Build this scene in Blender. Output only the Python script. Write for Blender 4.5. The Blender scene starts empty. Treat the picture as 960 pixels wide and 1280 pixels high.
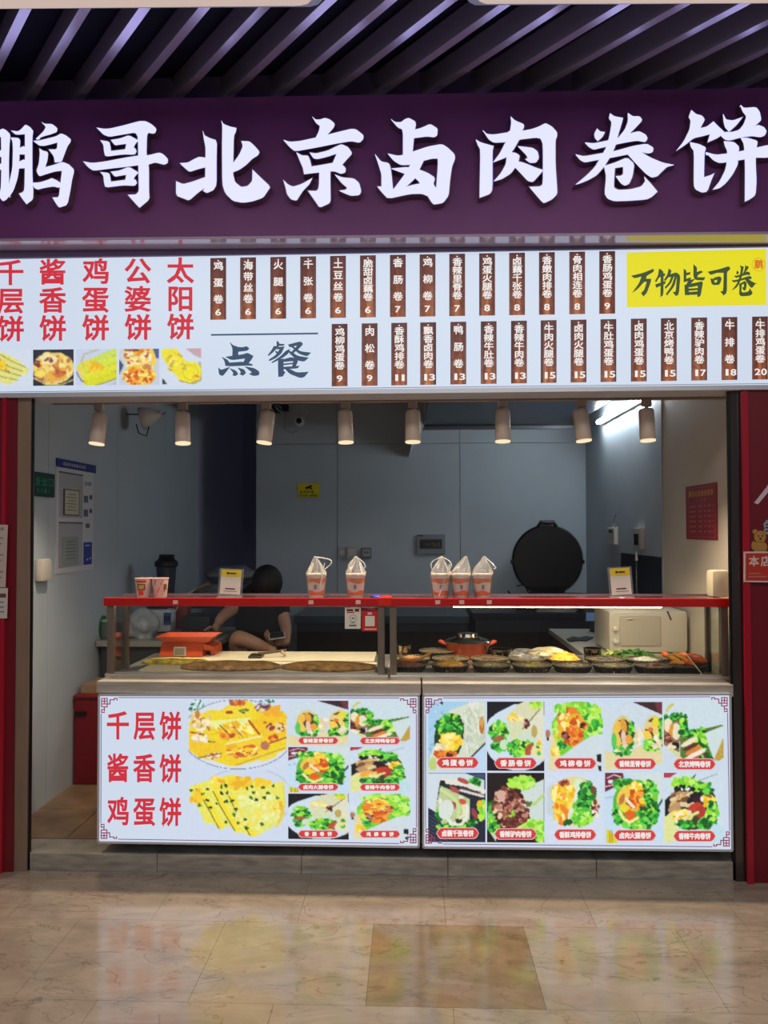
import bpy, bmesh, math, random
import numpy as np
from mathutils import Vector, Matrix, noise as mnoise
random.seed(7)
S = bpy.context.scene
COL = S.collection
PI = math.pi

# ------------------------------------------------------------------ camera
F = 961.0                                   # focal length in pixels of the 960x1280 frame
CAM = Vector((0.0, -3.48, 1.55))
YAW, PITCH, ROLL = math.atan(0.037), math.atan(22 / 961), 0.002
fw = Vector((-math.sin(YAW) * math.cos(PITCH), math.cos(YAW) * math.cos(PITCH), math.sin(PITCH)))
rt = Vector((math.cos(YAW), math.sin(YAW), 0))
up = rt.cross(fw)
rt2 = (rt - ROLL * up).normalized()
up2 = (up + ROLL * rt).normalized()
cd = bpy.data.cameras.new('camera'); cam = bpy.data.objects.new('camera', cd); COL.objects.link(cam)
M = Matrix((rt2, up2, -fw)).transposed().to_4x4(); M.translation = CAM
cam.matrix_world = M
cd.sensor_fit = 'VERTICAL'; cd.sensor_height = 36.0; cd.lens = 36.0 * F / 1280.0
cd.clip_start = 0.05
S.camera = cam

# ------------------------------------------------------------------ world, exposure, hall lights
w = bpy.data.worlds.new('world'); S.world = w; w.use_nodes = True
w.node_tree.nodes['Background'].inputs[0].default_value = (0.72, 0.68, 0.82, 1)
w.node_tree.nodes['Background'].inputs[1].default_value = 0.12
S.view_settings.view_transform = 'Standard'; S.view_settings.look = 'None'
S.view_settings.exposure = 0.0; S.view_settings.gamma = 1.0
S.view_settings.use_curve_mapping = False

def area(name, loc, rot, sx, sy, power, col):
    l = bpy.data.lights.new(name, 'AREA'); l.shape = 'RECTANGLE'; l.size = sx; l.size_y = sy
    l.energy = power; l.color = col
    o = bpy.data.objects.new(name, l); COL.objects.link(o); o.location = loc; o.rotation_euler = rot
    return o
area('hall_light', (0.0, -2.35, 3.33), (0, 0, 0), 4.5, 0.9, 58, (1.0, 0.92, 0.87))
area('hall_light_far', (0.5, -6.5, 3.3), (math.radians(38), 0, 0), 5.0, 1.5, 62, (0.93, 0.93, 1.0))

# ------------------------------------------------------------------ pixel to place
def ray(px, py):
    return (fw + rt2 * ((px - 480) / F) + up2 * ((640 - py) / F))
def P(px, py, Y):
    d = ray(px, py); t = (Y - CAM.y) / d.y
    return CAM + d * t
def PZ(px, py, z):
    d = ray(px, py); t = (z - CAM.z) / d.z
    return CAM + d * t
def PX(px, py, X):
    d = ray(px, py); t = (X - CAM.x) / d.x
    return CAM + d * t

# ------------------------------------------------------------------ materials
def lin(v):
    v = v / 255.0
    return v / 12.92 if v <= 0.04045 else ((v + 0.055) / 1.055) ** 2.4
def rgb(r, g, b): return (lin(r), lin(g), lin(b), 1.0)
MATS = {}
def mat(name, col, rough=0.5, metal=0.0, emit=0.0, noise=0.0, nscale=20.0, coat=0.0, stretch=None, bump=0.0, alpha=1.0, spec=0.5):
    if name in MATS: return MATS[name]
    m = bpy.data.materials.new(name); m.use_nodes = True; nt = m.node_tree; b = nt.nodes['Principled BSDF']
    b.inputs['Base Color'].default_value = col; b.inputs['Roughness'].default_value = rough
    b.inputs['Metallic'].default_value = metal; b.inputs['Coat Weight'].default_value = coat
    b.inputs['Coat Roughness'].default_value = 0.08
    b.inputs['Specular IOR Level'].default_value = spec
    if emit:
        b.inputs['Emission Color'].default_value = col; b.inputs['Emission Strength'].default_value = emit
        b.inputs['Base Color'].default_value = (0.02, 0.02, 0.02, 1)
    if noise or bump:
        tc = nt.nodes.new('ShaderNodeTexCoord'); mp = nt.nodes.new('ShaderNodeMapping')
        nt.links.new(tc.outputs['Object'], mp.inputs[0])
        if stretch: mp.inputs['Scale'].default_value = stretch
        n = nt.nodes.new('ShaderNodeTexNoise'); n.inputs['Scale'].default_value = nscale; n.inputs['Detail'].default_value = 5
        nt.links.new(mp.outputs[0], n.inputs['Vector'])
        if noise:
            r = nt.nodes.new('ShaderNodeValToRGB')
            r.color_ramp.elements[0].position = 0.3; r.color_ramp.elements[1].position = 0.7
            r.color_ramp.elements[0].color = tuple(c * (1 - noise) for c in col[:3]) + (1,)
            r.color_ramp.elements[1].color = tuple(min(1, c * (1 + noise)) for c in col[:3]) + (1,)
            nt.links.new(n.outputs['Fac'], r.inputs[0])
            nt.links.new(r.outputs[0], b.inputs['Emission Color' if emit else 'Base Color'])
        if bump:
            bp = nt.nodes.new('ShaderNodeBump'); bp.inputs['Strength'].default_value = bump; bp.inputs['Distance'].default_value = 0.01
            nt.links.new(n.outputs['Fac'], bp.inputs['Height']); nt.links.new(bp.outputs[0], b.inputs['Normal'])
    MATS[name] = m
    return m
def glassy(name, tint=(0.9, 0.95, 0.95, 1), gloss=0.07, haze=0.0, hazecol=(0.8, 0.8, 0.8, 1), rough=0.02):
    if name in MATS: return MATS[name]
    m = bpy.data.materials.new(name); m.use_nodes = True; nt = m.node_tree; nt.nodes.clear()
    out = nt.nodes.new('ShaderNodeOutputMaterial')
    t = nt.nodes.new('ShaderNodeBsdfTransparent'); t.inputs[0].default_value = tint
    g = nt.nodes.new('ShaderNodeBsdfGlossy'); g.inputs['Roughness'].default_value = rough
    fr = nt.nodes.new('ShaderNodeLayerWeight'); fr.inputs[0].default_value = 0.3
    ma = nt.nodes.new('ShaderNodeMath'); ma.operation = 'MULTIPLY_ADD'; ma.inputs[1].default_value = 0.6; ma.inputs[2].default_value = gloss
    nt.links.new(fr.outputs['Fresnel'], ma.inputs[0])
    mx = nt.nodes.new('ShaderNodeMixShader'); nt.links.new(ma.outputs[0], mx.inputs[0])
    nt.links.new(t.outputs[0], mx.inputs[1]); nt.links.new(g.outputs[0], mx.inputs[2])
    last = mx
    if haze:
        d = nt.nodes.new('ShaderNodeBsdfDiffuse'); d.inputs[0].default_value = hazecol
        m2 = nt.nodes.new('ShaderNodeMixShader')
        n = nt.nodes.new('ShaderNodeTexNoise'); n.inputs['Scale'].default_value = 60
        mm = nt.nodes.new('ShaderNodeMath'); mm.operation = 'MULTIPLY'; mm.inputs[1].default_value = haze * 2
        nt.links.new(n.outputs['Fac'], mm.inputs[0]); nt.links.new(mm.outputs[0], m2.inputs[0])
        nt.links.new(mx.outputs[0], m2.inputs[1]); nt.links.new(d.outputs[0], m2.inputs[2]); last = m2
    nt.links.new(last.outputs[0], out.inputs[0]); MATS[name] = m
    return m
def vcol_mat(name, emit=1.0, rough=0.5):
    if name in MATS: return MATS[name]
    m = bpy.data.materials.new(name); m.use_nodes = True; nt = m.node_tree; b = nt.nodes['Principled BSDF']
    a = nt.nodes.new('ShaderNodeAttribute'); a.attribute_name = 'print'
    if emit:
        nt.links.new(a.outputs['Color'], b.inputs['Emission Color']); b.inputs['Emission Strength'].default_value = emit
        b.inputs['Base Color'].default_value = (0.02, 0.02, 0.02, 1)
    else: nt.links.new(a.outputs['Color'], b.inputs['Base Color'])
    b.inputs['Roughness'].default_value = rough
    MATS[name] = m
    return m

STEEL = mat('brushed_steel', rgb(215, 205, 188), 0.34, 0.5, noise=0.18, nscale=6, stretch=(1, 1, 14))
STEELD = mat('dark_steel', rgb(132, 122, 108), 0.35, 0.5, noise=0.2, nscale=5, stretch=(9, 9, 1))
BLACKM = mat('black_metal', rgb(14, 14, 16), 0.35)
BLACKP = mat('black_plastic', rgb(16, 16, 18), 0.45)
WHITEP = mat('white_plastic', rgb(205, 200, 190), 0.4)
CREAM = mat('cream_enamel', rgb(206, 190, 172), 0.4)
GLASS = glassy('clear_glass', (0.93, 0.96, 0.95, 1), 0.03)
ACRYL = glassy('acrylic', (0.9, 0.93, 0.92, 1), 0.12, 0.12)
FILM = glassy('thin_plastic_film', (0.97, 0.97, 0.97, 1), 0.05, 0.09, (0.95, 0.95, 0.95, 1), 0.15)
REDE = mat('red_enamel', rgb(196, 26, 22), 0.3, coat=0.3)
MAROON = mat('maroon_sign_panel', rgb(122, 58, 126), 0.42, noise=0.12, nscale=2)
REDP = mat('dark_red_panel', rgb(112, 14, 30), 0.4, noise=0.06, nscale=3)
WALLM = mat('white_wall_panel', rgb(180, 192, 200), 0.5, noise=0.04, nscale=3)
BOXW = mat('lightbox_face', rgb(205, 217, 234), 0.3, emit=1.0)
BOXF = mat('lightbox_frame', rgb(214, 216, 222), 0.35, 0.3)
LRED = mat('backlit_red_print', rgb(205, 42, 58), emit=1.0)
LWHITE = mat('backlit_white_print', rgb(240, 235, 232), emit=1.0)
LNAVY = mat('backlit_navy_print', rgb(44, 72, 100), emit=1.0)
LLINE = mat('backlit_grey_line', rgb(110, 120, 150), emit=0.9)
LPLUM = mat('backlit_plum_print', rgb(140, 60, 90), emit=1.0)
LYEL = mat('backlit_yellow_panel', rgb(228, 218, 22), emit=1.0)
LDGRN = mat('backlit_dark_green_print', rgb(52, 76, 40), emit=1.0)
LORG = mat('backlit_orange_red_print', rgb(206, 90, 30), emit=1.0)
DARKI = mat('dark_painted_metal', rgb(42, 46, 50), 0.45)
SKIN = mat('skin', rgb(176, 132, 108), 0.55, noise=0.06, nscale=30)
SHIRT = mat('black_cotton', rgb(14, 15, 17), 0.9)

# ------------------------------------------------------------------ objects
def tag(o, label=None, cat=None, group=None, kind=None):
    if label: o['label'] = label
    if cat: o['category'] = cat
    if group: o['group'] = group
    if kind: o['kind'] = kind
    return o
def empty(name, loc, label=None, cat=None, group=None, kind=None):
    o = bpy.data.objects.new(name, None); COL.objects.link(o); o.location = loc; o.empty_display_size = 0.05
    return tag(o, label, cat, group, kind)
def rootloc(o):
    v = Vector((0, 0, 0))
    while o is not None: v = v + Vector(o.location); o = o.parent
    return v
class MB:
    def __init__(s): s.b = bmesh.new()
    def box(s, c, d, rot=None, bevel=0.0):
        r = bmesh.ops.create_cube(s.b, size=1.0)
        vs = r['verts']
        mm = Matrix.Translation(Vector(c)) @ (rot.to_4x4() if rot else Matrix.Identity(4)) @ Matrix.Diagonal((d[0], d[1], d[2], 1))
        bmesh.ops.transform(s.b, matrix=mm, verts=vs)
        if bevel:
            es = {e for v in vs for e in v.link_edges}
            bmesh.ops.bevel(s.b, geom=list(es), offset=bevel, segments=2, affect='EDGES', profile=0.6)
        return s
    def bb(s, a, b, bevel=0.0):
        a = Vector(a); b = Vector(b)
        return s.box((a + b) / 2, [abs(x) for x in (b - a)], bevel=bevel)
    def tube(s, pts, r, n=8, caps=True):
        pts = [Vector(p) for p in pts]; rs = r if isinstance(r, (list, tuple)) else [r] * len(pts)
        rings = []; prev = None
        for i, p in enumerate(pts):
            t = (pts[min(i + 1, len(pts) - 1)] - pts[max(i - 1, 0)]).normalized()
            if prev is None:
                a = Vector((0, 0, 1)) if abs(t.z) < 0.9 else Vector((1, 0, 0))
                x = t.cross(a).normalized()
            else: x = (prev - t * prev.dot(t)).normalized()
            y = t.cross(x); prev = x
            rings.append([s.b.verts.new(p + (x * math.cos(2 * PI * k / n) + y * math.sin(2 * PI * k / n)) * rs[i]) for k in range(n)])
        for a, b in zip(rings, rings[1:]):
            for k in range(n): s.b.faces.new((a[k], a[(k + 1) % n], b[(k + 1) % n], b[k]))
        if caps: s.b.faces.new(rings[0][::-1]); s.b.faces.new(rings[-1])
        return s
    def lathe(s, prof, c=(0, 0, 0), n=24, rot=None, sx=1, sy=1, fn=None):
        c = Vector(c); rings = []
        for (r, z) in prof:
            ring = []
            for k in range(n):
                a = 2 * PI * k / n; v = Vector((r * math.cos(a) * sx, r * math.sin(a) * sy, z))
                if fn: v = fn(v, a)
                if rot: v = rot @ v
                ring.append(s.b.verts.new(v + c))
            rings.append(ring)
        for a, b in zip(rings, rings[1:]):
            for k in range(n): s.b.faces.new((a[k], a[(k + 1) % n], b[(k + 1) % n], b[k]))
        for ring, rev in ((rings[0], True), (rings[-1], False)):
            if prof[0 if rev else -1][0] > 1e-6 and s.closed: s.b.faces.new(ring[::-1] if rev else ring)
        return s
    closed = True
    def prism(s, pts, d):
        """pts: 3-D outline; d: extrusion vector. front face is pts itself."""
        pts = [Vector(p) for p in pts]; d = Vector(d)
        a = [s.b.verts.new(p) for p in pts]; b = [s.b.verts.new(p + d) for p in pts]; n = len(pts)
        ea = []
        for i in range(n): s.b.faces.new((a[i], a[(i + 1) % n], b[(i + 1) % n], b[i]))
        for ring in (a, b):
            es = []
            for i in range(n):
                e = s.b.edges.get((ring[i], ring[(i + 1) % n])); es.append(e)
            bmesh.ops.triangle_fill(s.b, use_beauty=True, edges=es)
        return s
    def quad(s, *pts):
        s.b.faces.new([s.b.verts.new(Vector(p)) for p in pts]); return s
    def ico(s, c, r, sub=1, scale=(1, 1, 1), rot=None, jit=0.0, seed=0):
        q = bmesh.ops.create_icosphere(s.b, subdivisions=sub, radius=1.0)
        for v in q['verts']:
            if jit: v.co *= 1 + jit * mnoise.noise(v.co * 1.7 + Vector((seed * 3.1, seed, 0)))
            v.co = Vector((v.co.x * r * scale[0], v.co.y * r * scale[1], v.co.z * r * scale[2]))
            if rot: v.co = rot @ v.co
            v.co += Vector(c)
        return s
    def build(s, name, m, parent=None, smooth=False, local=False):
        off = Vector((0, 0, 0)) if local or parent is None else rootloc(parent)
        if parent is None and not local:
            bb = [v.co for v in s.b.verts]
            off = Vector(((min(v.x for v in bb) + max(v.x for v in bb)) / 2, (min(v.y for v in bb) + max(v.y for v in bb)) / 2, min(v.z for v in bb)))
        for v in s.b.verts: v.co -= off
        bmesh.ops.recalc_face_normals(s.b, faces=s.b.faces)
        me = bpy.data.meshes.new(name); s.b.to_mesh(me); s.b.free()
        if smooth:
            me.polygons.foreach_set('use_smooth', [True] * len(me.polygons))
            try: me.set_sharp_from_angle(angle=math.radians(40))
            except Exception: pass
        me.materials.append(m)
        o = bpy.data.objects.new(name, me); COL.objects.link(o)
        if parent is not None: o.parent = parent
        elif not local: o.location = off
        return o
def struct(o): o['kind'] = 'structure'; return o
def copy_tree(o, parent=None):
    c = o.copy(); COL.objects.link(c)
    if parent is not None: c.parent = parent
    for ch in [x for x in COL.objects if x.parent is o]: copy_tree(ch, c)
    return c
def rotx(a): return Matrix.Rotation(a, 3, 'X')
def roty(a): return Matrix.Rotation(a, 3, 'Y')
def rotz(a): return Matrix.Rotation(a, 3, 'Z')

# ------------------------------------------------------------------ lettering
GL = {}
def glyph(ch, bold=0.02):
    k = (ch, bold)
    if k in GL: return GL[k]
    c = bpy.data.curves.new('g', 'FONT'); c.body = ch; c.size = 1.0; c.resolution_u = 4 if ord(ch) < 256 else 2
    c.bevel_depth = bold; c.bevel_resolution = 0
    o = bpy.data.objects.new('g', c); COL.objects.link(o)
    dg = bpy.context.evaluated_depsgraph_get()
    me = bpy.data.meshes.new_from_object(o.evaluated_get(dg))
    n = len(me.vertices); v = np.zeros(n * 3, 'f'); me.vertices.foreach_get('co', v); v = v.reshape(-1, 3).copy()
    fs = [tuple(p.vertices) for p in me.polygons]
    COL.objects.unlink(o); bpy.data.objects.remove(o); bpy.data.curves.remove(c); bpy.data.meshes.remove(me)
    lo, hi = v.min(0), v.max(0)
    if ord(ch) < 256: x0, x1, y0, y1 = lo[0], hi[0], lo[1], hi[1]
    else: x0, x1, y0, y1 = 0.02, 0.98, -0.11, 0.85; 
    if ord(ch) >= 256:
        cx = (lo[0] + hi[0]) / 2; x0, x1 = cx - 0.48, cx + 0.48; cy = 0.37; y0, y1 = cy - 0.48, cy + 0.48
    v[:, 0] = (v[:, 0] - (x0 + x1) / 2) / (x1 - x0); v[:, 1] = (v[:, 1] - (y0 + y1) / 2) / (y1 - y0)
    GL[k] = (v, fs); return GL[k]
def letters(name, items, Y, m, parent, bold=0.02, relief=0.0015, frame=None):
    """items: (char, px, py, wpx, hpx) on the plane at depth Y (world XZ), raised towards -Y."""
    if len(items) > 1 and items[0][3] >= 12.5:
        for it in items: letters('printed_character', [it], Y, m, parent, bold, relief)
        return
    V = []; Fs = []
    for ch, px, py, wp, hp in items:
        v, fs = glyph(ch, bold); c = P(px, py, Y); dx = P(px + 1, py, Y) - P(px, py, Y); dz = P(px, py - 1, Y) - P(px, py, Y)
        o = len(V); zz = v[:, 2]; zr = (zz / max(1e-6, abs(zz).max())) if abs(zz).max() > 0 else zz
        for i in range(len(v)):
            p = c + dx * float(v[i, 0]) * wp + dz * float(v[i, 1]) * hp
            p.y = Y - 0.0006 - relief * (0.5 + 0.5 * float(zr[i])); V.append(p)
        Fs += [tuple(i + o for i in f) for f in fs]
    off = rootloc(parent)
    me = bpy.data.meshes.new(name); me.from_pydata([tuple(p - off) for p in V], [], Fs); me.materials.append(m)
    o = bpy.data.objects.new(name, me); COL.objects.link(o); o.parent = parent
    return o
def letters_at(name, items, org, ux, uz, m, parent, bold=0.02, relief=0.001):
    """items: (char, u, v, w, h) in metres on the plane org + u*ux + v*uz."""
    V = []; Fs = []; org = Vector(org); ux = Vector(ux); uz = Vector(uz); nn = ux.cross(uz)
    for ch, u, v_, wd, h in items:
        v, fs = glyph(ch, bold); o = len(V); zm = max(1e-6, abs(v[:, 2]).max())
        for i in range(len(v)):
            V.append(org + ux * (u + float(v[i, 0]) * wd) + uz * (v_ + float(v[i, 1]) * h) + nn * (0.0006 + relief * (0.5 + 0.5 * float(v[i, 2]) / zm)))
        Fs += [tuple(i + o for i in f) for f in fs]
    off = rootloc(parent)
    me = bpy.data.meshes.new(name); me.from_pydata([tuple(p - off) for p in V], [], Fs); me.materials.append(m)
    o = bpy.data.objects.new(name, me); COL.objects.link(o); o.parent = parent
    return o
def soften(pts, q=0.16):
    out = []; n = len(pts)
    for i in range(n):
        a, b, c = Vector(pts[i - 1]), Vector(pts[i]), Vector(pts[(i + 1) % n])
        d1 = (a - b).normalized(); d2 = (c - b).normalized()
        if d1.dot(d2) > -0.1: out.append(b)              # keep sharp brush tips
        else: out += [b + (a - b) * q, b + (c - b) * q]
    return out
def inflate(pts, d):
    """push a closed outline outwards by d (pixel units)."""
    n = len(pts); pts = [Vector(p) for p in pts]
    ar = sum(pts[i].x * pts[(i + 1) % n].y - pts[(i + 1) % n].x * pts[i].y for i in range(n))
    sg = 1 if ar > 0 else -1; out = []
    for i in range(n):
        a, b, c = pts[i - 1], pts[i], pts[(i + 1) % n]
        e1 = (b - a).normalized(); e2 = (c - b).normalized()
        n1 = Vector((e1.y, -e1.x)) * sg; n2 = Vector((e2.y, -e2.x)) * sg; m_ = (n1 + n2)
        if m_.length < 1e-3: out.append(b + n1 * d); continue
        m_.normalize(); out.append(b + m_ * min(2.2, 1 / max(0.3, m_.dot(n1))) * d)
    return out
def strokes(name, polys, x0, y0, s, Y, depth, m, parent, grow=0.0):
    """brush-written character from stroke outlines, as solid relief of the given depth."""
    mb = MB()
    for i, pl in enumerate(polys):
        q = soften(pl)
        if grow: q = inflate(q, grow * s)
        pts = [P(x0 + p[0] / s, y0 + p[1] / s, Y) + Vector((0, -0.00015 * i, 0)) for p in q]
        mb.prism(pts, (0, depth, 0))
    return mb.build(name, m, parent)

# ------------------------------------------------------------------ printed pictures (vertex-coloured, painted by code)
def inpoly(X, Y, pts):
    r = np.zeros(X.shape, bool); n = len(pts); j = n - 1
    for i in range(n):
        xi, yi = pts[i]; xj, yj = pts[j]
        c = ((yi > Y) != (yj > Y)) & (X < (xj - xi) * (Y - yi) / (yj - yi + 1e-9) + xi)
        r ^= c; j = i
    return r
class Pic:
    def __init__(s, x0, y0, x1, y1, nx, ny, base, seed=1, var=5):
        s.nx, s.ny = nx, ny; s.rs = np.random.RandomState(seed)
        s.X, s.Y = np.meshgrid(np.linspace(x0, x1, nx), np.linspace(y0, y1, ny))
        s.C = np.zeros((ny, nx, 3)) + np.array(base, float); s.C += s.rs.randn(ny, nx, 1) * var
    def _put(s, m, col, var):
        k = int(m.sum())
        if k: s.C[m] = np.array(col, float) + s.rs.randn(k, 1) * var * 0.6 + s.rs.randn(k, 3) * var * 0.25
    def poly(s, pts, col, var=7): s._put(inpoly(s.X, s.Y, pts), col, var); return s
    def ell(s, cx, cy, rx, ry, col, var=7, ang=0):
        a = math.radians(ang); dx, dy = s.X - cx, s.Y - cy
        u = dx * math.cos(a) + dy * math.sin(a); v = -dx * math.sin(a) + dy * math.cos(a)
        s._put((u / rx) ** 2 + (v / ry) ** 2 < 1, col, var); return s
    def ring(s, cx, cy, rx, ry, wd, col, var=5):
        q = ((s.X - cx) / rx) ** 2 + ((s.Y - cy) / ry) ** 2
        s._put((q < 1) & (q > (1 - wd) ** 2), col, var); return s
    def line(s, pts, wd, col, var=6):
        for (ax, ay), (bx, by) in zip(pts, pts[1:]):
            L = (bx - ax) ** 2 + (by - ay) ** 2 + 1e-9
            t = np.clip(((s.X - ax) * (bx - ax) + (s.Y - ay) * (by - ay)) / L, 0, 1)
            s._put((s.X - ax - t * (bx - ax)) ** 2 + (s.Y - ay - t * (by - ay)) ** 2 < (wd / 2) ** 2, col, var)
        return s
    def bits(s, cx, cy, rx, ry, cols, n, smin, smax, ang=None, long=1.6, clip=None):
        for i in range(n):
            t = s.rs.rand() * 2 * PI; r = math.sqrt(s.rs.rand())
            x = cx + rx * r * math.cos(t); y = cy + ry * r * math.sin(t)
            if clip is not None and not inpoly(np.array([[x]]), np.array([[y]]), clip)[0, 0]: continue
            q = smin + (smax - smin) * s.rs.rand(); a = s.rs.rand() * 180 if ang is None else ang + s.rs.randn() * 18
            s.ell(x, y, q * long, q, cols[s.rs.randint(len(cols))], 9, a)
        return s
    def mesh(s, name, corners, parent, m=None, emit=1.0):
        """corners: world points tl, tr, br, bl"""
        tl, tr, br, bl = [Vector(c) for c in corners]; off = rootloc(parent)
        nx, ny = s.nx, s.ny; V = []
        for j in range(ny):
            v = j / (ny - 1); a = tl.lerp(bl, v); b = tr.lerp(br, v)
            for i in range(nx): V.append(tuple(a.lerp(b, i / (nx - 1)) - off))
        Fc = [(j * nx + i, (j + 1) * nx + i, (j + 1) * nx + i + 1, j * nx + i + 1) for j in range(ny - 1) for i in range(nx - 1)]
        me = bpy.data.meshes.new(name); me.from_pydata(V, [], Fc)
        k = np.pad(s.C, ((1, 1), (1, 1), (0, 0)), 'edge'); s.C = 0.52 * s.C + 0.12 * (k[:-2, 1:-1] + k[2:, 1:-1] + k[1:-1, :-2] + k[1:-1, 2:])
        c = np.clip(s.C, 0, 255) / 255.0; c = np.where(c <= 0.04045, c / 12.92, ((c + 0.055) / 1.055) ** 2.4)
        at = me.color_attributes.new('print', 'FLOAT_COLOR', 'POINT')
        at.data.foreach_set('color', np.concatenate([c.reshape(-1, 3), np.ones((nx * ny, 1))], 1).astype('f').ravel())
        me.materials.append(m or vcol_mat('backlit_photo_print', emit))
        o = bpy.data.objects.new(name, me); COL.objects.link(o); o.parent = parent
        return o
def pcorn(x0, y0, x1, y1, Y, sk0=0.0, sk1=0.0):
    return [P(x0, y0, Y), P(x1, y0 + sk0, Y), P(x1, y1 + sk1, Y), P(x0, y1, Y)]
GR = [(40, 150, 50), (70, 190, 60), (20, 90, 35), (110, 215, 80), (30, 120, 45)]
LG = [(150, 225, 60), (180, 235, 80), (120, 205, 50), (200, 240, 120)]
YL = [(245, 205, 50), (250, 225, 90), (235, 180, 40), (255, 240, 150)]
OR = [(235, 130, 40), (220, 100, 35), (245, 165, 60), (200, 80, 30)]
BR = [(120, 60, 50), (160, 95, 80), (90, 40, 35), (190, 130, 110), (60, 30, 30)]
CR = [(235, 225, 190), (245, 235, 210), (225, 205, 160)]
def draw(kind, win, nx, ny):
    x0, y0, x1, y1 = win or (0, 0, 1, 1)
    if kind == 'egg':
        p = Pic(x0, y0, x1, y1, nx, ny, (165, 205, 232), 3)
        p.bits(180, 500, 130, 480, [(140, 180, 215), (185, 215, 235)], 30, 8, 20)
        p.poly([(60, 1050), (100, 850), (180, 600), (200, 300), (420, 140), (700, 40), (920, 25), (920, 650), (700, 850), (560, 1050)], (214, 220, 200), 10)
        p.bits(740, 420, 180, 380, [(200, 210, 185), (225, 228, 215), (190, 200, 180)], 80, 10, 26, 80, 3)
        p.poly([(160, 780), (150, 560), (190, 350), (300, 215), (430, 200), (560, 290), (600, 420), (580, 640), (520, 800), (440, 880), (220, 880)], (35, 60, 28), 12)
        p.bits(385, 400, 190, 180, GR + GR + LG[:1], 120, 16, 38)
        p.bits(390, 620, 150, 120, YL, 60, 20, 48); p.bits(240, 730, 70, 60, CR, 12, 25, 40)
        p.bits(330, 820, 160, 50, OR + BR[2:3], 40, 16, 34); p.ell(865, 380, 38, 130, (190, 120, 50), 18); p.ell(865, 330, 28, 70, (215, 160, 80), 12)
        p.line([(920, 640), (700, 860)], 20, (25, 40, 45)); p.poly([(920, 665), (920, 1050), (560, 1050), (700, 880)], (190, 215, 240), 6)
        p.bits(120, 950, 60, 90, [(190, 205, 120), (220, 225, 180)], 20, 10, 22, 90, 3); p.ell(265, 40, 22, 30, (30, 60, 70))
    elif kind == 'sausage':
        p = Pic(x0, y0, x1, y1, nx, ny, (20, 22, 32), 4)
        p.ell(520, 560, 520, 500, (205, 222, 236), 6, 0)
        p.poly([(45, 25), (520, 25), (400, 90), (200, 190), (100, 270), (45, 285)], (20, 22, 32), 5)
        p.poly([(340, 240), (520, 60), (600, 25), (900, 25), (900, 930), (800, 860), (620, 560), (420, 700)], (216, 216, 180), 10)
        p.poly([(650, 360), (840, 130), (905, 60), (905, 900), (790, 860), (700, 600)], (222, 222, 198), 9)
        p.line([(560, 460), (700, 300), (860, 110)], 16, (130, 120, 70)); p.bits(780, 80, 80, 50, LG + YL[:1], 24, 14, 30)
        p.bits(480, 270, 110, 40, YL + CR, 22, 10, 22, 35, 3); p.bits(640, 350, 40, 60, BR, 14, 10, 20)
        p.bits(220, 480, 130, 150, GR + LG, 90, 16, 34); p.bits(230, 660, 120, 110, GR, 50, 14, 30)
        p.ell(215, 580, 90, 40, (165, 95, 70), 12, -15); p.ell(310, 670, 75, 80, (200, 225, 190), 9, 20)
        p.poly([(350, 370), (520, 340), (590, 460), (470, 600), (450, 720), (400, 600)], (214, 220, 176), 10)
        p.poly([(480, 600), (600, 470), (720, 440), (820, 600), (700, 640), (560, 640)], (205, 222, 200), 9)
        p.ell(755, 470, 45, 90, (190, 165, 90), 14); p.bits(540, 720, 190, 110, GR + LG, 110, 18, 36)
        p.ell(680, 740, 60, 95, (180, 85, 55), 14, 25); p.ell(770, 740, 55, 110, (225, 225, 170), 8, 25); p.bits(820, 700, 20, 110, YL + GR[:2], 14, 12, 24)
    elif kind == 'fillet':
        p = Pic(x0, y0, x1, y1, nx, ny, (205, 218, 236), 5)
        p.bits(480, 500, 420, 480, [(190, 215, 230), (215, 225, 235)], 40, 20, 60)
        p.poly([(130, 560), (110, 360), (250, 150), (420, 60), (640, 80), (860, 180), (880, 520), (700, 560), (480, 700), (250, 860)], (120, 205, 60), 14)
        p.bits(520, 160, 340, 100, LG + GR[1:2], 110, 18, 44); p.bits(740, 380, 130, 160, LG + LG + GR[:2], 90, 18, 46)
        p.bits(220, 560, 80, 220, LG + YL[:1], 70, 16, 36); p.bits(250, 700, 60, 60, GR, 20, 16, 30)
        p.bits(400, 380, 170, 220, OR + YL + CR[:1], 150, 20, 48); p.bits(440, 560, 110, 130, OR, 60, 18, 40); p.bits(320, 560, 40, 60, BR, 10, 16, 30)
        p.bits(600, 390, 40, 70, BR + OR, 12, 16, 32); p.poly([(250, 865), (500, 680), (720, 545), (890, 520), (890, 1060), (250, 1060)], (206, 220, 226), 6)
        p.poly([(80, 580), (130, 520), (250, 860), (250, 1060), (60, 1060)], (225, 215, 170), 9); p.bits(170, 820, 60, 70, YL, 10, 20, 40)
        p.ell(50, 520, 40, 60, (180, 120, 90), 12); p.ell(55, 600, 20, 25, (40, 30, 30)); p.poly([(790, 830), (860, 820), (862, 945), (800, 930)], (22, 26, 30), 3)
        p.poly([(810, 1000), (860, 990), (862, 1080), (830, 1070)], (22, 26, 30), 3)
    elif kind == 'tenderloin':
        p = Pic(x0, y0, x1, y1, nx, ny, (198, 218, 236), 6)
        p.poly([(470, 50), (920, 50), (920, 260), (700, 160)], (60, 35, 42), 8); p.poly([(800, 50), (920, 50), (920, 240), (850, 200)], (110, 50, 60), 8)
        p.poly([(50, 760), (300, 860), (560, 700), (920, 760), (920, 960), (50, 1060)], (226, 214, 160), 9)
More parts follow.
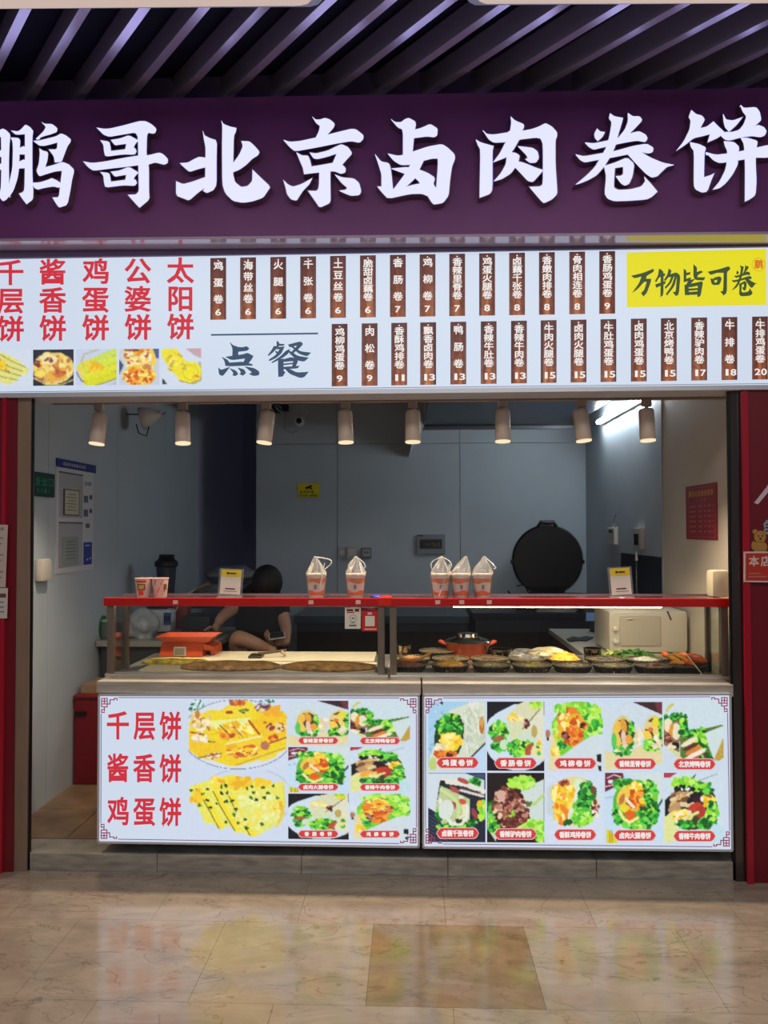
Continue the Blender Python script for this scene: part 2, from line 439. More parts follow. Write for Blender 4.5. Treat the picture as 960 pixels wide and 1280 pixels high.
        p.poly([(50, 100), (470, 50), (920, 240), (920, 500), (640, 740), (500, 650), (470, 400), (300, 250), (160, 420), (160, 780), (240, 830), (50, 740)], (204, 218, 228), 7)
        p.bits(550, 560, 60, 120, CR, 14, 20, 40)
        for cx, cy, rx, ry in ((325, 540, 165, 290), (785, 500, 145, 260)):
            p.ell(cx, cy, rx, ry, (215, 205, 140), 10); p.ell(cx, cy + 15, rx * .88, ry * .88, (90, 60, 30), 14)
            p.bits(cx, cy + ry * .7, rx * .8, ry * .3, GR, 46, 14, 34); p.bits(cx + rx * .75, cy, 30, ry * .7, GR + LG, 34, 14, 30)
        p.ell(240, 430, 60, 100, (235, 190, 80), 10, 15); p.ell(335, 400, 45, 110, (225, 160, 60), 14, -12); p.ell(250, 620, 45, 150, (240, 200, 90), 10, -15)
        p.ell(345, 620, 40, 150, (230, 200, 180), 10, -8); p.ell(415, 600, 50, 70, (240, 160, 60), 12); p.ell(190, 620, 40, 110, (90, 200, 90), 16)
        p.bits(330, 760, 120, 60, GR + CR, 30, 14, 30); p.ell(710, 400, 70, 60, (230, 205, 140), 8); p.ell(820, 350, 60, 90, (230, 215, 60), 12, 20)
        p.ell(700, 560, 60, 90, (245, 205, 80), 10, -25); p.ell(830, 500, 55, 110, (235, 210, 120), 10, -20); p.ell(740, 460, 40, 35, (220, 120, 50), 14)
        p.bits(710, 700, 70, 70, LG + GR, 30, 16, 34); p.bits(840, 660, 50, 80, CR, 16, 16, 34); p.bits(900, 450, 25, 160, GR + LG, 24, 16, 30)
    elif kind == 'duck':
        p = Pic(x0, y0, x1, y1, nx, ny, (204, 220, 228), 6)
        p.poly([(40, 150), (110, 60), (180, 50), (60, 170)], (205, 195, 90), 14)
        p.poly([(20, 250), (320, 270), (330, 420), (230, 560), (240, 700), (20, 600)], (150, 110, 80), 14)
        p.bits(170, 240, 160, 40, GR, 34, 14, 30); p.bits(290, 360, 40, 120, GR + LG, 40, 14, 32); p.ell(80, 340, 60, 90, (236, 226, 190), 8); p.ell(190, 420, 60, 110, (232, 224, 190), 8)
        p.ell(115, 430, 28, 120, (225, 150, 50), 14, 8); p.bits(60, 520, 60, 60, BR, 16, 14, 30); p.ell(180, 610, 55, 50, (30, 26, 26), 6); p.bits(100, 620, 60, 30, CR, 8, 14, 26)
        p.poly([(250, 520), (420, 420), (600, 380), (830, 330), (830, 480), (700, 820), (240, 800)], (90, 120, 50), 14)
        p.bits(420, 440, 190, 40, GR[2:3] + GR, 50, 12, 30, -15); p.bits(540, 530, 110, 130, LG + GR, 80, 16, 36)
        p.ell(370, 560, 130, 34, (240, 225, 195), 9, -28); p.ell(400, 620, 120, 30, (95, 50, 36), 10, -25); p.ell(430, 670, 120, 34, (215, 130, 60), 14, -28)
        p.ell(440, 735, 190, 36, (238, 230, 210), 9, -28); p.ell(500, 780, 160, 44, (190, 90, 60), 14, -22); p.bits(600, 760, 80, 50, BR[2:3] + GR, 18, 12, 26)
        p.poly([(590, 440), (830, 350), (830, 500), (710, 790), (640, 620)], (206, 222, 222), 5)
        p.poly([(830, 520), (850, 510), (850, 760), (740, 830), (715, 780)], (190, 160, 70), 16); p.poly([(30, 620), (260, 780), (230, 820), (20, 820)], (204, 216, 228), 5)
        p.line([(120, 660), (260, 770)], 24, (225, 215, 80)); p.poly([(20, 800), (860, 800), (860, 950), (20, 950)], (202, 216, 230), 5)
    elif kind == 'lotus':
        p = Pic(x0, y0, x1, y1, nx, ny, (30, 40, 56), 7)
        for k in range(7): p.line([(60, 640 + 55 * k), (420, 860 + 50 * k)], 14, (62, 80, 104))
        p.poly([(60, 20), (640, 20), (920, 120), (920, 260), (250, 120), (180, 600), (70, 530)], (208, 220, 228), 5)
        p.poly([(640, 20), (920, 30), (920, 110), (800, 70)], (60, 80, 120), 10)
        p.bits(780, 150, 80, 60, GR, 34, 16, 34); p.bits(890, 560, 50, 130, LG, 40, 18, 40); p.ell(850, 470, 40, 55, (235, 190, 40), 10)
        p.poly([(180, 560), (260, 200), (480, 300), (700, 400), (700, 780), (600, 830), (300, 830)], (190, 200, 150), 12)
        p.bits(440, 810, 250, 40, LG + GR, 60, 16, 34); p.bits(230, 620, 50, 70, GR, 20, 16, 34)
        p.line([(300, 130), (640, 180), (900, 290)], 80, (228, 224, 214)); p.line([(560, 270), (900, 360)], 40, (222, 210, 196)); p.line([(560, 230), (860, 300)], 14, (90, 80, 80))
        p.ell(600, 130, 95, 35, (175, 85, 75), 12, 20); p.ell(460, 260, 95, 38, (170, 80, 70), 12, 28)
        p.line([(260, 260), (450, 380), (540, 520), (520, 660)], 50, (200, 226, 150)); p.line([(250, 420), (330, 640), (420, 770), (560, 770), (650, 680), (660, 520), (560, 380)], 60, (226, 232, 218))
        p.line([(600, 500), (610, 640), (520, 700)], 40, (236, 226, 180)); p.ell(590, 440, 60, 40, (205, 90, 50), 12, 20); p.ell(440, 500, 55, 60, (165, 75, 65), 12)
        p.ell(340, 560, 110, 150, (216, 226, 216), 7, 20); p.ell(770, 620, 40, 90, (150, 60, 70), 12, -25); p.bits(740, 760, 50, 50, GR, 16, 16, 30)
        p.ell(290, 160, 40, 40, (26, 30, 26), 5); p.line([(290, 150), (400, 240)], 22, (40, 40, 40)); p.bits(520, 735, 60, 25, [(30, 50, 30)], 8, 10, 22)
    elif kind == 'donkey':
        p = Pic(x0, y0, x1, y1, nx, ny, (30, 22, 24), 6)
        p.poly([(570, 260), (900, 110), (900, 740), (700, 720), (660, 560), (480, 460)], (206, 220, 214), 6)
        p.poly([(60, 600), (200, 390), (250, 820), (180, 1040), (60, 860)], (190, 215, 200), 8)
        p.bits(560, 170, 190, 80, LG, 100, 18, 40); p.bits(150, 560, 60, 120, GR, 40, 18, 36); p.bits(150, 760, 80, 150, LG + GR, 60, 18, 38)
        p.bits(700, 820, 220, 90, LG, 110, 20, 44); p.bits(860, 900, 60, 140, LG, 50, 20, 44)
        p.poly([(170, 340), (300, 250), (560, 260), (500, 460), (690, 560), (650, 740), (480, 840), (250, 830), (200, 600)], (110, 55, 48), 16)
        p.bits(380, 520, 230, 280, BR + BR + CR[2:], 210, 14, 38); p.bits(440, 640, 60, 60, LG, 8, 12, 24); p.bits(240, 370, 70, 60, [(215, 170, 155)], 16, 16, 34)
        p.bits(560, 640, 90, 90, BR[2:] + BR[:1], 40, 14, 34); p.line([(640, 500), (760, 480), (900, 340)], 40, (185, 210, 110)); p.bits(680, 470, 60, 30, [(90, 110, 60)], 6, 12, 24)
    elif kind == 'crispy':
        p = Pic(x0, y0, x1, y1, nx, ny, (208, 220, 236), 5)
        p.poly([(40, 240), (130, 180), (250, 720), (50, 620)], (198, 210, 212), 6)
        p.poly([(130, 250), (300, 110), (450, 60), (620, 100), (780, 280), (820, 480), (720, 690), (440, 810), (300, 770), (180, 420)], (225, 215, 150), 10)
        p.bits(300, 300, 160, 130, YL + OR[2:3], 110, 20, 44); p.bits(290, 560, 110, 190, YL + OR[2:3] + OR[:1], 110, 20, 46); p.bits(300, 160, 60, 40, OR + BR[:1], 16, 14, 30)
        p.ell(520, 190, 60, 100, (214, 236, 200), 7, 10); p.ell(500, 350, 40, 90, (222, 236, 220), 6, 12); p.ell(410, 620, 42, 110, (216, 232, 214), 6, 15)
        p.bits(650, 340, 110, 170, GR + GR[2:3] * 2, 120, 18, 40); p.bits(560, 500, 90, 70, GR[2:3] + GR, 40, 18, 36); p.bits(580, 660, 140, 120, LG + GR[1:2], 110, 18, 38)
        p.ell(740, 270, 34, 60, (130, 70, 45), 12); p.bits(770, 540, 40, 110, BR + CR, 30, 12, 30); p.ell(745, 590, 26, 24, (245, 235, 235), 5)
        p.bits(370, 740, 60, 30, GR[2:3], 12, 16, 30)
    elif kind == 'ham':
        p = Pic(x0, y0, x1, y1, nx, ny, (196, 220, 238), 6)
        p.poly([(430, 40), (940, 40), (940, 420), (850, 560), (700, 200)], (208, 222, 220), 6); p.line([(940, 430), (860, 550)], 30, (60, 90, 80))
        p.poly([(60, 30), (330, 30), (350, 90), (250, 220), (60, 320)], (110, 40, 60), 12); p.line([(90, 110), (200, 60), (300, 90)], 16, (230, 220, 228)); p.ell(150, 165, 50, 30, (225, 222, 232), 5)
        p.line([(60, 240), (260, 190)], 16, (222, 214, 224)); p.line([(60, 410), (220, 380)], 10, (130, 170, 190))
        p.ell(520, 500, 340, 370, (90, 180, 60), 16); p.bits(340, 200, 150, 70, GR + LG, 60, 16, 34); p.bits(700, 320, 150, 160, GR + LG, 100, 16, 36)
        p.bits(730, 620, 140, 220, GR + GR[2:3] + LG[:1], 150, 16, 36); p.bits(270, 660, 80, 130, GR, 60, 16, 32); p.bits(520, 810, 200, 50, GR + LG, 60, 16, 32)
        p.bits(520, 270, 90, 80, YL, 40, 20, 44); p.bits(520, 430, 120, 120, OR + YL[:1], 60, 18, 42); p.ell(340, 380, 90, 150, (238, 200, 80), 12, 25); p.ell(320, 430, 40, 90, (190, 120, 50), 14, 20)
        p.line([(385, 420), (500, 540)], 46, (240, 226, 200)); p.ell(360, 560, 80, 60, (235, 215, 60), 12, 20); p.poly([(350, 640), (430, 570), (540, 640), (500, 720), (420, 740)], (228, 100, 30), 12)
        p.line([(280, 600), (350, 720), (440, 770), (560, 700)], 44, (244, 232, 150)); p.poly([(80, 870), (200, 940), (260, 1080), (80, 1080)], (222, 205, 40), 14)
        for k in range(4): p.line([(105 + 30 * k, 890), (105 + 30 * k, 1080)], 8, (150, 130, 40))
    elif kind == 'beef':
        p = Pic(x0, y0, x1, y1, nx, ny, (204, 220, 232), 6)
        p.poly([(40, 30), (215, 30), (130, 90), (40, 95)], (175, 60, 75), 8); p.poly([(400, 110), (480, 40), (440, 110)], (30, 50, 30), 4); p.line([(500, 140), (760, 45)], 12, (150, 165, 160))
        p.poly([(50, 400), (180, 290), (200, 480), (60, 620)], (20, 22, 24), 5); p.poly([(50, 620), (180, 560), (240, 760), (170, 960), (50, 960)], (222, 226, 150), 10)
        p.ell(440, 460, 310, 330, (60, 70, 36), 16); p.bits(330, 170, 160, 60, LG + GR[1:2], 70, 18, 38); p.bits(560, 250, 120, 90, LG + GR, 50, 16, 36)
        p.bits(320, 250, 150, 30, [(26, 34, 26)], 24, 14, 30); p.bits(330, 245, 60, 12, [(225, 235, 240)], 5, 8, 16)
        p.bits(300, 380, 150, 90, [(190, 140, 90), (215, 180, 110), (120, 80, 60), (225, 205, 160)], 60, 16, 40, -25, 2); p.bits(190, 520, 60, 60, [(190, 150, 110)], 14, 18, 36)
        p.bits(480, 380, 110, 60, [(30, 24, 30), (60, 30, 36)], 26, 16, 36); p.ell(460, 490, 100, 55, (195, 60, 45), 12, -25); p.ell(540, 550, 60, 90, (180, 55, 50), 12, 20)
        p.bits(640, 400, 70, 70, YL + [(150, 100, 50)], 24, 16, 34); p.bits(270, 600, 110, 60, OR[2:3] + YL + CR, 40, 16, 36, -25, 2); p.line([(380, 680), (430, 590), (500, 560)], 40, (226, 226, 140))
        p.line([(290, 700), (370, 600)], 34, (230, 220, 160)); p.ell(570, 660, 90, 40, (130, 215, 90), 12, -35); p.bits(690, 570, 60, 150, LG + GR, 70, 16, 36); p.bits(600, 730, 110, 60, GR + GR[2:3], 40, 16, 32)
        p.bits(320, 720, 140, 40, GR, 34, 14, 30); p.bits(550, 380, 20, 40, [(235, 235, 235)], 8, 6, 14); p.poly([(700, 700), (850, 760), (850, 990), (700, 990)], (190, 220, 232), 6)
    elif kind == 'layered':          # big picture, upper half: fried layered pancakes on a plate (units of the 960x711 crop)
        p = Pic(x0, y0, x1, y1, nx, ny, (206, 218, 236), 7, 3)
        p.bits(110, 120, 60, 70, [(40, 110, 80), (225, 235, 235), (120, 180, 160)], 26, 6, 13, -50, 2); p.bits(740, 75, 60, 16, [(50, 120, 80)], 8, 6, 11)
        p.ring(480, 370, 500, 310, 0.012, (90, 90, 100)); p.ell(480, 370, 490, 302, (214, 222, 236), 4)
        p.poly([(45, 265), (150, 190), (240, 150), (320, 160), (440, 80), (560, 68), (620, 110), (760, 120), (910, 190), (915, 500), (700, 590), (460, 655), (400, 650), (250, 600), (130, 575), (45, 510)], (238, 212, 40), 14)
        p.poly([(320, 215), (400, 120), (500, 75), (600, 80), (640, 170), (520, 220)], (240, 215, 60), 12); p.ell(405, 175, 34, 16, (170, 70, 40), 10); p.bits(480, 90, 60, 16, OR[:2] + BR[1:2], 16, 8, 18)
        p.bits(160, 260, 100, 80, [(225, 200, 140), (240, 215, 120), (200, 130, 60), (245, 235, 190)], 60, 10, 24); p.poly([(240, 250), (600, 220), (560, 290), (240, 310)], (232, 236, 150), 10)
        p.bits(440, 330, 160, 70, YL + OR[2:3], 60, 8, 18, 40, 2.4); p.bits(380, 380, 60, 22, OR + BR[1:2], 18, 8, 18); p.line([(320, 290), (430, 400)], 7, (110, 80, 40)); p.line([(440, 300), (530, 400)], 7, (90, 110, 50))
        p.poly([(600, 260), (700, 190), (905, 200), (905, 400), (800, 450), (690, 380)], (242, 198, 40), 12); p.bits(790, 160, 100, 36, OR[2:3] + YL[2:3], 26, 12, 26); p.line([(580, 250), (670, 370)], 18, (170, 80, 50))
        p.bits(830, 310, 80, 34, [(160, 70, 50), (235, 215, 150)], 20, 10, 20); p.bits(800, 400, 50, 20, OR, 12, 8, 18); p.ell(720, 265, 18, 10, (190, 110, 50))
        p.poly([(50, 330), (240, 400), (330, 450), (350, 520), (140, 575), (45, 500)], (240, 200, 45), 12); p.line([(55, 350), (200, 378)], 12, (150, 60, 40)); p.line([(180, 432), (280, 436)], 7, (70, 90, 50))
        p.bits(150, 410, 60, 24, CR, 14, 10, 22); p.bits(260, 560, 60, 24, BR[1:2] + CR + OR[:1], 22, 8, 18); p.line([(130, 578), (330, 540)], 8, (120, 60, 40))
        p.poly([(340, 540), (380, 470), (700, 390), (760, 480), (740, 520), (460, 600), (400, 650)], (240, 206, 50), 12); p.bits(520, 510, 130, 50, OR + [(190, 100, 60)] + YL, 80, 9, 22, -15, 2); p.ell(720, 470, 40, 40, (190, 120, 90), 18)
        p.line([(380, 455), (690, 385)], 16, (238, 232, 170)); p.line([(470, 640), (900, 490)], 9, (190, 150, 90)); p.poly([(700, 585), (840, 530), (820, 570), (680, 620)], (238, 215, 80), 10)
        p.line([(760, 450), (905, 400)], 12, (150, 80, 60)); p.bits(700, 130, 60, 24, [(90, 50, 60), (215, 215, 225), (150, 90, 100)], 30, 5, 11, -35, 2.5); p.bits(540, 170, 60, 20, [(70, 110, 50)], 7, 5, 9, 0, 3)
    elif kind == 'scallion':         # big picture, lower half (units of the 960x683 crop)
        p = Pic(x0, y0, x1, y1, nx, ny, (206, 217, 236), 8, 3)
        p.ring(480, -40, 300, 52, 0.06, (150, 150, 160)); p.ring(560, 260, 420, 270, 0.05, (190, 200, 222)); p.ell(560, 262, 395, 250, (206, 216, 236), 3)
        p.poly([(45, 200), (60, 160), (240, 100), (430, 55), (600, 110), (700, 90), (750, 140), (890, 115), (905, 330), (860, 460), (640, 612), (585, 600), (500, 570), (465, 575), (400, 510), (320, 545), (260, 490), (190, 500), (140, 380), (100, 320)], (234, 228, 100), 12)
        p.poly([(230, 130), (430, 60), (600, 120), (420, 190), (240, 180)], (240, 222, 70), 14); p.bits(290, 110, 60, 20, YL, 16, 10, 22); p.bits(490, 130, 90, 40, YL[:1] + YL[2:3], 30, 12, 26, -20, 2); p.bits(680, 130, 70, 30, YL[:1], 18, 12, 24)
        for a in ([(110, 185), (200, 330), (310, 535)], [(260, 210), (330, 350), (455, 560)], [(400, 250), (470, 400), (590, 600)]):
            p.line([(x + 26, y - 6) for x, y in a], 34, (246, 222, 50), 12); p.line(a, 9, (120, 110, 30), 14)
        p.bits(110, 260, 50, 50, YL[:1] + YL[2:3], 20, 10, 22); p.bits(830, 400, 50, 90, YL[:1] + YL[2:3], 44, 12, 26, -50, 2)
        p.bits(650, 370, 190, 180, [(232, 236, 150), (240, 225, 100), (225, 230, 120), (240, 240, 170)], 150, 10, 24); p.line([(880, 130), (895, 330), (850, 460)], 12, (215, 210, 110))
        for x, y in ((65, 200), (210, 185), (335, 165), (370, 155), (335, 220), (385, 218), (375, 295), (215, 285), (140, 330), (170, 232), (445, 415), (485, 488), (370, 478), (560, 180), (605, 160), (615, 218), (600, 262), (710, 172), (790, 158), (745, 220), (718, 263), (830, 265), (690, 500), (540, 455), (640, 280), (285, 315), (235, 352), (428, 290), (460, 365), (560, 535)):
            p.bits(x, y, 12, 6, [(40, 90, 30), (70, 130, 50), (30, 60, 30)], 4, 5, 9, None, 2)
    elif kind == 'top1':
        p = Pic(0, 0, 100, 100, nx, ny, (208, 218, 232), 9, 3)
        p.poly([(0, 12), (20, 4), (45, 12), (70, 28), (98, 55), (96, 66), (80, 70), (62, 88), (45, 97), (20, 85), (0, 72)], (222, 222, 130), 12)
        for k in range(4): p.line([(2 + 8 * k, 60 - 16 * k), (30 + 9 * k, 74 - 14 * k), (70 + 6 * k, 84 - 12 * k)], 2.2, (150, 130, 60))
        p.bits(22, 45, 22, 14, YL[:1], 16, 3, 7, 30, 2); p.bits(25, 50, 25, 30, [(170, 110, 60)], 8, 1.2, 2.6)
    elif kind == 'top2':
        p = Pic(0, 0, 100, 100, nx, ny, (40, 44, 56), 10, 4)
        p.ell(50, 52, 52, 44, (222, 205, 130), 12); p.bits(50, 50, 44, 40, [(238, 210, 110), (225, 180, 80), (190, 120, 60), (245, 225, 150), (215, 150, 60)], 110, 3, 7)
        p.ell(40, 28, 20, 14, (238, 225, 170), 10); p.bits(42, 28, 12, 7, BR[:1] + [(200, 150, 110)], 10, 1.5, 3); p.poly([(36, 60), (80, 50), (84, 80), (42, 92)], (232, 170, 70), 14)
        p.bits(62, 66, 16, 10, [(170, 90, 60), (205, 120, 60)], 20, 2, 5); p.poly([(4, 56), (34, 60), (26, 82), (6, 72)], (238, 220, 90), 10); p.bits(20, 82, 12, 5, BR, 9, 2, 4); p.bits(12, 40, 8, 7, BR[:2] + OR[:1], 9, 2, 5)
        p.line([(0, 78), (30, 96), (70, 98), (100, 84)], 3, (225, 205, 120))
    elif kind == 'top3':
        p = Pic(0, 0, 100, 100, nx, ny, (196, 206, 232), 11, 4)
        p.line([(6, 50), (20, 14), (55, 0)], 4, (190, 180, 130)); p.line([(0, 62), (12, 86), (40, 100)], 3, (120, 110, 100))
        for k, c in enumerate(((200, 220, 90), (210, 224, 70), (222, 222, 50), (214, 214, 40))):
            p.line([(12 + 6 * k, 48 + 16 * k), (104, 4 + 22 * k)], 20, c, 12); p.line([(16 + 6 * k, 58 + 16 * k), (104, 15 + 22 * k)], 2.4, (130, 130, 40))
        p.bits(35, 50, 30, 16, YL[:1] + YL[2:3], 30, 2, 5); p.ell(10, 55, 8, 9, (232, 205, 80), 12); p.ell(18, 72, 7, 7, (232, 215, 90), 12); p.poly([(78, 100), (100, 90), (100, 100)], (200, 180, 190), 5)
    elif kind == 'top4':
        p = Pic(0, 0, 100, 100, nx, ny, (196, 204, 222), 12, 4)
        p.poly([(0, 30), (12, 45), (0, 70)], (70, 80, 110), 6); p.poly([(84, 0), (100, 0), (100, 28), (92, 26)], (80, 90, 150), 18); p.poly([(10, 0), (84, 0), (92, 26), (92, 48), (20, 48)], (236, 200, 80), 14)
        p.ell(50, 74, 42, 30, (238, 200, 70), 14); p.bits(45, 22, 36, 20, YL + CR + OR[:1] + [(180, 90, 50)], 80, 2, 5); p.bits(50, 74, 38, 25, YL + OR + [(170, 80, 50), (245, 225, 120)], 130, 2, 4.5)
        p.line([(18, 48), (40, 40), (70, 42), (84, 50)], 4, (245, 235, 170)); p.bits(72, 52, 12, 8, [(200, 130, 70)], 10, 2, 4); p.bits(50, 3, 36, 3, BR[:2] + OR[:1], 18, 2, 4)
    else:
        p = Pic(0, 0, 100, 100, nx, ny, (208, 218, 234), 13, 3)
        p.poly([(60, 0), (98, 0), (98, 28), (78, 16)], (196, 160, 170), 8); p.poly([(2, 82), (14, 100), (2, 100)], (46, 50, 64), 5)
        p.line([(6, 8), (20, 46), (50, 88), (80, 98), (97, 88), (96, 40)], 7, (178, 178, 120)); p.line([(18, 12), (44, 50), (60, 70)], 44, (236, 222, 50), 12)
        p.ell(72, 66, 27, 30, (238, 226, 40), 12); p.ring(72, 66, 20, 22, 0.1, (200, 190, 60)); p.ring(72, 62, 11, 12, 0.14, (222, 208, 60)); p.bits(35, 40, 26, 30, [(200, 170, 60), (245, 232, 110)], 40, 1.5, 3.5)
        p.bits(84, 78, 7, 4, OR, 8, 1.5, 3); p.line([(44, 90), (70, 97), (92, 88)], 2, (170, 120, 60))
    return p

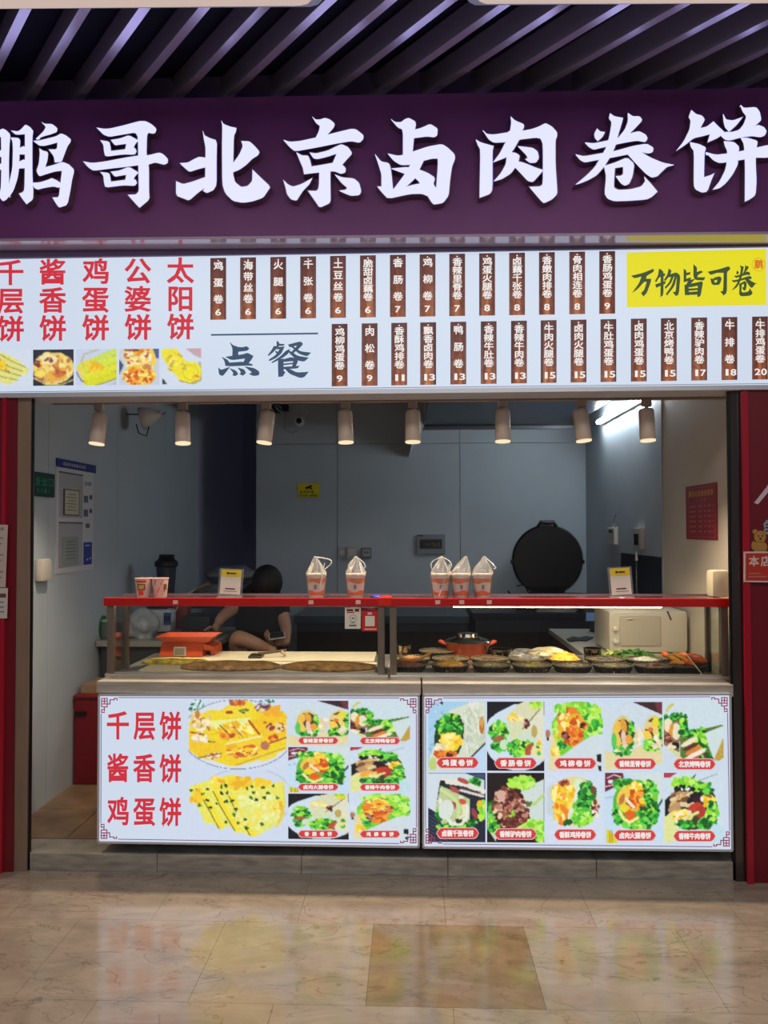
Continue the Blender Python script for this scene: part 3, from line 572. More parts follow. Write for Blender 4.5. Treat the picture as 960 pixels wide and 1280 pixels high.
# ------------------------------------------------------------------ shop sign
YS = -0.16
sign = empty('shop_sign', P(480, 299, YS), 'long maroon fascia sign with eight glowing white brush characters over the stall', 'sign')
mb = MB(); A, B, Cc, D = P(-40, 127.5, YS), P(1000, 109, YS), P(1000, 290.5, YS), P(-40, 300, YS)
mb.prism([A, B, Cc, D], (0, 0.11, 0)); mb.build('sign_panel', MAROON, sign)
mb = MB(); mb.prism([D + Vector((0, -0.004, 0.004)), Cc + Vector((0, -0.004, 0.004)), Cc + Vector((0, -0.004, -0.008)), D + Vector((0, -0.004, -0.008))], (0, 0.118, 0))
mb.build('glossy_bottom_trim', mat('glossy_white_trim', rgb(190, 172, 196), 0.18, 0.2, coat=0.5), sign)
CHARS = [
 ('鹏', 0, 130, 8, [[(5, 262), (25, 245), (60, 260), (98, 300), (87, 420), (82, 600), (85, 860), (98, 895), (60, 950), (25, 968), (5, 945), (-30, 890), (8, 870), (15, 600), (10, 300)], [(-60, 470), (20, 462), (20, 520), (-60, 530)], [(-60, 605), (20, 595), (20, 650), (-60, 660)],
   [(-120, 300), (-60, 285), (20, 250), (30, 320), (-50, 330), (-55, 700), (-130, 950), (-150, 940), (-110, 700)],
   [(105, 335), (185, 340), (197, 360), (190, 480), (185, 640), (170, 740), (130, 860), (88, 925), (82, 850), (95, 780), (125, 640), (130, 450), (125, 370)],
   [(110, 265), (180, 275), (215, 250), (255, 205), (300, 230), (328, 265), (318, 330), (318, 700), (328, 860), (325, 950), (262, 998), (225, 950), (190, 895), (225, 885), (245, 860), (250, 600), (250, 295), (200, 300), (150, 300)],
   [(188, 445), (235, 422), (262, 430), (262, 500), (188, 498)], [(188, 580), (235, 556), (262, 562), (262, 636), (184, 640)],
   [(415, 180), (450, 200), (520, 200), (570, 238), (565, 275), (500, 300), (440, 315), (360, 348), (400, 310), (440, 270), (460, 230)],
   [(335, 370), (400, 365), (480, 345), (560, 325), (612, 295), (660, 315), (705, 350), (702, 375), (670, 420), (640, 500), (612, 575), (548, 580), (540, 525), (488, 455), (570, 455), (578, 378), (500, 400), (440, 414), (390, 412)],
   [(395, 445), (430, 468), (478, 480), (470, 560), (445, 635), (540, 610), (625, 580), (690, 605), (735, 650), (735, 680), (715, 760), (700, 860), (670, 1005), (590, 1032), (570, 1010), (525, 935), (590, 935), (605, 800), (622, 662), (540, 672), (450, 700), (390, 720), (365, 670), (390, 600), (400, 500)],
   [(318, 790), (400, 785), (480, 760), (520, 742), (570, 765), (614, 795), (590, 835), (530, 820), (440, 835), (375, 852), (345, 840)]]),
 ('哥', 100, 130, 8, [[(165, 235), (240, 248), (300, 245), (430, 215), (540, 185), (600, 170), (660, 172), (720, 205), (762, 245), (747, 285), (720, 290), (680, 280), (665, 310), (660, 505), (685, 620), (685, 850), (690, 950), (592, 1032), (560, 1000), (478, 908), (560, 905), (590, 870), (585, 720), (580, 330), (550, 278), (420, 300), (290, 322), (230, 300)],
   [(30, 573), (120, 590), (250, 575), (430, 540), (585, 515), (690, 512), (790, 485), (830, 500), (876, 545), (873, 585), (840, 602), (750, 578), (680, 600), (580, 606), (480, 620), (300, 640), (130, 662), (80, 630)],
   [(203, 362), (290, 375), (300, 420), (305, 470), (440, 455), (545, 435), (563, 465), (545, 500), (430, 498), (252, 521), (240, 470), (235, 410)], [(308, 360), (400, 345), (490, 312), (577, 360), (545, 400), (520, 460), (450, 465), (465, 392), (400, 400), (345, 408)],
   [(203, 680), (290, 690), (300, 740), (305, 778), (440, 760), (550, 750), (567, 785), (545, 813), (430, 808), (252, 831), (240, 780), (235, 720)], [(308, 678), (400, 665), (490, 628), (580, 682), (545, 720), (520, 770), (450, 775), (465, 702), (400, 712), (345, 722)]]),
 ('北', 215, 130, 7.385, [[(283, 245), (300, 290), (350, 315), (412, 335), (408, 500), (408, 740), (380, 790), (320, 817), (288, 800), (305, 770), (308, 600), (310, 400), (295, 330)], [(73, 546), (150, 540), (200, 510), (250, 487), (320, 497), (320, 576), (240, 595), (160, 622), (120, 590)],
   [(38, 713), (100, 740), (180, 720), (320, 670), (320, 755), (240, 812), (155, 887), (100, 865), (38, 842)],
   [(455, 150), (475, 185), (540, 210), (592, 220), (587, 250), (568, 290), (562, 560), (560, 640), (580, 720), (640, 768), (700, 757), (742, 710), (743, 605), (820, 680), (907, 762), (880, 800), (840, 860), (740, 895), (650, 907), (560, 890), (490, 820), (465, 740), (462, 400), (465, 200)],
   [(640, 342), (715, 345), (760, 385), (807, 438), (790, 470), (740, 500), (680, 560), (620, 602), (550, 630), (550, 565), (620, 470), (655, 390)]]),
 ('京', 345, 130, 8, [[(363, 125), (395, 155), (440, 155), (490, 138), (540, 155), (587, 195), (575, 230), (540, 270), (490, 325), (450, 350), (393, 345), (430, 270), (440, 215), (400, 185)], [(75, 358), (140, 378), (240, 370), (400, 335), (500, 310), (640, 275), (750, 248), (800, 252), (874, 310), (872, 345), (835, 382), (750, 365), (600, 390), (400, 430), (190, 468), (140, 430)],
   [(203, 482), (260, 515), (320, 515), (340, 560), (355, 625), (450, 610), (560, 590), (600, 585), (655, 600), (697, 640), (692, 680), (650, 694), (580, 665), (400, 682), (280, 697), (270, 640), (240, 570)], [(435, 620), (542, 620), (542, 800), (545, 960), (530, 990), (435, 1032), (400, 980), (322, 868), (410, 870), (430, 830)],
   [(338, 485), (400, 495), (520, 465), (600, 425), (655, 402), (720, 430), (762, 490), (715, 540), (650, 615), (560, 605), (580, 560), (610, 490), (520, 520), (420, 545), (375, 540)], [(73, 760), (120, 805), (170, 828), (260, 800), (360, 742), (330, 800), (270, 860), (230, 920), (205, 962), (150, 950), (110, 900), (95, 830)],
   [(590, 706), (660, 735), (780, 745), (832, 790), (852, 870), (832, 907), (750, 914), (690, 890), (636, 866), (700, 858), (715, 835), (660, 790)]]),
 ('卤', 460, 130, 8, [[(230, 150), (270, 180), (330, 182), (370, 150), (410, 138), (482, 180), (462, 300), (447, 470), (435, 530), (350, 530), (350, 250), (300, 230)], [(440, 262), (530, 240), (622, 198), (697, 245), (692, 310), (660, 327), (590, 318), (440, 338)],
   [(200, 495), (300, 518), (380, 503), (430, 482), (600, 425), (740, 400), (800, 438), (864, 500), (872, 540), (840, 620), (820, 760), (807, 910), (750, 985), (660, 1000), (638, 980), (585, 895), (680, 870), (700, 600), (698, 540), (640, 540), (500, 577), (430, 602), (330, 606), (260, 565)],
   [(70, 500), (130, 575), (205, 590), (222, 620), (235, 700), (250, 850), (350, 835), (450, 808), (520, 795), (600, 830), (690, 850), (690, 925), (600, 918), (540, 892), (420, 895), (200, 943), (140, 880), (95, 825), (135, 825), (135, 700), (105, 600)],
   [(430, 595), (530, 560), (557, 562), (510, 660), (470, 740), (375, 828), (255, 852), (370, 700)], [(235, 645), (400, 630), (510, 655), (600, 690), (670, 737), (652, 800), (700, 870), (600, 870), (520, 800), (510, 770), (470, 735), (360, 690)]]),
 ('肉', 590, 130, 8, [[(40, 355), (90, 385), (217, 420), (205, 470), (205, 850), (180, 895), (78, 932), (78, 860), (85, 450), (62, 410)],
   [(110, 262), (150, 300), (220, 305), (380, 280), (395, 180), (388, 125), (430, 165), (517, 200), (522, 230), (500, 268), (600, 250), (670, 225), (735, 190), (800, 225), (850, 280), (852, 320), (835, 360), (835, 600), (852, 860), (850, 900), (800, 950), (720, 987), (690, 960), (578, 828), (680, 825), (712, 800), (712, 400), (690, 340), (640, 330), (475, 350), (345, 375), (220, 382), (170, 350)],
   [(340, 372), (478, 345), (430, 430), (395, 480), (340, 530), (213, 580), (280, 490)], [(385, 480), (440, 490), (477, 515), (470, 560), (440, 620), (390, 690), (300, 745), (220, 770), (290, 690), (340, 600), (350, 500)], [(440, 568), (520, 588), (640, 638), (712, 660), (670, 710), (610, 777), (560, 765), (500, 700), (425, 620)],
   [(462, 422), (540, 430), (610, 440), (657, 475), (670, 540), (640, 582), (580, 584), (536, 550), (560, 540), (545, 505)]]),
 ('卷', 715, 125, 7.385, [[(232, 262), (260, 290), (305, 295), (285, 335), (240, 374), (213, 345), (208, 305)], [(352, 122), (390, 150), (472, 165), (455, 230), (430, 310), (400, 430), (350, 530), (300, 610), (230, 690), (160, 730), (90, 760), (36, 777), (130, 700), (210, 620), (270, 520), (320, 430), (350, 320), (370, 200), (343, 165)],
   [(518, 120), (560, 150), (625, 150), (650, 185), (600, 240), (540, 300), (500, 350), (425, 350), (490, 270), (520, 190)], [(122, 392), (200, 400), (300, 380), (430, 350), (560, 300), (620, 288), (680, 318), (699, 355), (680, 384), (600, 370), (480, 390), (300, 430), (200, 454), (160, 430)],
   [(36, 502), (110, 520), (280, 490), (400, 470), (560, 425), (690, 403), (752, 440), (747, 477), (710, 489), (630, 475), (530, 495), (380, 525), (230, 550), (120, 572), (80, 552)], [(510, 490), (620, 470), (720, 530), (840, 580), (940, 598), (880, 612), (830, 660), (790, 700), (740, 712), (690, 682), (600, 590)],
   [(300, 608), (400, 577), (508, 530), (575, 590), (560, 700), (530, 770), (490, 787), (455, 767), (408, 703), (455, 700), (475, 680), (475, 612), (390, 625), (330, 650)], [(298, 605), (397, 615), (390, 700), (385, 810), (430, 832), (540, 825), (640, 800), (680, 745), (670, 710), (730, 775), (788, 845), (740, 890), (690, 914), (520, 927), (390, 930), (330, 907), (303, 860), (318, 700)]]),
 ('饼', 840, 120, 8, [[(195, 140), (240, 180), (300, 195), (330, 235), (300, 290), (285, 320), (350, 305), (415, 253), (460, 300), (520, 355), (470, 410), (360, 458), (385, 375), (310, 395), (220, 415), (140, 480), (45, 545), (120, 450), (180, 330), (192, 240), (170, 205)], [(183, 462), (270, 480), (342, 515), (325, 570), (320, 812), (390, 790), (425, 770), (390, 850), (355, 952), (300, 960), (240, 930), (222, 890), (225, 545), (195, 510)],
   [(513, 180), (540, 235), (610, 245), (710, 208), (650, 285), (575, 352), (535, 310), (522, 260)], [(688, 90), (720, 120), (840, 110), (877, 155), (894, 240), (850, 280), (800, 312), (860, 288), (920, 310), (947, 350), (932, 390), (890, 407), (800, 395), (690, 410), (580, 440), (530, 430), (480, 380), (510, 360), (600, 360), (670, 340), (720, 280), (750, 200), (710, 150)],
   [(340, 562), (440, 588), (555, 575), (700, 550), (850, 515), (960, 490), (1010, 500), (1030, 560), (1010, 600), (940, 612), (830, 610), (660, 640), (480, 667), (420, 640)], [(522, 452), (620, 460), (674, 510), (655, 620), (660, 680), (610, 780), (540, 870), (480, 917), (410, 933), (480, 850), (540, 730), (560, 600), (555, 540), (535, 500)],
   [(692, 417), (760, 420), (857, 450), (845, 520), (835, 650), (845, 850), (835, 990), (780, 1030), (733, 1052), (735, 700), (725, 480)]])]
LETF = mat('white_acrylic_letter_face', (0.33, 0.335, 0.62, 1), 0.3, emit=2.4)
LETR = mat('bronze_letter_return', rgb(150, 130, 130), 0.3, 0.7)
for ch, x0, y0, s, polys in CHARS:
    body = strokes('sign_letter', polys, x0, y0, s, YS - 0.045, 0.045, LETR, sign, grow=1.2)
    strokes('letter_face', polys, x0, y0, s, YS - 0.050, 0.012, LETF, body)

# ------------------------------------------------------------------ menu light box
YM = -0.03
menu = empty('menu_lightbox', P(480, 492, YM), 'wide white backlit menu board with red and brown price columns above the opening', 'menu board')
def quadpx(pts, Y): return [P(x, y, Y) for x, y in pts]
mb = MB(); mb.prism(quadpx([(-40, 318.8), (985, 302.6), (985, 481), (-40, 491.8)], YM), (0, 0.02, 0)); mb.build('backlit_face', BOXW, menu)
mb = MB()
mb.prism(quadpx([(-43, 315), (988, 299.5), (988, 302.4), (-43, 318.6)], YM - 0.008), (0, 0.17, 0)); mb.prism(quadpx([(-43, 491.8), (988, 480.8), (988, 486.5), (-43, 497.5)], YM - 0.008), (0, 0.17, 0))
mb.prism(quadpx([(-44, 315), (-40, 315), (-40, 497), (-44, 497)], YM - 0.008), (0, 0.17, 0)); mb.prism(quadpx([(985, 299), (989, 299), (989, 487), (985, 487)], YM - 0.008), (0, 0.17, 0))
mb.build('frame', BOXF, menu)
mb = MB(); mb.prism(quadpx([(-40, 320.6), (985, 304.4), (985, 305.2), (-40, 321.4)], YM - 0.0012), (0, 0.001, 0)); mb.prism(quadpx([(-40, 490.0), (985, 478.8), (985, 479.6), (-40, 490.8)], YM - 0.0012), (0, 0.001, 0)); mb.build('border_line', LLINE, menu)
mb = MB(); mb.prism(quadpx([(-43, 319), (988, 303), (988, 481), (-43, 492)], YM + 0.021), (0, 0.14, 0)); mb.build('back_case', BLACKM, menu)
for i, (cx, tx) in enumerate(((13.3, '千层饼'), (66, '酱香饼'), (119.5, '鸡蛋饼'), (172.5, '公婆饼'), (225.6, '太阳饼'))):
    it = [(c, cx, y - (cx - 120) * 0.012, 33, 32) for c, y in zip(tx, (339.5, 374.7, 409.8))]
    letters('lettering', it, YM, LRED, menu, bold=0.024)
for k, (a, b) in zip(('top1', 'top2', 'top3', 'top4', 'top5'), ((-13.5, 37.5), (41.4, 92), (95.3, 145.8), (149, 199.2), (202.3, 252))):
    ya = 436.6 - (a - 120) * 0.008; yb = 481.6 - (a - 120) * 0.009
    draw(k, None, 44, 40).mesh('food_photo', pcorn(a, ya, b, yb, YM - 0.001, -0.6, -0.6), menu)
TAGS1 = ['鸡蛋卷6', '海带丝卷6', '火腿卷6', '千张卷6', '土豆丝卷6', '脆甜卤藕卷6', '香肠卷7', '鸡柳卷7', '香辣里脊卷7', '鸡蛋火腿卷8', '卤藕千张卷8', '香嫩肉排卷8', '骨肉相连卷8', '香肠鸡蛋卷9']
TX1 = [272.8, 310.1, 347.8, 385.2, 422.5, 459.9, 497.3, 534.4, 571.5, 608.9, 646.3, 683.6, 721.5, 759.0]
TAGS2 = ['鸡柳鸡蛋卷9', '肉松卷9', '香酥鸡排卷11', '飘香卤肉卷13', '鸭肠卷13', '香辣牛肚卷13', '香辣牛肉卷13', '牛肉火腿卷15', '卤肉火腿卷15', '牛肚鸡蛋卷15', '卤肉鸡蛋卷15', '北京烤鸭卷15', '香辣驴肉卷17', '牛排卷18', '牛排鸡蛋卷20']
TX2 = [424.5, 462, 499, 535.2, 572.9, 610.8, 648.7, 685.8, 723.2, 760.5, 798.5, 836, 874, 911.8, 950]
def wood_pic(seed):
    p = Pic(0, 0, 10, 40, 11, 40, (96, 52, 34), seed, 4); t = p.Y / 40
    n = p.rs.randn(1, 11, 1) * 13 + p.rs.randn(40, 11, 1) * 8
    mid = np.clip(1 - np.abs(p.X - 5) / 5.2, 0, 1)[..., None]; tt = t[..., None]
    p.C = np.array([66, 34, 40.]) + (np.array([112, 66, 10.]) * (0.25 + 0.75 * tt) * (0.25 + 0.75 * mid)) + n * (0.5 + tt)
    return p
def menu_tag(cx, yt, yb, text, seed):
    sk = -0.35
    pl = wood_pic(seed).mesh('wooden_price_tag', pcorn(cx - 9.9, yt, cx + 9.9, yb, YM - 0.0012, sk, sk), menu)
    nm = ''.join(c for c in text if ord(c) > 255); dg = text[len(nm):]; n = len(nm); H = yb - yt
    ys = [yt + H * (0.13 + (0.667 - 0.13) * i / (n - 1)) for i in range(n)]
    hh = 10.2 if n == 5 else 11
    it = [(c, cx + 0.2, y, 12.0, hh) for c, y in zip(nm, ys)]
    wd = 7.2; xs = [cx] if len(dg) == 1 else [cx - 3.9, cx + 4.1]
    it += [(c, x + (0.8 if len(dg) > 1 else 0), yt + H * 0.877, wd if c != '1' else 3.6, 8.2) for c, x in zip(dg, xs)]
    letters('lettering', it, YM - 0.0016, LWHITE, pl, bold=0.022, relief=0.0008)
    mb = MB(); mb.prism([P(cx + 1.0 * math.cos(a * PI / 3), yt + 3.2 + 1.0 * math.sin(a * PI / 3), YM - 0.0022) for a in range(6)], (0, 0.0006, 0)); mb.build('hole', LWHITE, pl)
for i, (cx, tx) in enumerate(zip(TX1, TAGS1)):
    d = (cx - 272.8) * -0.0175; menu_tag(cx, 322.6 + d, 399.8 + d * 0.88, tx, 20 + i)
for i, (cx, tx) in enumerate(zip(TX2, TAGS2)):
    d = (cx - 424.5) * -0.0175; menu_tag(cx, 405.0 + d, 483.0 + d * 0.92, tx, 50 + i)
mb = MB(); mb.prism(quadpx([(263.8, 417.6), (397.5, 415.8), (397.5, 417.8), (263.8, 419.6)], YM - 0.0015), (0, 0.001, 0)); mb.build('heading_rule', LNAVY, menu)
strokes('heading_character', [[(185, 118), (215, 148), (258, 160), (260, 250), (208, 255), (210, 175)], [(250, 162), (300, 165), (330, 155), (355, 175), (335, 195), (250, 205)],
  [(148, 247), (230, 235), (300, 225), (340, 212), (390, 240), (370, 275), (345, 305), (298, 305), (318, 262), (200, 276)], [(115, 246), (165, 270), (188, 300), (180, 325), (150, 327), (140, 280)], [(165, 298), (300, 288), (382, 310), (382, 323), (330, 322), (170, 330)],
  [(88, 336), (110, 360), (190, 332), (150, 385), (125, 412), (95, 400)], [(182, 343), (240, 365), (260, 395), (235, 413), (210, 405), (218, 385)], [(252, 338), (310, 355), (327, 385), (300, 410), (270, 395), (284, 380)], [(310, 328), (400, 345), (442, 375), (437, 405), (390, 412), (352, 396), (376, 380)]],
  260, 410, 6.857, YM - 0.0015, 0.001, LNAVY, menu)
strokes('heading_character', [[(588, 110), (610, 120), (606, 168), (588, 168)], [(602, 133), (656, 138), (650, 152), (602, 152)], [(565, 152), (602, 160), (560, 207), (518, 240), (512, 232), (545, 190)], [(600, 163), (657, 158), (630, 217), (585, 257), (525, 284), (520, 272), (575, 236), (603, 200), (614, 180), (585, 184)], [(580, 195), (602, 205), (592, 218), (575, 207)],
  [(686, 142), (795, 114), (816, 138), (775, 182), (730, 217), (698, 232), (720, 200), (750, 170), (762, 150), (700, 167)], [(712, 160), (735, 158), (790, 200), (884, 211), (850, 244), (780, 222)], [(702, 180), (692, 217), (640, 257), (550, 302), (543, 295), (620, 243), (668, 195)], [(680, 195), (712, 200), (770, 240), (864, 254), (824, 289), (758, 277)],
  [(600, 272), (648, 262), (648, 370), (664, 378), (640, 417), (603, 419), (600, 340)], [(640, 270), (720, 248), (774, 280), (752, 330), (722, 330), (730, 284), (640, 292)], [(644, 306), (735, 297), (735, 309), (644, 319)], [(644, 334), (784, 325), (770, 347), (644, 354)], [(655, 345), (700, 350), (760, 382), (864, 376), (825, 422), (790, 429), (700, 394)]],
  260, 410, 6.857, YM - 0.0015, 0.001, LNAVY, menu)
yp = MB().prism(quadpx([(783.4, 315.8), (957.8, 311.2), (958, 381.0), (783.6, 384.2)], YM - 0.0015), (0, 0.001, 0)).build('yellow_slogan_panel', LYEL, menu)
YC = [
 [[(48, 185), (130, 165), (195, 138), (202, 155), (150, 187), (148, 205), (182, 205), (178, 230), (152, 300), (130, 323), (113, 300), (135, 280), (152, 225), (135, 225), (90, 275), (53, 300), (100, 235), (117, 190), (70, 202)]],
 [[(233, 138), (253, 145), (240, 187), (215, 228), (206, 222), (228, 180)], [(228, 181), (273, 168), (275, 185), (228, 198)], [(246, 150), (264, 155), (263, 312), (243, 328)], [(208, 243), (276, 220), (277, 238), (215, 265)], [(298, 136), (318, 153), (300, 192), (275, 220), (266, 213), (290, 175)], [(300, 177), (350, 162), (376, 185), (365, 310), (346, 321), (325, 295), (346, 290), (352, 190), (300, 195)], [(316, 188), (333, 190), (312, 237), (278, 272), (270, 263), (300, 230)], [(338, 188), (352, 190), (337, 252), (288, 316), (278, 308), (318, 250)]],
 [[(398, 138), (416, 150), (415, 165), (442, 160), (442, 176), (415, 182), (415, 205), (447, 195), (442, 217), (398, 228)], [(463, 108), (487, 130), (485, 160), (515, 150), (527, 160), (490, 182), (490, 195), (542, 195), (532, 217), (475, 212), (463, 190)], [(430, 215), (475, 205), (440, 245), (405, 262)], [(403, 245), (430, 250), (434, 314), (406, 314)], [(403, 247), (522, 222), (522, 246), (430, 264)], [(493, 238), (526, 232), (510, 322), (488, 327)], [(430, 271), (497, 267), (497, 280), (430, 285)], [(430, 294), (497, 289), (495, 311), (430, 313)]],
 [[(558, 158), (640, 140), (700, 120), (710, 140), (687, 160), (687, 200), (686, 297), (665, 317), (643, 290), (662, 285), (665, 165), (620, 165), (578, 180)], [(576, 203), (600, 205), (606, 247), (585, 242)], [(598, 198), (640, 188), (652, 205), (637, 245), (598, 247), (603, 231), (620, 228), (622, 211), (600, 217)]]]
for pl in YC: strokes('slogan_character', pl, 780, 310, 5.333, YM - 0.0032, 0.001, LDGRN, yp)
strokes('slogan_character', [[(718 + (x - 40) * 0.187, 113 + (y - 120) * 0.258) for x, y in pl] for pl in CHARS[6][4]], 780, 310, 5.333, YM - 0.0032, 0.001, LDGRN, yp)
seal = MB()
for k in range(20):
    a0, a1 = 2 * PI * k / 20, 2 * PI * (k + 0.62) / 20
    seal.prism([P(780 + (897 + 45 * f * math.cos(a)) / 5.333, 310 + (110 + 45 * f * math.sin(a)) / 5.333, YM - 0.0032) for f, a in ((1, a0), (1, a1), (0.93, a1), (0.93, a0))], (0, 0.001, 0))
sl = seal.build('round_seal', LORG, yp); letters('seal_lettering', [('鹏', 948.2, 330.4, 11, 11)], YM - 0.0022, LORG, yp, bold=0.02)

# ------------------------------------------------------------------ slatted ceiling and its light panels
ceil = empty('ceiling', (0, -1.7, 3.6), kind='structure')
MB().bb((-6, -8, 3.62), (6, -0.04, 3.7)).build('ceiling_deck', mat('dark_ceiling_void', rgb(20, 22, 52), 0.9), ceil)
ang = math.radians(40.8); sd = Vector((-math.sin(ang), math.cos(ang), 0)); q0 = PZ(107, 10, 3.5)
SL = mat('purple_grey_metal_slat', rgb(238, 228, 246), 0.27, 0.75)
base_slat = None
LY0, LY1 = -4.6, -0.045
def slat_mesh():
    mb = MB(); d = sd / sd.y; wv = 0.046
    a = d * LY0; b = d * LY1
    mb.prism([a, a + Vector((wv, 0, 0)), b + Vector((wv, 0, 0)), b], (0, 0, 0.10)); return mb
xo = q0.x - sd.x / sd.y * q0.y - 0.023
for k in range(-13, 23):
    x = xo + k * 0.229
    if base_slat is None:
        base_slat = slat_mesh().build('ceiling_slat', SL, ceil, local=True); o = base_slat
    else: o = base_slat.copy(); COL.objects.link(o); o.parent = ceil
    o.location = (x, 1.7, 3.5 - 3.6)
LP = mat('warm_light_panel', rgb(226, 200, 186), 0.4, emit=0.75)
for pts, lab in (([(-40, 11.5), (388, 8.5), (397, 6), (403, 0.0), (420, -60), (-90, -60)], 'left flat ceiling light panel with warm diffuser hung under the slats'),
                 ([(594, 6.5), (1000, 4), (1040, -60), (560, -60), (583, -2), (587, 3)], 'right flat ceiling light panel with warm diffuser hung under the slats')):
    r = empty('ceiling_light_panel', PZ(sum(p[0] for p in pts) / 6, 0, 3.36), lab, 'ceiling light')
    out = [PZ(x, y, 3.36) for x, y in pts]; cc = sum(out, Vector()) / 6
    MB().prism(out, (0, 0, 0.05)).build('frame', mat('white_anodised_frame', rgb(190, 200, 225), 0.3, 0.3), r)
    inn = [p + (cc - p).normalized() * 0.035 for p in out]
    MB().prism([p + Vector((0, 0, -0.002)) for p in inn], (0, 0, 0.004)).build('diffuser', LP, r)
    rod = MB()
    for p in (out[0].lerp(cc, 0.3), out[2].lerp(cc, 0.3)): rod.tube([p + Vector((0, 0, .05)), p + Vector((0, 0, .14))], 0.004)
    rod.build('hanger_rod', STEELD, r)
struct(MB().bb((-6, -0.045, 2.8), (6, 0.05, 3.62)).build('wall_front_upper', mat('plum_wall', rgb(128, 112, 150), 0.6)))

# ------------------------------------------------------------------ polished hall floor
def marble(name, c1, c2, rough=0.08):
    m = bpy.data.materials.new(name); m.use_nodes = True; nt = m.node_tree; b = nt.nodes['Principled BSDF']
    tc = nt.nodes.new('ShaderNodeNewGeometry'); mp = nt.nodes.new('ShaderNodeMapping'); mp.inputs['Scale'].default_value = (1.0, 2.2, 1)
    nt.links.new(tc.outputs['Position'], mp.inputs[0])
    n = nt.nodes.new('ShaderNodeTexNoise'); n.inputs['Scale'].default_value = 3.2; n.inputs['Detail'].default_value = 12; n.inputs['Roughness'].default_value = 0.68; n.inputs['Distortion'].default_value = 0.9
    nt.links.new(mp.outputs[0], n.inputs['Vector'])
    r = nt.nodes.new('ShaderNodeValToRGB'); r.color_ramp.elements[0].position = 0.32; r.color_ramp.elements[1].position = 0.68
    r.color_ramp.elements[0].color = c1; r.color_ramp.elements[1].color = c2; nt.links.new(n.outputs['Fac'], r.inputs[0])
    n2 = nt.nodes.new('ShaderNodeTexNoise'); n2.inputs['Scale'].default_value = 2.6; n2.inputs['Detail'].default_value = 6; n2.inputs['Distortion'].default_value = 1.6
    nt.links.new(mp.outputs[0], n2.inputs['Vector'])
    r2 = nt.nodes.new('ShaderNodeValToRGB'); e = r2.color_ramp.elements; e[0].position = 0.488; e[0].color = (1, 1, 1, 1); e[1].position = 0.5; e[1].color = (0.45, 0.36, 0.28, 1)
    e2 = e.new(0.512); e2.color = (1, 1, 1, 1); nt.links.new(n2.outputs['Fac'], r2.inputs[0])
    n3 = nt.nodes.new('ShaderNodeTexNoise'); n3.inputs['Scale'].default_value = 14; n3.inputs['Detail'].default_value = 4
    r3 = nt.nodes.new('ShaderNodeValToRGB'); r3.color_ramp.elements[0].position = 0.28; r3.color_ramp.elements[0].color = (0.35, 0.28, 0.2, 1); r3.color_ramp.elements[1].position = 0.33; r3.color_ramp.elements[1].color = (1, 1, 1, 1)
    nt.links.new(tc.outputs['Position'], n3.inputs['Vector']); nt.links.new(n3.outputs['Fac'], r3.inputs[0])
    mx = nt.nodes.new('ShaderNodeMixRGB'); mx.blend_type = 'MULTIPLY'; mx.inputs[0].default_value = 0.55; nt.links.new(r.outputs[0], mx.inputs[1]); nt.links.new(r2.outputs[0], mx.inputs[2])
    mx2 = nt.nodes.new('ShaderNodeMixRGB'); mx2.blend_type = 'MULTIPLY'; mx2.inputs[0].default_value = 0.5; nt.links.new(mx.outputs[0], mx2.inputs[1]); nt.links.new(r3.outputs[0], mx2.inputs[2])
    nt.links.new(mx2.outputs[0], b.inputs['Base Color'])
    ma = nt.nodes.new('ShaderNodeMath'); ma.operation = 'MULTIPLY_ADD'; ma.inputs[1].default_value = 0.10; ma.inputs[2].default_value = rough
    nt.links.new(n.outputs['Fac'], ma.inputs[0]); nt.links.new(ma.outputs[0], b.inputs['Roughness'])
    b.inputs['Specular IOR Level'].default_value = 0.75
    return m
MAR = marble('beige_polished_marble', rgb(134, 121, 108), rgb(166, 152, 137))
MARD = marble('darker_polished_marble', rgb(112, 94, 70), rgb(146, 126, 98))
floor = empty('floor', (0, 0, 0), kind='structure')
MB().bb((-6, -8, -0.05), (6, -0.0, -0.006)).build('screed', mat('grout', rgb(124, 106, 84), 0.8), floor)
tw, td, g = 0.585, 0.52, 0.0006
r0 = PZ(467, 1155, 0); yrow = r0.y
tmesh = {}
for j in range(-8, 2):
    ya, yb = yrow + (j - 1) * td, yrow + j * td          # j = 0 is the row of the dark tile
    xoff = r0.x if j % 2 == 0 else r0.x + 0.284
    for i in range(-6, 7):
        xa = xoff + i * tw
        if yb > 0.0: yb2 = -0.0
        else: yb2 = yb
        if yb2 - ya < 0.02: continue
        dark = (j == 0 and i == 0)
        key = (dark, round(yb2 - ya, 3))
        if key not in tmesh:
            o = MB().bb((g, g, -0.006), (tw - g, yb2 - ya - g, 0.0)).build('floor_tile', MARD if dark else MAR, floor, local=True); tmesh[key] = o
            if dark: o['label'] = 'darker brown floor tile'
        else: o = tmesh[key].copy(); COL.objects.link(o); o.parent = floor
        o.location = (xa, ya, 0)

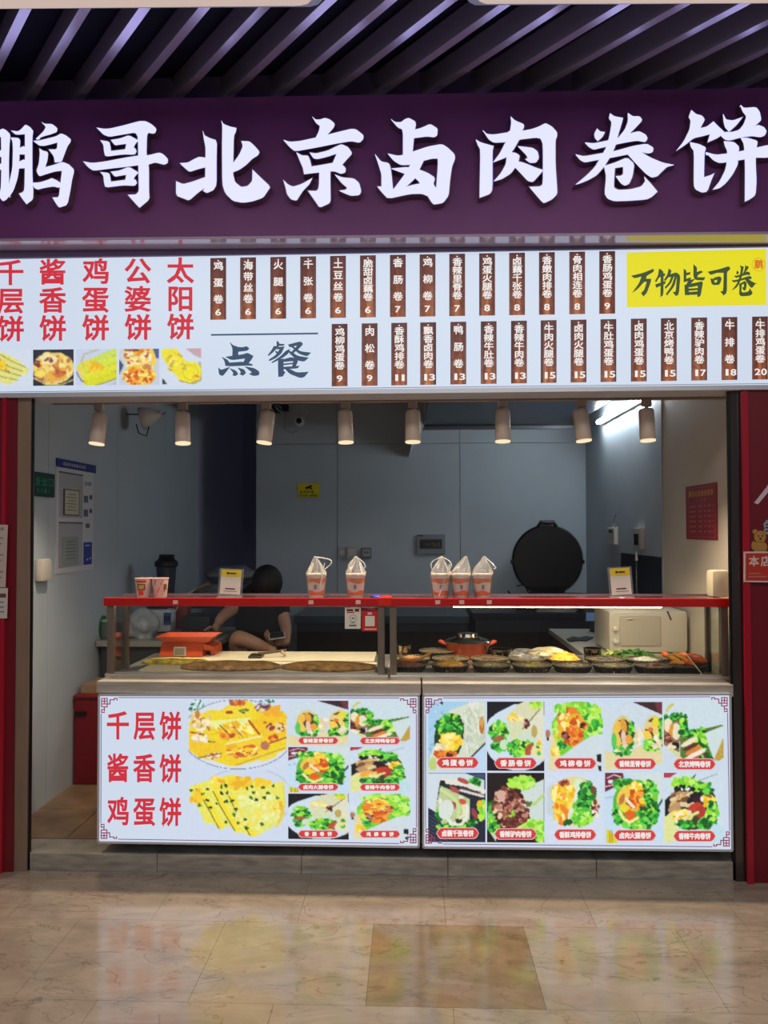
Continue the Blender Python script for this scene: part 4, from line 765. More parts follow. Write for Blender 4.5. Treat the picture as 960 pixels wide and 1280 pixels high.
# ------------------------------------------------------------------ threshold, door frame, side panels
CURB = mat('worn_steel_threshold', rgb(172, 166, 152), 0.4, 0.3, noise=0.3, nscale=9, stretch=(1, 1, 5))
ZF = 0.08
xl, xr = P(18, 1080, 0).x, P(934, 1080, 0).x
thr = empty('trim_1', (0, 0.1, 0), kind='structure')
for k in range(5):
    xa = xl + (xr - xl) * k / 5; xb = xl + (xr - xl) * (k + 1) / 5
    MB().bb((xa + 0.0008, 0.0, 0.0), (xb - 0.0008, 0.16, ZF), bevel=0.004).build('threshold_plate', CURB, thr)
def vstrip(name, x0, x1, yb0, Y, m, thick=0.05, ytop=488, dx=0.0):
    """vertical strip between pixel columns (measured at the bottom row yb0), straight in the world."""
    a = P(x0, yb0, Y); b = P(x1, yb0, Y); zt = 2.98
    return struct(MB().bb((a.x, Y, 0.0 if dx == 0 else dx), (b.x, Y + thick, zt)).build(name, m))
FRM = mat('brown_steel_frame', rgb(146, 122, 104), 0.42, 0.2, noise=0.12, nscale=4, stretch=(5, 5, 1))
vstrip('wall_front_left', -300, 16, 1086, -0.02, REDP, 0.12)
vstrip('trim_2', 16.5, 33.5, 1082, -0.01, FRM, 0.03)
vstrip('trim_3', 34, 37.3, 1075, 0.0, BLACKM, 0.012)
GLOSSB = mat('black_mirror_glass', rgb(20, 20, 24), 0.06, 0.0, spec=1.0, coat=1.0)
vstrip('trim_4', 916, 919.5, 1068, 0.0, BLACKM, 0.012)
vstrip('trim_5', 919.8, 933.5, 1085, -0.01, mat('dark_mirror_steel', rgb(104, 96, 92), 0.16, 0.85), 0.03)
vstrip('wall_front_right', 934, 1240, 1090, -0.02, REDP, 0.12)
struct(MB().bb((P(934, 1090, -.03).x, -0.035, 0), (P(942, 1090, -.03).x, -0.02, P(940,489,-.03).z)).build('trim_6', mat('highlit_red_edge', rgb(168, 20, 44), 0.3)))  # folded lip, its edge highlight painted in as a brighter red
struct(MB().bb((P(-2, 1090, -.03).x, -0.035, 0), (P(3, 1090, -.03).x, -0.02, P(0,497,-.03).z)).build('trim_7', mat('highlit_red_edge', rgb(168, 20, 44), 0.3)))
# feet of the side panels
# interior shell
XL, XR, YB = -1.975, 1.54, 3.40
fl = empty('floor_interior', (0, 1.5, ZF), kind='structure')
MB().bb((XL - 0.05, 0.16, 0), (2.0, 6.0, ZF - 0.004)).build('interior_screed', mat('grout_dark', rgb(70, 56, 44), 0.8), fl)
ST = mat('brown_stone_tile', rgb(134, 110, 86), 0.4, noise=0.35, nscale=7)
o0 = None; x_j = -1.655
for i in range(-1, 8):
    for j in range(0, 9):
        if i > 1 and j > 3: continue
        if o0 is None: o0 = MB().bb((0.002, 0.002, -0.004), (0.328, 0.378, 0.0)).build('interior_floor_tile', ST, fl, local=True); o = o0
        else: o = o0.copy(); COL.objects.link(o); o.parent = fl
        o.location = (x_j + i * 0.33, 0.165 + j * 0.38 - 1.5, 0)
wl = empty('wall_left', (XL, 2.0, ZF), kind='structure')
ys = [0.14, 0.62, 1.6, 2.58, 3.56]
for a, b in zip(ys, ys[1:]): MB().bb((XL - 0.05, a + 0.0015, ZF), (XL, b - 0.0015, 3.1)).build('wall_panel', WALLM, wl)
wb = empty('wall_back', (0, YB, ZF), kind='structure')
xs = [P(320, 600, YB).x, P(421.7, 600, YB).x, P(575, 600, YB).x, XR]; zs = [ZF, P(480, 554.5, YB).z, 3.1]
for a, b in zip(xs, xs[1:]):
    for c, d in zip(zs, zs[1:]): MB().bb((a + 0.002, YB, c + 0.002), (b - 0.002, YB + 0.08, d - 0.002)).build('wall_panel', WALLM, wb)
wr = empty('wall_right', (XR, 1.5, ZF), kind='structure')
ym = PX(828, 600, XR).y
WARMW = mat('spotlit_wall_panel', rgb(214, 204, 186), 0.5, noise=0.04, nscale=3)  # same wall panel, with the warm spotlight tint put into its colour
MB().bb((XR, 0.1, ZF), (XR + 0.05, ym - 0.006, 3.1)).build('wall_panel', WARMW, wr)
MB().bb((XR, ym + 0.006, ZF), (XR + 0.05, YB, 3.1)).build('wall_panel', WALLM, wr)
MB().bb((XR - 0.006, ym - 0.008, ZF), (XR + 0.02, ym + 0.008, 3.1)).build('joint_strip', mat('aluminium_strip', rgb(200, 200, 205), 0.3, 0.5), wr)
struct(MB().bb((XL - 0.05, 5.4, ZF), (2, 5.45, 3.1)).build('wall_back_passage', mat('dark_blue_grey_wall', rgb(176, 182, 206), 0.7)))
struct(MB().bb((XL - 0.05, 3.56, ZF), (XL, 5.4, 3.1)).build('wall_left_passage', mat('dark_blue_grey_wall', rgb(176, 182, 206), 0.7)))
struct(MB().bb((XL - 0.05, 0.16, 3.1), (2.0, 5.45, 3.15)).build('ceiling_interior', mat('grey_interior_ceiling', rgb(150, 155, 165), 0.8)))
# soffit behind the menu board
zb = P(480, 493, 0.1).z
struct(MB().bb((XL - 0.02, 0.13, zb + 0.012), (XR, 0.19, 3.1)).build('trim_8', mat('beige_soffit', rgb(150, 138, 130), 0.5)))

# ------------------------------------------------------------------ counter light boxes
YC_ = -0.02
def corner_fret(px, py, sx, sy, u, parent):
    """small meander ornament in the corner, u = unit in px"""
    mb = MB(); Y = YC_ - 0.0024
    segs = [((0, 0), (4, 0)), ((4, 0), (4, 2)), ((4, 2), (0, 2)), ((0, 0), (0, 6)), ((2, 0), (2, 4)), ((0, 4), (4, 4)), ((4, 4), (4, 1)), ((4, 4), (6, 4)), ((6, 4), (6, 1)), ((6, 1), (9, 1)), ((9, 1), (9, 0)), ((9, 0), (11, 0)), ((11, 0), (11, 1.2)), ((4, 4), (4, 6)), ((0, 6), (4, 6)), ((2, 6), (2, 9)), ((0, 8), (2, 8)), ((0, 8), (0, 10)), ((0, 10), (2, 10))]
    for (ax, ay), (bx, by) in segs:
        x0, x1 = sorted((ax, bx)); y0, y1 = sorted((ay, by)); h = 0.36
        pts = [(px + sx * (x0 - h) * u, py + sy * (y0 - h) * u), (px + sx * (x1 + h) * u, py + sy * (y0 - h) * u), (px + sx * (x1 + h) * u, py + sy * (y1 + h) * u), (px + sx * (x0 - h) * u, py + sy * (y1 + h) * u)]
        mb.prism([P(x, y, Y) for x, y in pts], (0, 0.0006, 0))
    return mb.build('corner_ornament', LPLUM, parent)
PLQ = mat('backlit_plaque_red', rgb(205, 62, 62), emit=1.0); PLQW = mat('backlit_plaque_rim', rgb(232, 170, 175), emit=1.0)
def plaque(cx, cy, wd, ht, text, parent):
    def oct_(k, Y, d):
        a, b = wd / 2 - k, ht / 2 - k; c = ht * 0.3
        pts = [(-a, 0), (-a + c * .6, -b + c * .5), (-a + c * 1.3, -b), (a - c * 1.3, -b), (a - c * .6, -b + c * .5), (a, 0), (a - c * .6, b - c * .5), (a - c * 1.3, b), (-a + c * 1.3, b), (-a + c * .6, b - c * .5)]
        return MB().prism([P(cx + x, cy + y, Y) for x, y in pts], (0, d, 0))
    r = oct_(0, YC_ - 0.0026, 0.0008).build('name_plaque', PLQW, parent)
    oct_(0.9, YC_ - 0.0034, 0.0006).build('plaque_field', PLQ, r)
    n = len(text); span = wd * (0.62 if n > 4 else 0.56); st = span / (n - 1)
    cw = min(st * 0.98, ht * 0.62) if n > 4 else ht * 0.58
    letters('lettering', [(c, cx - span / 2 + i * st, cy, cw, ht * 0.56) for i, c in enumerate(text)], YC_ - 0.0036, LWHITE, r, bold=0.035, relief=0.0006)
def lightbox(name, corners, lab):
    r = empty(name, P(*corners[3], YC_), lab, 'light box')
    cs = quadpx(corners, YC_); c = sum(cs, Vector()) / 4
    MB().prism([p + Vector((0, 0.006, 0)) for p in cs], (0, 0.062, 0)).build('case', BLACKM, r)
    MB().prism(cs, (0, 0.005, 0)).build('backlit_face', BOXW, r)
    fm = MB()
    for a, b in zip(cs, cs[1:] + cs[:1]):
        dv = (b - a).normalized(); n_ = Vector((-dv.z, 0, dv.x)); n_ = n_ if n_.dot(c - a) > 0 else -n_
        fm.prism([a - n_ * 0.004, b - n_ * 0.004, b + n_ * 0.005, a + n_ * 0.005], (0, -0.006, 0))
    fm.build('frame', BOXF, r)
    return r
lb1 = lightbox('counter_lightbox', [(124, 868.5), (523.5, 869), (523.5, 1058.5), (123, 1052.5)], 'left glowing counter light box with red pancake writing and two big pancake photos')
lb2 = lightbox('counter_lightbox', [(529, 869), (912.5, 867.5), (915, 1063), (529, 1059)], 'right glowing counter light box with two rows of five wrap photos')
for r, (x0, y0, x1, y1, x2, y2, x3, y3) in ((lb1, (126, 872, 521, 872.5, 521, 1054.5, 125.5, 1049)), (lb2, (531.5, 872.5, 910, 871, 912.5, 1058.5, 531.5, 1055))):
    for (px, py, sx, sy) in ((x0 + 1, y0 + 1, 1, 1), (x1 - 1, y1 + 1, -1, 1), (x2 - 1, y2 - 1, -1, -1), (x3 + 1, y3 - 1, 1, -1)): corner_fret(px, py, sx, sy, 1.75, r)
    mb = MB(); Y = YC_ - 0.0012
    for a, b, c, d in ((x0 + 22, y0, x1 - 22, y1), (x3 + 22, y3, x2 - 22, y2)): mb.prism([P(a, b - .5, Y), P(c, d - .5, Y), P(c, d + .5, Y), P(a, b + .5, Y)], (0, 0.0006, 0))
    for a, b, c, d in ((x0 + .5, y0 + 20, x3 + .5, y3 - 20), (x1 - .5, y1 + 20, x2 - .5, y2 - 20)): mb.prism([P(a - .5, b, Y), P(a + .5, b, Y), P(c + .5, d, Y), P(c - .5, d, Y)], (0, 0.0006, 0))
    mb.build('border_line', mat('backlit_violet_line', rgb(120, 90, 130), emit=1.0), r)
for row, (tx, y) in enumerate((('千层饼', 906.8), ('酱香饼', 960), ('鸡蛋饼', 1014.3))):
    letters('lettering', [(c, x, y + (0, .3, .6)[i], 27 if c != '千' else 28, 35.5) for i, (c, x) in enumerate(zip(tx, (147.5, 180.5, 213)))], YC_, LRED, lb1, bold=0.024)
draw('layered', (40, 58, 915, 690), 130, 96).mesh('food_photo', pcorn(235.6, 874, 358.7, 963, YC_ - 0.001), lb1)
draw('scallion', (40, 20, 915, 632), 130, 92).mesh('food_photo', pcorn(235.6, 963, 358.7, 1048.6, YC_ - 0.001, 0, 0.8), lb1)
SM = [('tenderloin', (50, 50, 920, 1000)), ('duck', (20, 30, 850, 900)), ('ham', (60, 30, 940, 1000)), ('beef', (40, 30, 850, 960)), ('sausage', (45, 25, 905, 1060)), ('fillet', (20, 40, 890, 1060))]
NM = ['香辣里脊卷饼', '北京烤鸭卷饼', '卤肉火腿卷饼', '香辣牛肉卷饼', '香肠卷饼', '鸡柳卷饼']
for i, (k, wn) in enumerate(SM):
    c, r_ = i % 2, i // 2
    x0, x1 = ((360.3, 435.9), (437.8, 513.0))[c]; y0, y1 = ((875.8, 932.3), (933.8, 990.4), (992, 1048.6))[r_]
    draw(k, wn, 78, 60).mesh('food_photo', pcorn(x0, y0, x1, y1, YC_ - 0.001, 0.1, 0.6 + .2 * r_), lb1)
    plaque((397.8, 475)[c], (925.8, 983.8, 1043)[r_] + (0, .3)[c] - (0, 0, .6)[r_], 51, 9.6, NM[i], lb1)
BG = ['egg', 'sausage', 'fillet', 'tenderloin', 'duck', 'lotus', 'donkey', 'crispy', 'ham', 'beef']
WN = [(60, 25, 920, 1055), (45, 25, 905, 1060), (20, 40, 890, 1078), (50, 45, 920, 1078), (20, 30, 850, 950), (70, 10, 935, 1045), (50, 15, 905, 1055), (30, 15, 890, 1045), (55, 30, 940, 1078), (40, 30, 850, 975)]
NB = ['鸡蛋卷饼', '香肠卷饼', '鸡柳卷饼', '香辣里脊卷饼', '北京烤鸭卷饼', '卤藕千张卷饼', '香辣驴肉卷饼', '香酥鸡排卷饼', '卤肉火腿卷饼', '香辣牛肉卷饼']
XC = [(535.2, 606.8), (608.8, 680.4), (682, 753.9), (755.8, 828.2), (829.8, 905)]
for i in range(10):
    x0, x1 = XC[i % 5]; y0, y1 = ((877, 963), (966, 1052.5))[i // 5]; k = 0.35 * (i % 5)
    draw(BG[i], WN[i], 80, 96).mesh('food_photo', pcorn(x0, y0, x1, y1 + k * 1.2, YC_ - 0.001, 0, .4), lb2)
    plaque((572, 644.5, 719, 793.8, 868.2)[i % 5], (953.4, 1041.6)[i // 5] + (0.45 if i // 5 == 0 else 0.9) * (i % 5), 53.5, 14.2, NB[i], lb2)

# ------------------------------------------------------------------ serving counter and glass cases
X0, X1 = P(126, 860, 0.04).x, P(911, 860, 0.04).x
ctr = empty('serving_counter', ((X0 + X1) / 2, 0.4, ZF), 'long stainless steel serving counter behind the two light boxes', 'counter')
zs0 = P(500, 868, 0.0).z; zs1 = P(500, 853, 0.0).z; zd = 0.862
MB().bb((X0 + 0.02, 0.058, ZF + 0.04), (X1 - 0.02, 0.78, zs0)).build('cabinet_body', DARKI, ctr)
xm = P(527, 860, 0).x
MB().bb((X0, -0.012, zs0), (xm - 0.003, 0.78, zs1), bevel=0.004).build('steel_sill', STEEL, ctr)
MB().bb((xm + 0.003, -0.012, zs0), (X1, 0.78, zs1), bevel=0.004).build('steel_sill', STEEL, ctr)
lg = MB()
for x in (X0 + .08, xm, X1 - .08):
    for y in (0.2, 0.7): lg.tube([(x, y, ZF), (x, y, ZF + 0.05)], 0.02)
lg.build('foot', STEELD, ctr)
# cardboard scraps pushed under the light boxes
YG = 0.12
zt1, zt0 = P(500, 747.2, YG).z, P(500, 757.6, YG).z
def case(x0, x1, lab, led, side_l, side_r):
    r = empty('display_case', ((x0 + x1) / 2, 0.4, zs1), lab, 'display case')
    zr = P(500, 843, YG).z
    MB().bb((x0, YG - 0.02, zs1), (x1, YG + 0.02, zr), bevel=0.003).build('bottom_rail', STEEL, r)
    MB().bb((x0 + .01, YG + 0.02, zs1), (x1 - .01, 0.76, zd), bevel=0.0).build('deck', mat('pale_steel_deck', rgb(150, 146, 136), 0.3, 0.5), r)
    MB().bb((x0 - 0.006, YG - 0.022, zt0), (x1 + 0.006, YG - 0.004, zt1), bevel=0.003).build('red_top_band', REDE, r)
    MB().bb((x0, YG - 0.004, zt1 - 0.010), (x1, YG + 0.20, zt1 - 0.003)).build('top_glass_shelf', mat('smoked_shelf', rgb(88, 66, 62), 0.12, 0.2, coat=0.6), r)
    MB().bb((x0, YG + 0.20, zt1 - 0.014), (x1, YG + 0.208, zt1 + 0.002)).build('shelf_edge', mat('rose_steel_edge', rgb(170, 140, 150), 0.25, 0.7), r)
    MB().bb((x0 + 0.02, YG, zr), (x1 - 0.02, YG + 0.005, zt0)).build('front_glass', GLASS, r)
    bk = MB()
    for x in (side_l, side_r):
        MB().bb((x - 0.016, YG - 0.012, zs1), (x + 0.016, YG + 0.02, zt0), bevel=0.002).build('post', STEELD, r)
        MB().bb((x - 0.012, YG + 0.18, zd), (x + 0.012, YG + 0.205, zt0), bevel=0.002).build('post', STEELD, r)
    for x in (x0 + 0.018, x1 - 0.018): MB().bb((x - 0.002, YG + .02, zd), (x + 0.002, YG + .18, zt0)).build('side_glass', GLASS, r)
    tr = MB(); tr.bb((x0 + 0.03, YG - 0.002, zr), (x1 - 0.03, YG + 0.012, zr + 0.006)); tr.build('glass_channel', mat('bright_aluminium', rgb(196, 192, 184), 0.3, 0.6), r)
    MB().bb(((x0 + 0.05) if led is LEDO else P(567, 760, YG).x, YG + 0.008, zt0 - (0.007 if led is LEDW else 0.0)), ((x1 - 0.05) if led is LEDO else P(828, 760, YG).x, YG + 0.024, zt0 + 0.008)).build('led_strip', led, r)
    return r
cx0, cx1, cxm = P(133, 800, YG).x, P(909, 800, YG).x, P(486.5, 800, YG).x
LEDW = mat('warm_led_strip', (1.0, 0.78, 0.45, 1), emit=22.0); LEDO = mat('weak_led_strip', (1.0, 0.8, 0.5, 1), emit=12)
c1 = case(cx0, cxm - 0.004, 'left glass display case with a red top band over the pancakes', LEDO, P(139, 800, YG).x, P(476.5, 800, YG).x)
c2 = case(cxm + 0.004, cx1, 'right glass display case with a red top band over the filling baskets', LEDW, P(491.5, 800, YG).x, P(905, 800, YG).x)
PTAG = mat('pink_white_sticker', rgb(225, 196, 186), 0.5)
for cs_, xs_ in ((c1, (219, 388.5, 447.5)), (c2, (547, 577, 611.5, 641 + 0))):
    for x in xs_:
        if x == 641: continue
        MB().prism([P(x - 3, 750.5, YG - 0.0235), P(x + 3.2, 750.2, YG - 0.0235), P(x + 3.4, 755, YG - 0.0235), P(x - 2.8, 755.3, YG - 0.0235)], (0, 0.001, 0)).build('price_sticker', PTAG, cs_)
tp = MB().bb((P(473, 750, YG).x, YG - 0.026, zt0 + .004), (P(489, 750, YG).x, YG + 0.1, zt1 + 0.0015)).build('red_tape_strip', mat('orange_red_tape', rgb(222, 44, 26), 0.3)); tag(tp, 'orange red tape wrapped over the joint of the two display cases', 'tape')

# ------------------------------------------------------------------ items standing on the counter top
ZT = zt1 - 0.003
def small_cup(px, lab):
    p = PZ(px, 748.5, ZT); r = empty('paper_cup', (p.x, YG + 0.045, ZT), lab, 'cup', 'small printed cups on the left end of the counter top')
    c = (p.x, YG + 0.045, ZT); h = 0.092
    mb = MB(); mb.lathe([(0.0, 0), (0.029, 0), (0.031, 0.004), (0.0385, h - .004), (0.041, h - .003), (0.041, h), (0.038, h), (0.030, 0.006), (0, 0.006)], c, 28); mb.build('cup_body', mat('pale_pink_paper', rgb(226, 196, 180), 0.5, noise=0.05, nscale=60), r, smooth=True)
    def wrap(a0, a1, z0, z1, m, nm, seg=6):
        b = MB(); rr = lambda z: 0.0316 + (0.0385 - 0.031) * z / h + 0.0006
        g_ = [[b.b.verts.new((c[0] + rr(z) * math.sin(a0 + (a1 - a0) * i / seg), c[1] - rr(z) * math.cos(a0 + (a1 - a0) * i / seg), ZT + z)) for i in range(seg + 1)] for z in (z0, z1)]
        for i in range(seg): b.b.faces.new((g_[0][i], g_[0][i + 1], g_[1][i + 1], g_[1][i]))
        return b.build(nm, m, r)
    RP = mat('red_orange_print', rgb(214, 76, 50), 0.5); GP = mat('gold_print', rgb(214, 178, 96), 0.5)
    return r, wrap, RP, GP
r, wrap, RP, GP = small_cup(171.5, 'left small pink paper cup with a round gold badge and red block print')
wrap(-0.35, 0.35, 0.012, 0.034, RP, 'red_print_patch'); wrap(-0.55, 0.55, 0.036, 0.066, mat('olive_print', rgb(120, 88, 40), .5), 'badge_ring'); wrap(-0.36, 0.36, 0.041, 0.061, GP, 'badge'); wrap(-0.7, 0.7, 0.072, 0.082, RP, 'red_print_band')
r, wrap, RP, GP = small_cup(193, 'right small pink paper cup with scattered red print')
for k in range(16): a = -1.1 + 0.145 * k; z = 0.014 + 0.012 * ((k * 7) % 6); wrap(a, a + 0.16, z, z + 0.009, RP if k % 3 else GP, 'red_print_patch', 1)
wrap(0.75, 1.25, 0.036, 0.064, mat('olive_print', rgb(120, 88, 40), .5), 'badge_ring')

CUPW = mat('white_paper_cup', rgb(252, 242, 228), 0.45); ORB = mat('orange_cup_print', rgb(250, 128, 4), 0.45)
def bag_drink(px, idx, apex, loops, lab, straw=None, lean=0.0):
    p = PZ(px, 748, ZT); y = YG + 0.055; c = Vector((p.x, y, ZT))
    r = empty('drink_cup', c, 'white paper cup with orange bands inside the ' + lab, 'cup', 'orange banded cups in plastic bags'); h = 0.105
    R = lambda z: 0.033 + 0.0105 * z / h
    MB().lathe([(0, 0), (0.033, 0), (R(h), h), (R(h) + .002, h), (R(h) + .002, h + .003), (0, h + .003)], c + Vector((0, 0, .001)), 28).build('cup_body', CUPW, r, smooth=True)
    MB().lathe([(R(h) + .003, h - .002), (R(h) + .0035, h + .006), (R(h) - .003, h + .009), (0, h + .009)], c, 28).build('lid', mat('cream_lid', rgb(240, 226, 205), .4), r, smooth=True)
    for (za, zb, ph, nm) in ((0.071, 0.092, 0, 'orange_band'), (0.012, 0.031, 1.6, 'orange_band')):
        b = MB(); n = 40; lo = []; hi = []
        for k in range(n):
            a = 2 * PI * k / n; w_ = 0.005 * math.sin(3 * a + ph + idx); z0 = za + (w_ if za > .05 else 0); z1 = zb + (0 if za > .05 else w_)
            for z, L in ((z0, lo), (z1, hi)): L.append(b.b.verts.new(c + Vector(((R(z) + .0009) * math.cos(a), (R(z) + .0009) * math.sin(a), z))))
        for k in range(n): b.b.faces.new((lo[k], lo[(k + 1) % n], hi[(k + 1) % n], hi[k]))
        b.build(nm, ORB, r)
    pr = MB(); pr.prism([c + Vector((x, -R(.055) - .0012, z)) for x, z in ((-.006, .042), (.006, .042), (.006, .062), (-.006, .062))], (0, .001, 0)); pr.build('printed_mark', mat('grey_brown_print', rgb(150, 128, 108), .6), r)
    b = empty('plastic_bag', c, lab + ' over a cup on the counter top', 'plastic bag', 'clear bags over the orange cups')
    mb = MB(); mb.closed = False; n = 22; rnd = random.Random(idx)
    prof = [(0.034, 0.0005), (0.040, 0.02), (0.045, 0.06), (0.048, 0.10), (0.047, 0.118), (0.036, 0.14), (0.024, 0.162), (0.012, 0.182), (0.006, 0.195)]
    H = prof[-1][1]
    def fn(v, a):
        t = max(0, (v.z - 0.115) / (H - 0.115)); k = 1 + 0.09 * mnoise.noise(Vector((math.cos(a) * 2.3, math.sin(a) * 2.3, v.z * 45 + idx * 9))) + (0.10 if v.z > .115 else .02) * math.sin(a * 7 + v.z * 40 + idx)
        return Vector((v.x * k + apex * (t ** 1.35), v.y * k, v.z))
    mb.lathe(prof, c, n, fn=fn); mb.build('bag_film', FILM, b, smooth=True)
    lp = MB(); ap = c + Vector((apex, 0, H - .004))
    for (dx, dz, ex, ez) in loops:
        pts = [ap + Vector((dx * math.sin(t * PI) + ex * t, 0.004 * math.sin(5 * t), dz * math.sin(t * PI) + ez * t)) for t in [i / 8 for i in range(9)]]
        lp.tube(pts, [0.0028 + 0.0012 * math.sin(3 * i) for i in range(9)], 5)
    lp.build('bag_handle', glassy('bag_handle_film', (0.9, 0.9, 0.9, 1), 0.12, 0.42, (0.95, 0.95, 0.95, 1), .2), b, smooth=True)
    cr = MB()
    for k in range(5):
        a = -PI / 2 + (k - 2) * 0.6
        pts = []
        for (rr, z) in prof[3:]:
            pts.append(c + fn(Vector((rr * 1.02 * math.cos(a + z * 6 - .6), rr * 1.02 * math.sin(a + z * 6 - .6), z)), a))
        cr.tube(pts, 0.0008, 4)
    cr.build('bag_crease', glassy('bag_handle_film', (1, 1, 1, 1)), b)
    if straw:
        MB().tube([c + Vector((straw[0], -.045, straw[1])), c + Vector((straw[2], -.03, straw[3]))], 0.0026, 8).build('straw', mat('white_straw', rgb(236, 230, 222), .3), r)
bag_drink(393.5, 1, -0.006, [(0.055, 0.012, 0.045, -0.06), (0.02, -0.02, 0.02, -0.07)], 'leftmost clear bag with a bent handle', (0.022, 0.05, 0.043, 0.165))
bag_drink(443.5, 2, 0.0, [(0.028, 0.0, 0.03, -0.07), (-0.02, 0.0, -0.026, -0.07)], 'second clear bag beside the blue lid')
bag_drink(551.5, 3, 0.004, [(0.03, 0.006, 0.03, -0.07), (-0.03, 0.006, -0.036, -0.07)], 'middle clear bag crossed by a straw', (-0.01, 0.01, 0.042, 0.158))
bag_drink(577, 4, 0.024, [(0.008, -0.004, 0.008, -0.06)], 'fourth clear bag with its tip pulled right')
bag_drink(604, 5, 0.012, [(0.02, -0.012, 0.036, -0.04), (0.03, -0.02, 0.04, -0.055)], 'rightmost clear bag with twisted handle loops')
p = PZ(466, 748, ZT)
MB().lathe([(0, 0), (0.028, 0), (0.029, .006), (0.026, .009), (0, .008)], (p.x + 0.015, YG + 0.06, ZT), 28).build('lid_tmp', mat('blue_plastic', rgb(36, 64, 190), .3), None, smooth=True)
o = bpy.data.objects['lid_tmp']; o.name = 'bottle_lid'; o.location.z = ZT; tag(o, 'round blue plastic lid lying beside the second bagged drink', 'lid')

def card_stand(px0, px1, pt, pb, tilt, lab):
    p = PZ((px0 + px1) / 2, pb, ZT); y = YG + 0.03; wd = (px1 - px0) * (y - CAM.y) / F; ht = (pb - pt) * (y - CAM.y) / F
    r = empty('card_stand', (p.x, y, ZT), lab, 'sign stand'); c = Vector((p.x, y, ZT + 0.006)); R_ = Matrix.Rotation(tilt, 3, 'Y') @ Matrix.Rotation(-0.12, 3, 'X')
    f = lambda x, yy, z: c + R_ @ Vector((x, yy, z))
    def slab(x0, x1, z0, z1, ya, yb, m, nm, par=r):
        b = MB(); b.prism([f(x0, ya, z0), f(x1, ya, z0), f(x1, ya, z1), f(x0, ya, z1)], R_ @ Vector((0, yb - ya, 0))); return b.build(nm, m, par)
    slab(-wd / 2, wd / 2, 0, ht, -0.002, 0.004, ACRYL, 'acrylic_plate')
    k = 0.42 * wd
    slab(-k, k, 0.010, ht - .006, -0.0035, -0.0025, mat('white_card', rgb(232, 226, 208), .5), 'printed_card')
    slab(-k, k, ht * 0.70, ht - .006, -0.0042, -0.0036, mat('yellow_card_header', rgb(226, 196, 40), .5), 'yellow_header')
    slab(-k * .45, -k * .2, ht * .79, ht * .86, -0.0047, -0.0043, BLACKP, 'header_mark'); slab(-k * .15, k * .5, ht * .80, ht * .85, -0.0047, -0.0043, BLACKP, 'header_text_line')
    slab(-k * .5, k * .5, ht * .25, ht * .29, -0.0042, -0.0036, BLACKP, 'text_line'); slab(-k * .6, k * .7, ht * .17, ht * .19, -0.0042, -0.0036, mat('grey_print', rgb(120, 116, 106), .5), 'text_line')
    MB().box(c + Vector((0, 0.0, -0.003)), (wd * 1.0, 0.05, 0.006), bevel=.002).build('acrylic_foot', ACRYL, r)
card_stand(266.5, 297, 714, 749, 0.05, 'acrylic card stand with yellow header on the left half of the counter')
card_stand(767, 796, 712, 749, -0.05, 'acrylic card stand with yellow header on the right half of the counter')

# hanging cards on the left case
def hang(px0, py0, px1, py1, m, nm, lab):
    Y = YG - 0.006
    r = empty(nm, P((px0 + px1) / 2, py1, Y), lab, 'card')
    MB().prism([P(px0, py0, Y), P(px1, py0, Y), P(px1, py1, Y), P(px0, py1, Y)], (0, 0.0025, 0)).build('card_sheet', m, r)
    def bit(x0, y0, x1, y1, mm, n_): MB().prism([P(x0, y0, Y - .0008), P(x1, y0, Y - .0008), P(x1, y1, Y - .0008), P(x0, y1, Y - .0008)], (0, 0.0007, 0)).build(n_, mm, r)
    return bit
bit = hang(431, 759.5, 450.8, 786, mat('white_card', rgb(232, 226, 208), .5), 'hanging_card', 'white hanging card with a round grey emblem under the red band')
RT = mat('red_print', rgb(190, 40, 50), .5); GPX = mat('grey_print', rgb(120, 116, 106), .5)
bit(433.5, 761.5, 441.5, 764, mat('dark_wine_print', rgb(80, 26, 40), .5), 'heading_text'); bit(433.5, 764.8, 443, 766.3, RT, 'heading_text'); bit(443.5, 761.2, 449, 764.6, mat('dark_wine_print', rgb(80, 26, 40), .5), 'heading_mark')
bit(436.5, 780.8, 445.5, 783, GPX, 'text_line'); bit(438, 778, 444, 779, GPX, 'text_line')
r_ = [o for o in COL.objects if o.name.startswith('hanging_card')][0]
mb = MB(); Y = YG - 0.0068
for k in range(20):
    a0, a1 = 2 * PI * k / 20, 2 * PI * (k + .7) / 20; mb.prism([P(441.3 + 4.6 * f * math.cos(a), 773 + 4.6 * f * math.sin(a), Y) for f, a in ((1, a0), (1, a1), (.84, a1), (.84, a0))], (0, .0006, 0))
mb.build('round_emblem', GPX, r_); bit(439.6, 772, 443, 773.8, GPX, 'emblem_text')
bit = hang(452.2, 759.5, 472, 789, mat('red_card', rgb(202, 40, 36), .45), 'hanging_card', 'red hanging card with a blank white square beside the steel post')
bit(452.5, 759.6, 471.8, 763.6, mat('dark_red_print', rgb(110, 20, 34), .5), 'dark_header'); bit(455, 760.8, 469, 762.4, mat('pink_print', rgb(214, 130, 130), .5), 'header_text'); bit(459.5, 765.5, 465, 768.3, mat('pale_pink_print', rgb(236, 190, 180), .5), 'heading_text')
bit(456.5, 770, 468.3, 782.8, mat('white_card', rgb(232, 226, 208), .5), 'blank_square'); bit(455.5, 785.6, 470.8, 787.2, mat('pale_pink_print', rgb(236, 190, 180), .5), 'text_line')

